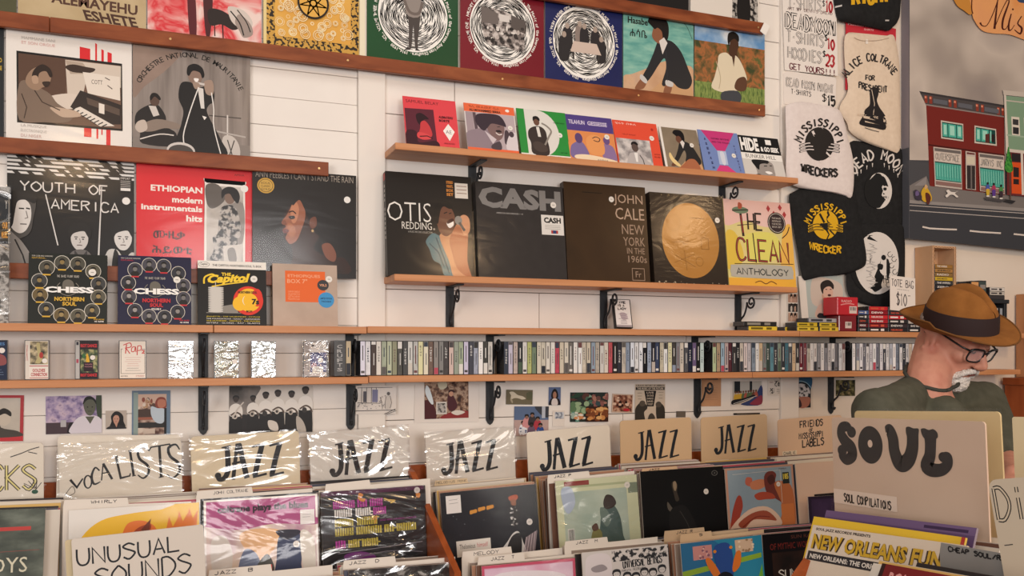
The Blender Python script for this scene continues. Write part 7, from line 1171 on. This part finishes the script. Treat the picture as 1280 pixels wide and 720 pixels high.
tab('grey tab divider with black hand lettering at the bottom right', (1174, 678), (1300, 700), (1174, 690), .975, 'CHEAP SOUL/R&B/FUNK', .10, .86, bg='#8c8a86', pl=atX, c='#2a2a2c', wt=1.4, wd=.29)
b = empty('record_bin', (1.2, 1.2, 0), 'foreground wooden record bin square to the wall', 'record bin'); X0 = Matrix.Translation((-1.2, -1.2, 0))
for nm, lo, hi in (('base_panel', (.82, -.2, .86), (1.32, 1.19, .88)), ('back_panel', (1.32, -.2, .60), (1.34, 1.23, 1.16)), ('front_panel', (.80, -.2, .60), (.82, 1.19, .98)), ('plinth', (.86, -.15, 0), (1.30, 1.15, .86))):
    q = MB(); bx_(q, lo, hi); q.build(nm, b, X0)
for y, n in ((1.205, 'divider'),):
    q = MB(); q.prism([(.80, .62), (1.32, .62), (1.32, 1.15), (1.05, 1.15) if y < 1 else (1.06, 1.205), (.80, .93)], -.009, .009, BINWOOD, Matrix(((1, 0, 0, -1.2), (0, 0, -1, y - 1.2), (0, 1, 0, 0), (0, 0, 0, 1)))); q.build(n, b)
# ================================================================ the man in the hat
UP = Vector((0, 0, 1)); MY = 1.84; Pm = at(1193, 418, MY); nh = Vector((-Pm.x, -Pm.y, 0)).normalized(); rh = UP.cross(nh)
def head_frame(c, yaw, pitch, roll=0):
    fh = rh * math.cos(yaw) + nh * math.sin(yaw); lf = UP.cross(fh); f = fh * math.cos(pitch) - UP * math.sin(pitch); u = f.cross(lf)
    M = Matrix((f, lf, u)).transposed().to_4x4(); M.translation = c; return M @ Matrix.Rotation(roll, 4, 'X')
HM = head_frame(Pm, math.radians(33), math.radians(30)); BM = head_frame(at(1160, 560, MY + .02), math.radians(48), 0)
def ball(m, c, r, mt, X=None, n=20, rot=None):
    rx, ry, rz = (r, r, r) if not isinstance(r, tuple) else r; rows = []
    for i in range(n // 2 + 1):
        th = PI * i / (n // 2); row = []
        for j in range(n + 1):
            ph = 2 * PI * j / n; p = Vector((rx * math.sin(th) * math.cos(ph), ry * math.sin(th) * math.sin(ph), rz * math.cos(th)))
            if rot: p = rot @ p
            p = Vector(c) + p; row.append(X @ p if X else p)
        rows.append(row)
    vs = [rows[0][0]] + [p for r_ in rows[1:-1] for p in r_[:-1]] + [rows[-1][0]]; N = n; R_n = n // 2 - 1; fs = []
    for j in range(N): fs.append((0, 1 + j, 1 + (j + 1) % N)); fs.append((len(vs) - 1, 1 + (R_n - 1) * N + (j + 1) % N, 1 + (R_n - 1) * N + j))
    for i in range(R_n - 1):
        for j in range(N): fs.append((1 + i * N + j, 1 + (i + 1) * N + j, 1 + (i + 1) * N + (j + 1) % N, 1 + i * N + (j + 1) % N))
    m.add(vs, fs, mt)
def limb(m, pts, rs, mt, X=None, k=5):
    q = crom([tuple(p) + (r,) for p, r in zip([Vector(p) for p in pts], rs)], False, k); P = [X @ Vector(t[:3]) if X else Vector(t[:3]) for t in q]; m.tube(P, [t[3] for t in q], mt, 14); ball(m, P[0], rs[0], mt, n=14); ball(m, P[-1], rs[-1], mt, n=14)
def melt(mb, name, voxel, smooth_n, parent=None, disp=None):
    """one continuous skin over overlapping volumes"""
    o = mb.build(name); r = o.modifiers.new('remesh', 'REMESH'); r.mode = 'VOXEL'; r.voxel_size = voxel; r.use_smooth_shade = True
    s = o.modifiers.new('smooth', 'SMOOTH'); s.iterations = smooth_n; s.factor = .5
    dg = bpy.context.evaluated_depsgraph_get(); me = D.meshes.new_from_object(o.evaluated_get(dg)); me.name = name; old = o.data; o.modifiers.clear(); o.data = me; D.meshes.remove(old)
    if not me.materials: me.materials.append(mb.ms[0])
    for p in me.polygons: p.use_smooth = True; p.material_index = 0
    if disp:
        for v in me.vertices: v.co = disp(v.co)
    if parent: o.parent = parent
    return o
SKIN = nz([(.3, '#b97a66'), (.5, '#c48a74'), (.7, '#b06e5c')], 14, r=.5, bump=.1)
m = MB(); S_ = SKIN
# head
ball(m, (-.005, 0, .010), (.096, .075, .088), S_, HM); ball(m, (.022, 0, -.035), (.072, .066, .085), S_, HM); ball(m, (.048, 0, -.075), (.046, .050, .042), S_, HM); ball(m, (.070, 0, -.106), (.022, .024, .022), S_, HM)
ball(m, (.076, 0, .022), (.020, .05, .014), S_, HM)
for s in (-1, 1):
    ball(m, (.062, s * .040, -.03), (.026, .024, .022), S_, HM); ball(m, (.079, s * .031, .001), (.014, .017, .011), S_, HM); ball(m, (-.012, s * .076, -.012), (.017, .008, .030), S_, HM, rot=Matrix.Rotation(.25, 3, 'Y')); ball(m, (-.018, s * .080, -.004), (.012, .007, .018), S_, HM); ball(m, (.105, s * .011, -.043), (.011, .009, .008), S_, HM); ball(m, (.02, s * .056, -.062), (.034, .014, .02), S_, HM)
limb(m, [(.086, 0, .014), (.100, 0, -.012), (.118, 0, -.036)], [.010, .011, .012], S_, HM); ball(m, (.113, 0, -.042), (.012, .012, .010), S_, HM)
ball(m, (.088, 0, -.066), (.013, .022, .006), S_, HM); ball(m, (.086, 0, -.077), (.012, .019, .006), S_, HM)
for s in (-1, 1):
    er = [(-.014 + .017 * math.cos(t) - .008 * math.sin(t), s * (.084 + .004 * math.cos(t + 2.4)), -.020 + .029 * math.sin(t)) for t in [2.6 - i * .5 for i in range(10)]]; limb(m, er, [.0062] * 9 + [.0085], S_, HM, 3)
# neck, trunk, arms, legs
nb = BM @ Vector((-.02, 0, 0)); nb = Vector((nb.x, nb.y, 1.395)); hb = HM @ Vector((-.03, 0, -.05))
NB = at(1160, 477, MY + .01); nb = NB; limb(m, [nb + Vector((0, 0, -.06)), nb, hb], [.07, .060, .060], S_)
sh = {s: Vector(((BM @ Vector((.02, s * .175, 0))).x, (BM @ Vector((.02, s * .175, 0))).y, 1.305)) for s in (-1, 1)}
pel = Vector((BM.translation.x, BM.translation.y, .95)); chest = Vector(((BM @ Vector((.02, 0, 0))).x, (BM @ Vector((.02, 0, 0))).y, 1.22))
sh = {-1: at(1097, 516, MY - .08), 1: at(1229, 503, MY + .11)}
limb(m, [pel, (pel + chest) / 2, chest, nb + Vector((0, 0, -.08))], [.12, .12, .125, .07], S_)
fwd = (BM.to_3x3() @ Vector((1, 0, 0))); lft = BM.to_3x3() @ Vector((0, 1, 0))
elb = {1: at(1257, 580, 1.76), -1: sh[-1] + fwd * .10 - lft * .05 + Vector((0, 0, -.27))}
wri = {1: at(1268, 594, 1.55), -1: at(1196, 640, 1.50)}
for s in (-1, 1):
    limb(m, [sh[s], (sh[s] + elb[s]) / 2, elb[s]], [.058, .050, .042], S_); limb(m, [elb[s], elb[s].lerp(wri[s], .35), wri[s]], [.042, .041, .027], S_)
    d = (wri[s] - elb[s]).normalized(); d = (d + Vector((0, 0, -.25))).normalized(); sd = d.cross(UP).normalized(); dn = sd.cross(d).normalized()
    pc = wri[s] + d * .05; ball(m, pc, (.048, .040, .015), S_, None, 16, Matrix((d, sd, dn)).transposed())
    for q, (o_, l) in enumerate(((-.030, .064), (-.010, .074), (.011, .070), (.031, .056))):
        b0 = pc + d * .036 + sd * o_; limb(m, [b0 - d * .02, b0 + d * l * .4 + dn * -.004, b0 + d * l * .75 - dn * .016, b0 + d * l * .86 - dn * .034], [.0095, .009, .0082, .0072], S_, k=4)
    tb = wri[s] + d * .02 - sd * .034; limb(m, [tb, tb + d * .03 - sd * .026 - dn * .006, tb + d * .058 - sd * .028 - dn * .018], [.013, .0105, .0085], S_, k=4)
    hip = pel + lft * s * .09; kn = hip + Vector((0, 0, -.43)) + fwd * .02; an = kn + Vector((0, 0, -.42)) - fwd * .03; limb(m, [hip, (hip + kn) / 2, kn], [.088, .078, .058], S_); limb(m, [kn, kn.lerp(an, .3), an], [.058, .056, .038], S_); limb(m, [an, an + fwd * .07 + Vector((0, 0, -.045)), an + fwd * .17 + Vector((0, 0, -.065))], [.038, .036, .026], S_)
man = melt(m, 'person', .0055, 3); tag(man, 'man in a brown hat, glasses and olive t-shirt looking down behind the bins', 'person')
# clothes
TS = nz([(.3, '#46463a'), (.7, '#515044')], 40, r=.9, bump=.15)
m = MB(); limb(m, [pel + Vector((0, 0, -.06)), pel.lerp(chest, .5), chest], [.150, .152, .152], TS)
for s in (-1, 1):
    sp = sh[s]; limb(m, [chest.lerp(sp, .5) + Vector((0, 0, -.05)), sp], [.12, .066], TS); limb(m, [nb - fwd * .028 + lft * s * .022 + Vector((0, 0, -.030)), nb.lerp(sp, .5) - fwd * .01 + Vector((0, 0, -.014)), sp], [.052, .054, .062], TS); limb(m, [sp, sp.lerp(elb[s], .5), sp.lerp(elb[s], .86)], [.063, .064, .064], TS)
limb(m, [nb + Vector((0, 0, -.12)), nb + Vector((0, 0, -.058))], [.10, .066], TS); limb(m, [nb + fwd * .03 + Vector((0, 0, -.15)), nb + fwd * .055 + Vector((0, 0, -.094))], [.09, .062], TS)
for s in (-1, 0, 1): limb(m, [chest + lft * s * .09 + fwd * .03, pel.lerp(chest, .4) + lft * s * .07 + fwd * .04], [.10, .105], TS); ball(m, chest + lft * s * .09 - fwd * .05 + Vector((0, 0, .03)), .10, TS)
def wr(co):
    n_ = noise.noise(Vector((co.x * 7, co.y * 7, co.z * 4))) + .6 * noise.noise(Vector((co.x * 16 + 3, co.y * 16, co.z * 9 + co.x * 9))); return co + (co - Vector((chest.x, chest.y, co.z))).normalized() * .0055 * n_
shirt_o = melt(m, 'shirt', .008, 5, man, wr); shirt_o['label'] = 'olive t-shirt'
from mathutils.bvhtree import BVHTree
trees = []
for o in (shirt_o, man): o.data.calc_loop_triangles(); trees.append(BVHTree.FromPolygons([v.co.copy() for v in o.data.vertices], [tuple(p.vertices) for p in o.data.polygons]))
m = MB(); q = []; c0 = at(1165, 472, MY) - UP * .004; e1 = fwd * .88 - UP * .47
for i in range(33):        # the ribbed neckband lies on whatever is outermost: shirt or neck
    a_ = 2 * PI * i / 32; d_ = (e1 * math.cos(a_) + lft * math.sin(a_)).normalized(); best = .025
    for t in trees:
        hit = t.ray_cast(c0 + d_ * .16, -d_)
        if hit[0] is not None: best = max(best, min(.095, (hit[0] - c0).length))
    q.append((best, d_))
rr = [sum(q[(i + k) % 32][0] for k in (-3, -2, -1, 0, 1, 2, 3)) / 7 for i in range(33)]
P = [c0 + q[i][1] * (rr[i] + .001) for i in range(33)]
m.tube(P, .0052, mat('#41413a', .9), 8); m.build('collar', shirt_o, smooth=True)
DN = nz([(.3, '#2c3442'), (.7, '#363f50')], 60, r=.9); m = MB()
for s in (-1, 1): hip = pel + lft * s * .085; kn = hip + Vector((0, 0, -.43)) + fwd * .02; an = kn + Vector((0, 0, -.40)) - fwd * .03; limb(m, [pel + Vector((0, 0, .01)), hip + Vector((0, 0, -.05)), kn, an], [.142, .105, .078, .066], DN)
melt(m, 'trousers', .012, 4, man)['label'] = 'dark blue trousers'
for s in (-1, 1):
    m = MB(); hip = pel + lft * s * .09; an = hip + Vector((0, 0, -.85)) - fwd * .01; limb(m, [an + Vector((0, 0, -.04)) - fwd * .03, an + fwd * .08 + Vector((0, 0, -.055)), an + fwd * .2 + Vector((0, 0, -.065))], [.05, .046, .036], mat('#2a2422', .6)); melt(m, 'shoe', .008, 3, man)
# beard, hair at the nape
BW = nz([(.3, '#a39990'), (.48, '#cdc5bd'), (.62, '#e0d9d1')], 240, r=.95, detail=3)
m = MB(); ball(m, (.064, 0, -.110), (.038, .042, .033), BW, HM); ball(m, (.084, 0, -.094), (.013, .024, .017), BW, HM)
for s in (-1, 1): limb(m, [(.102, s * .006, -.058), (.094, s * .022, -.066), (.082, s * .033, -.082), (.068, s * .036, -.096)], [.0075, .0085, .009, .012], BW, HM, 4); limb(m, [(.06, s * .034, -.104), (.036, s * .052, -.092), (.014, s * .064, -.064)], [.017, .012, .006], BW, HM, 4)
def fz(co): return co + Vector((noise.noise(co * 190), noise.noise(co * 190 + Vector((7, 3, 1))), noise.noise(co * 170 - Vector((4, 9, 2))) - .2)) * .0034
melt(m, 'beard', .0028, 1, man, fz)['label'] = 'short white beard and moustache'
m = MB(); GR = nz([(.35, '#6a5c54'), (.6, '#9a8c82')], 120, r=.95)
ball(m, (-.034, 0, .012), (.072, .0755, .046), GR, HM)
melt(m, 'hair', .004, 2, man, fz)['label'] = 'cropped grey hair under the hat'
# mouth, eyes closed downwards
m = MB(); limb(m, [(.0985, -.017, -.072), (.1015, 0, -.0708), (.0985, .017, -.072)], [.0018, .0030, .0018], mat('#7a3f38', .5), HM, 4); m.build('lips', man, smooth=True)
for s in (-1, 1):
    m = MB(); limb(m, [(.0885, s * .020, -.004), (.0925, s * .031, -.0075), (.086, s * .042, -.004)], [.0012, .0018, .0012], mat('#4a2c24', .6), HM, 4); m.build('eyelid', man, smooth=True)
    m = MB(); limb(m, [(.094, s * .018, .022), (.096, s * .03, .027), (.084, s * .047, .022)], [.003, .004, .002], GR, HM, 4); m.build('eyebrow', man, smooth=True)
# glasses
gl = D.objects.new('glasses', None); COL.objects.link(gl); gl.parent = man; gl.empty_display_size = .02; gl['label'] = 'black-framed glasses'
GB = mat('#161416', .3, .5); GX = HM @ Matrix.Translation((.106, 0, -.010)) @ Matrix.Rotation(.06, 4, 'Y')
lensm = D.materials.new('clear_lens'); lensm.use_nodes = True; nt = lensm.node_tree; pb = nt.nodes['Principled BSDF']; tr = nt.nodes.new('ShaderNodeBsdfTransparent'); mx = nt.nodes.new('ShaderNodeMixShader'); mx.inputs[0].default_value = .14; pb.inputs['Roughness'].default_value = .05; pb.inputs['Base Color'].default_value = (.8, .8, .85, 1)
nt.links.new(tr.outputs[0], mx.inputs[1]); nt.links.new(pb.outputs[0], mx.inputs[2]); nt.links.new(mx.outputs[0], nt.nodes['Material Output'].inputs[0])
for s in (-1, 1):
    P = []
    for i in range(28): t = 2 * PI * i / 28; c_, s__ = math.cos(t), math.sin(t); yy = .0265 * math.copysign(abs(c_) ** .6, c_); zz = .0195 * math.copysign(abs(s__) ** .6, s__); P.append(GX @ Vector((-abs(s * .034 + yy) * .16 * (abs(s * .034 + yy) / .06), s * .034 + yy, zz)))
    m = MB(); m.tube(P + [P[0]], .0024, GB, 6); m.tube(P[1:14], .0032, GB, 6); m.build('rim', gl, smooth=True); m = MB(); m.add(P, [list(range(28))], lensm); m.build('lens', gl)
    m = MB(); m.tube([GX @ Vector((-.010, s * .060, .012)), GX @ Vector((-.03, s * .074, .012)), HM @ Vector((-.012, s * .084, .010)), HM @ Vector((-.035, s * .080, -.012))], .0026, GB, 6); m.build('temple', gl, smooth=True)
m = MB(); m.tube([GX @ Vector((-.001, -.0085, .006)), GX @ Vector((.001, 0, .009)), GX @ Vector((-.001, .0085, .006))], .0026, GB, 6); m.build('bridge', gl, smooth=True)
# hat
FELT = nz([(.3, '#7d4e22'), (.7, '#8c5a2a')], 30, r=.95, bump=.15); BAND = mat('#2b1c1c', .75, .3)
HX = head_frame(HM @ Vector((.002, 0, .026)), math.radians(30), math.radians(15), math.radians(11))
ht = D.objects.new('hat', None); COL.objects.link(ht); ht.parent = man; ht.empty_display_size = .03; ht['label'] = 'brown felt hat with a wide dark band'
def brim(r, t, under=0):
    c_, s__ = math.cos(t), math.sin(t); a_, b_ = .101 + (.158 - .101) * r, .083 + (.138 - .083) * r
    curl = .026 * r ** 2.2 * (.35 + .65 * s__ * s__) + (.010 * r * r if c_ < 0 else -.020 * r * r * c_)
    return (a_ * c_ - .004 * r, b_ * s__, curl - under)
m = MB(); N = 56; rows = [[HX @ Vector(brim(r / 8, 2 * PI * j / N)) for j in range(N + 1)] for r in range(9)]; low = [[HX @ Vector(brim(r / 8, 2 * PI * j / N, .003)) for j in range(N + 1)] for r in range(9)]
m.grid(rows, FELT, True); m.grid(low, FELT); m.grid([rows[-1], low[-1]], FELT, True); m.build('brim', ht, smooth=True)
m = MB(); m.tube([HX @ Vector(brim(1, 2 * PI * j / N, .0015)) for j in range(N + 1)], .0026, mat('#6a4420', .8), 6); m.build('brim_edge', ht, smooth=True)
def crown(v, t, g=0):
    """v 0 at the brim, 1 at the middle of the top: a rounded crown with a crease and two dents"""
    c_, s__ = math.cos(t), math.sin(t)
    if v < .6: zt = v / .6 * .78; r = (1 - zt ** 3.4) ** (1 / 2.6) if zt > 0 else 1
    else: q = (v - .6) / .4; r0 = (1 - .78 ** 3.4) ** (1 / 2.6); r = r0 * (1 - q); zt = (1 - r ** 2.6) ** (1 / 3.4)
    r *= 1 - .10 * zt; x, y, z = (.101 * r + g) * c_, (.083 * r + g) * s__, .124 * zt
    z += .012 * zt * (-.3 * x / .1); cr = max(0, (zt - .45) / .55)
    z -= .044 * cr * math.exp(-(y / .022) ** 2) * (1 if x > -.05 else math.exp(-((x + .05) / .03) ** 2))
    pin = math.exp(-((x - .052) / .032) ** 2) * math.exp(-((zt - .72) / .24) ** 2) * .019; y -= math.copysign(min(abs(y), pin), y) if abs(y) > 1e-6 else 0
    return (x, y, z)
vs = [i / 26 for i in range(26)] + [.995]
m = MB(); m.grid([[HX @ Vector(crown(v, 2 * PI * j / N)) for j in range(N + 1)] for v in vs], FELT); o = m.build('crown', ht, smooth=True)
sb = o.modifiers.new('smooth', 'SMOOTH'); sb.iterations = 3
m = MB(); bt = [[HX @ Vector(crown(v, 2 * PI * j / N, .0022)) for j in range(N + 1)] for v in (.0, .10, .20, .30)]; m.grid(bt, BAND); m.grid([[HX @ Vector(crown(.30, 2 * PI * j / N, .0022)) for j in range(N + 1)], [HX @ Vector(crown(.30, 2 * PI * j / N, -.001)) for j in range(N + 1)]], BAND); m.build('hat_band', ht, smooth=True)
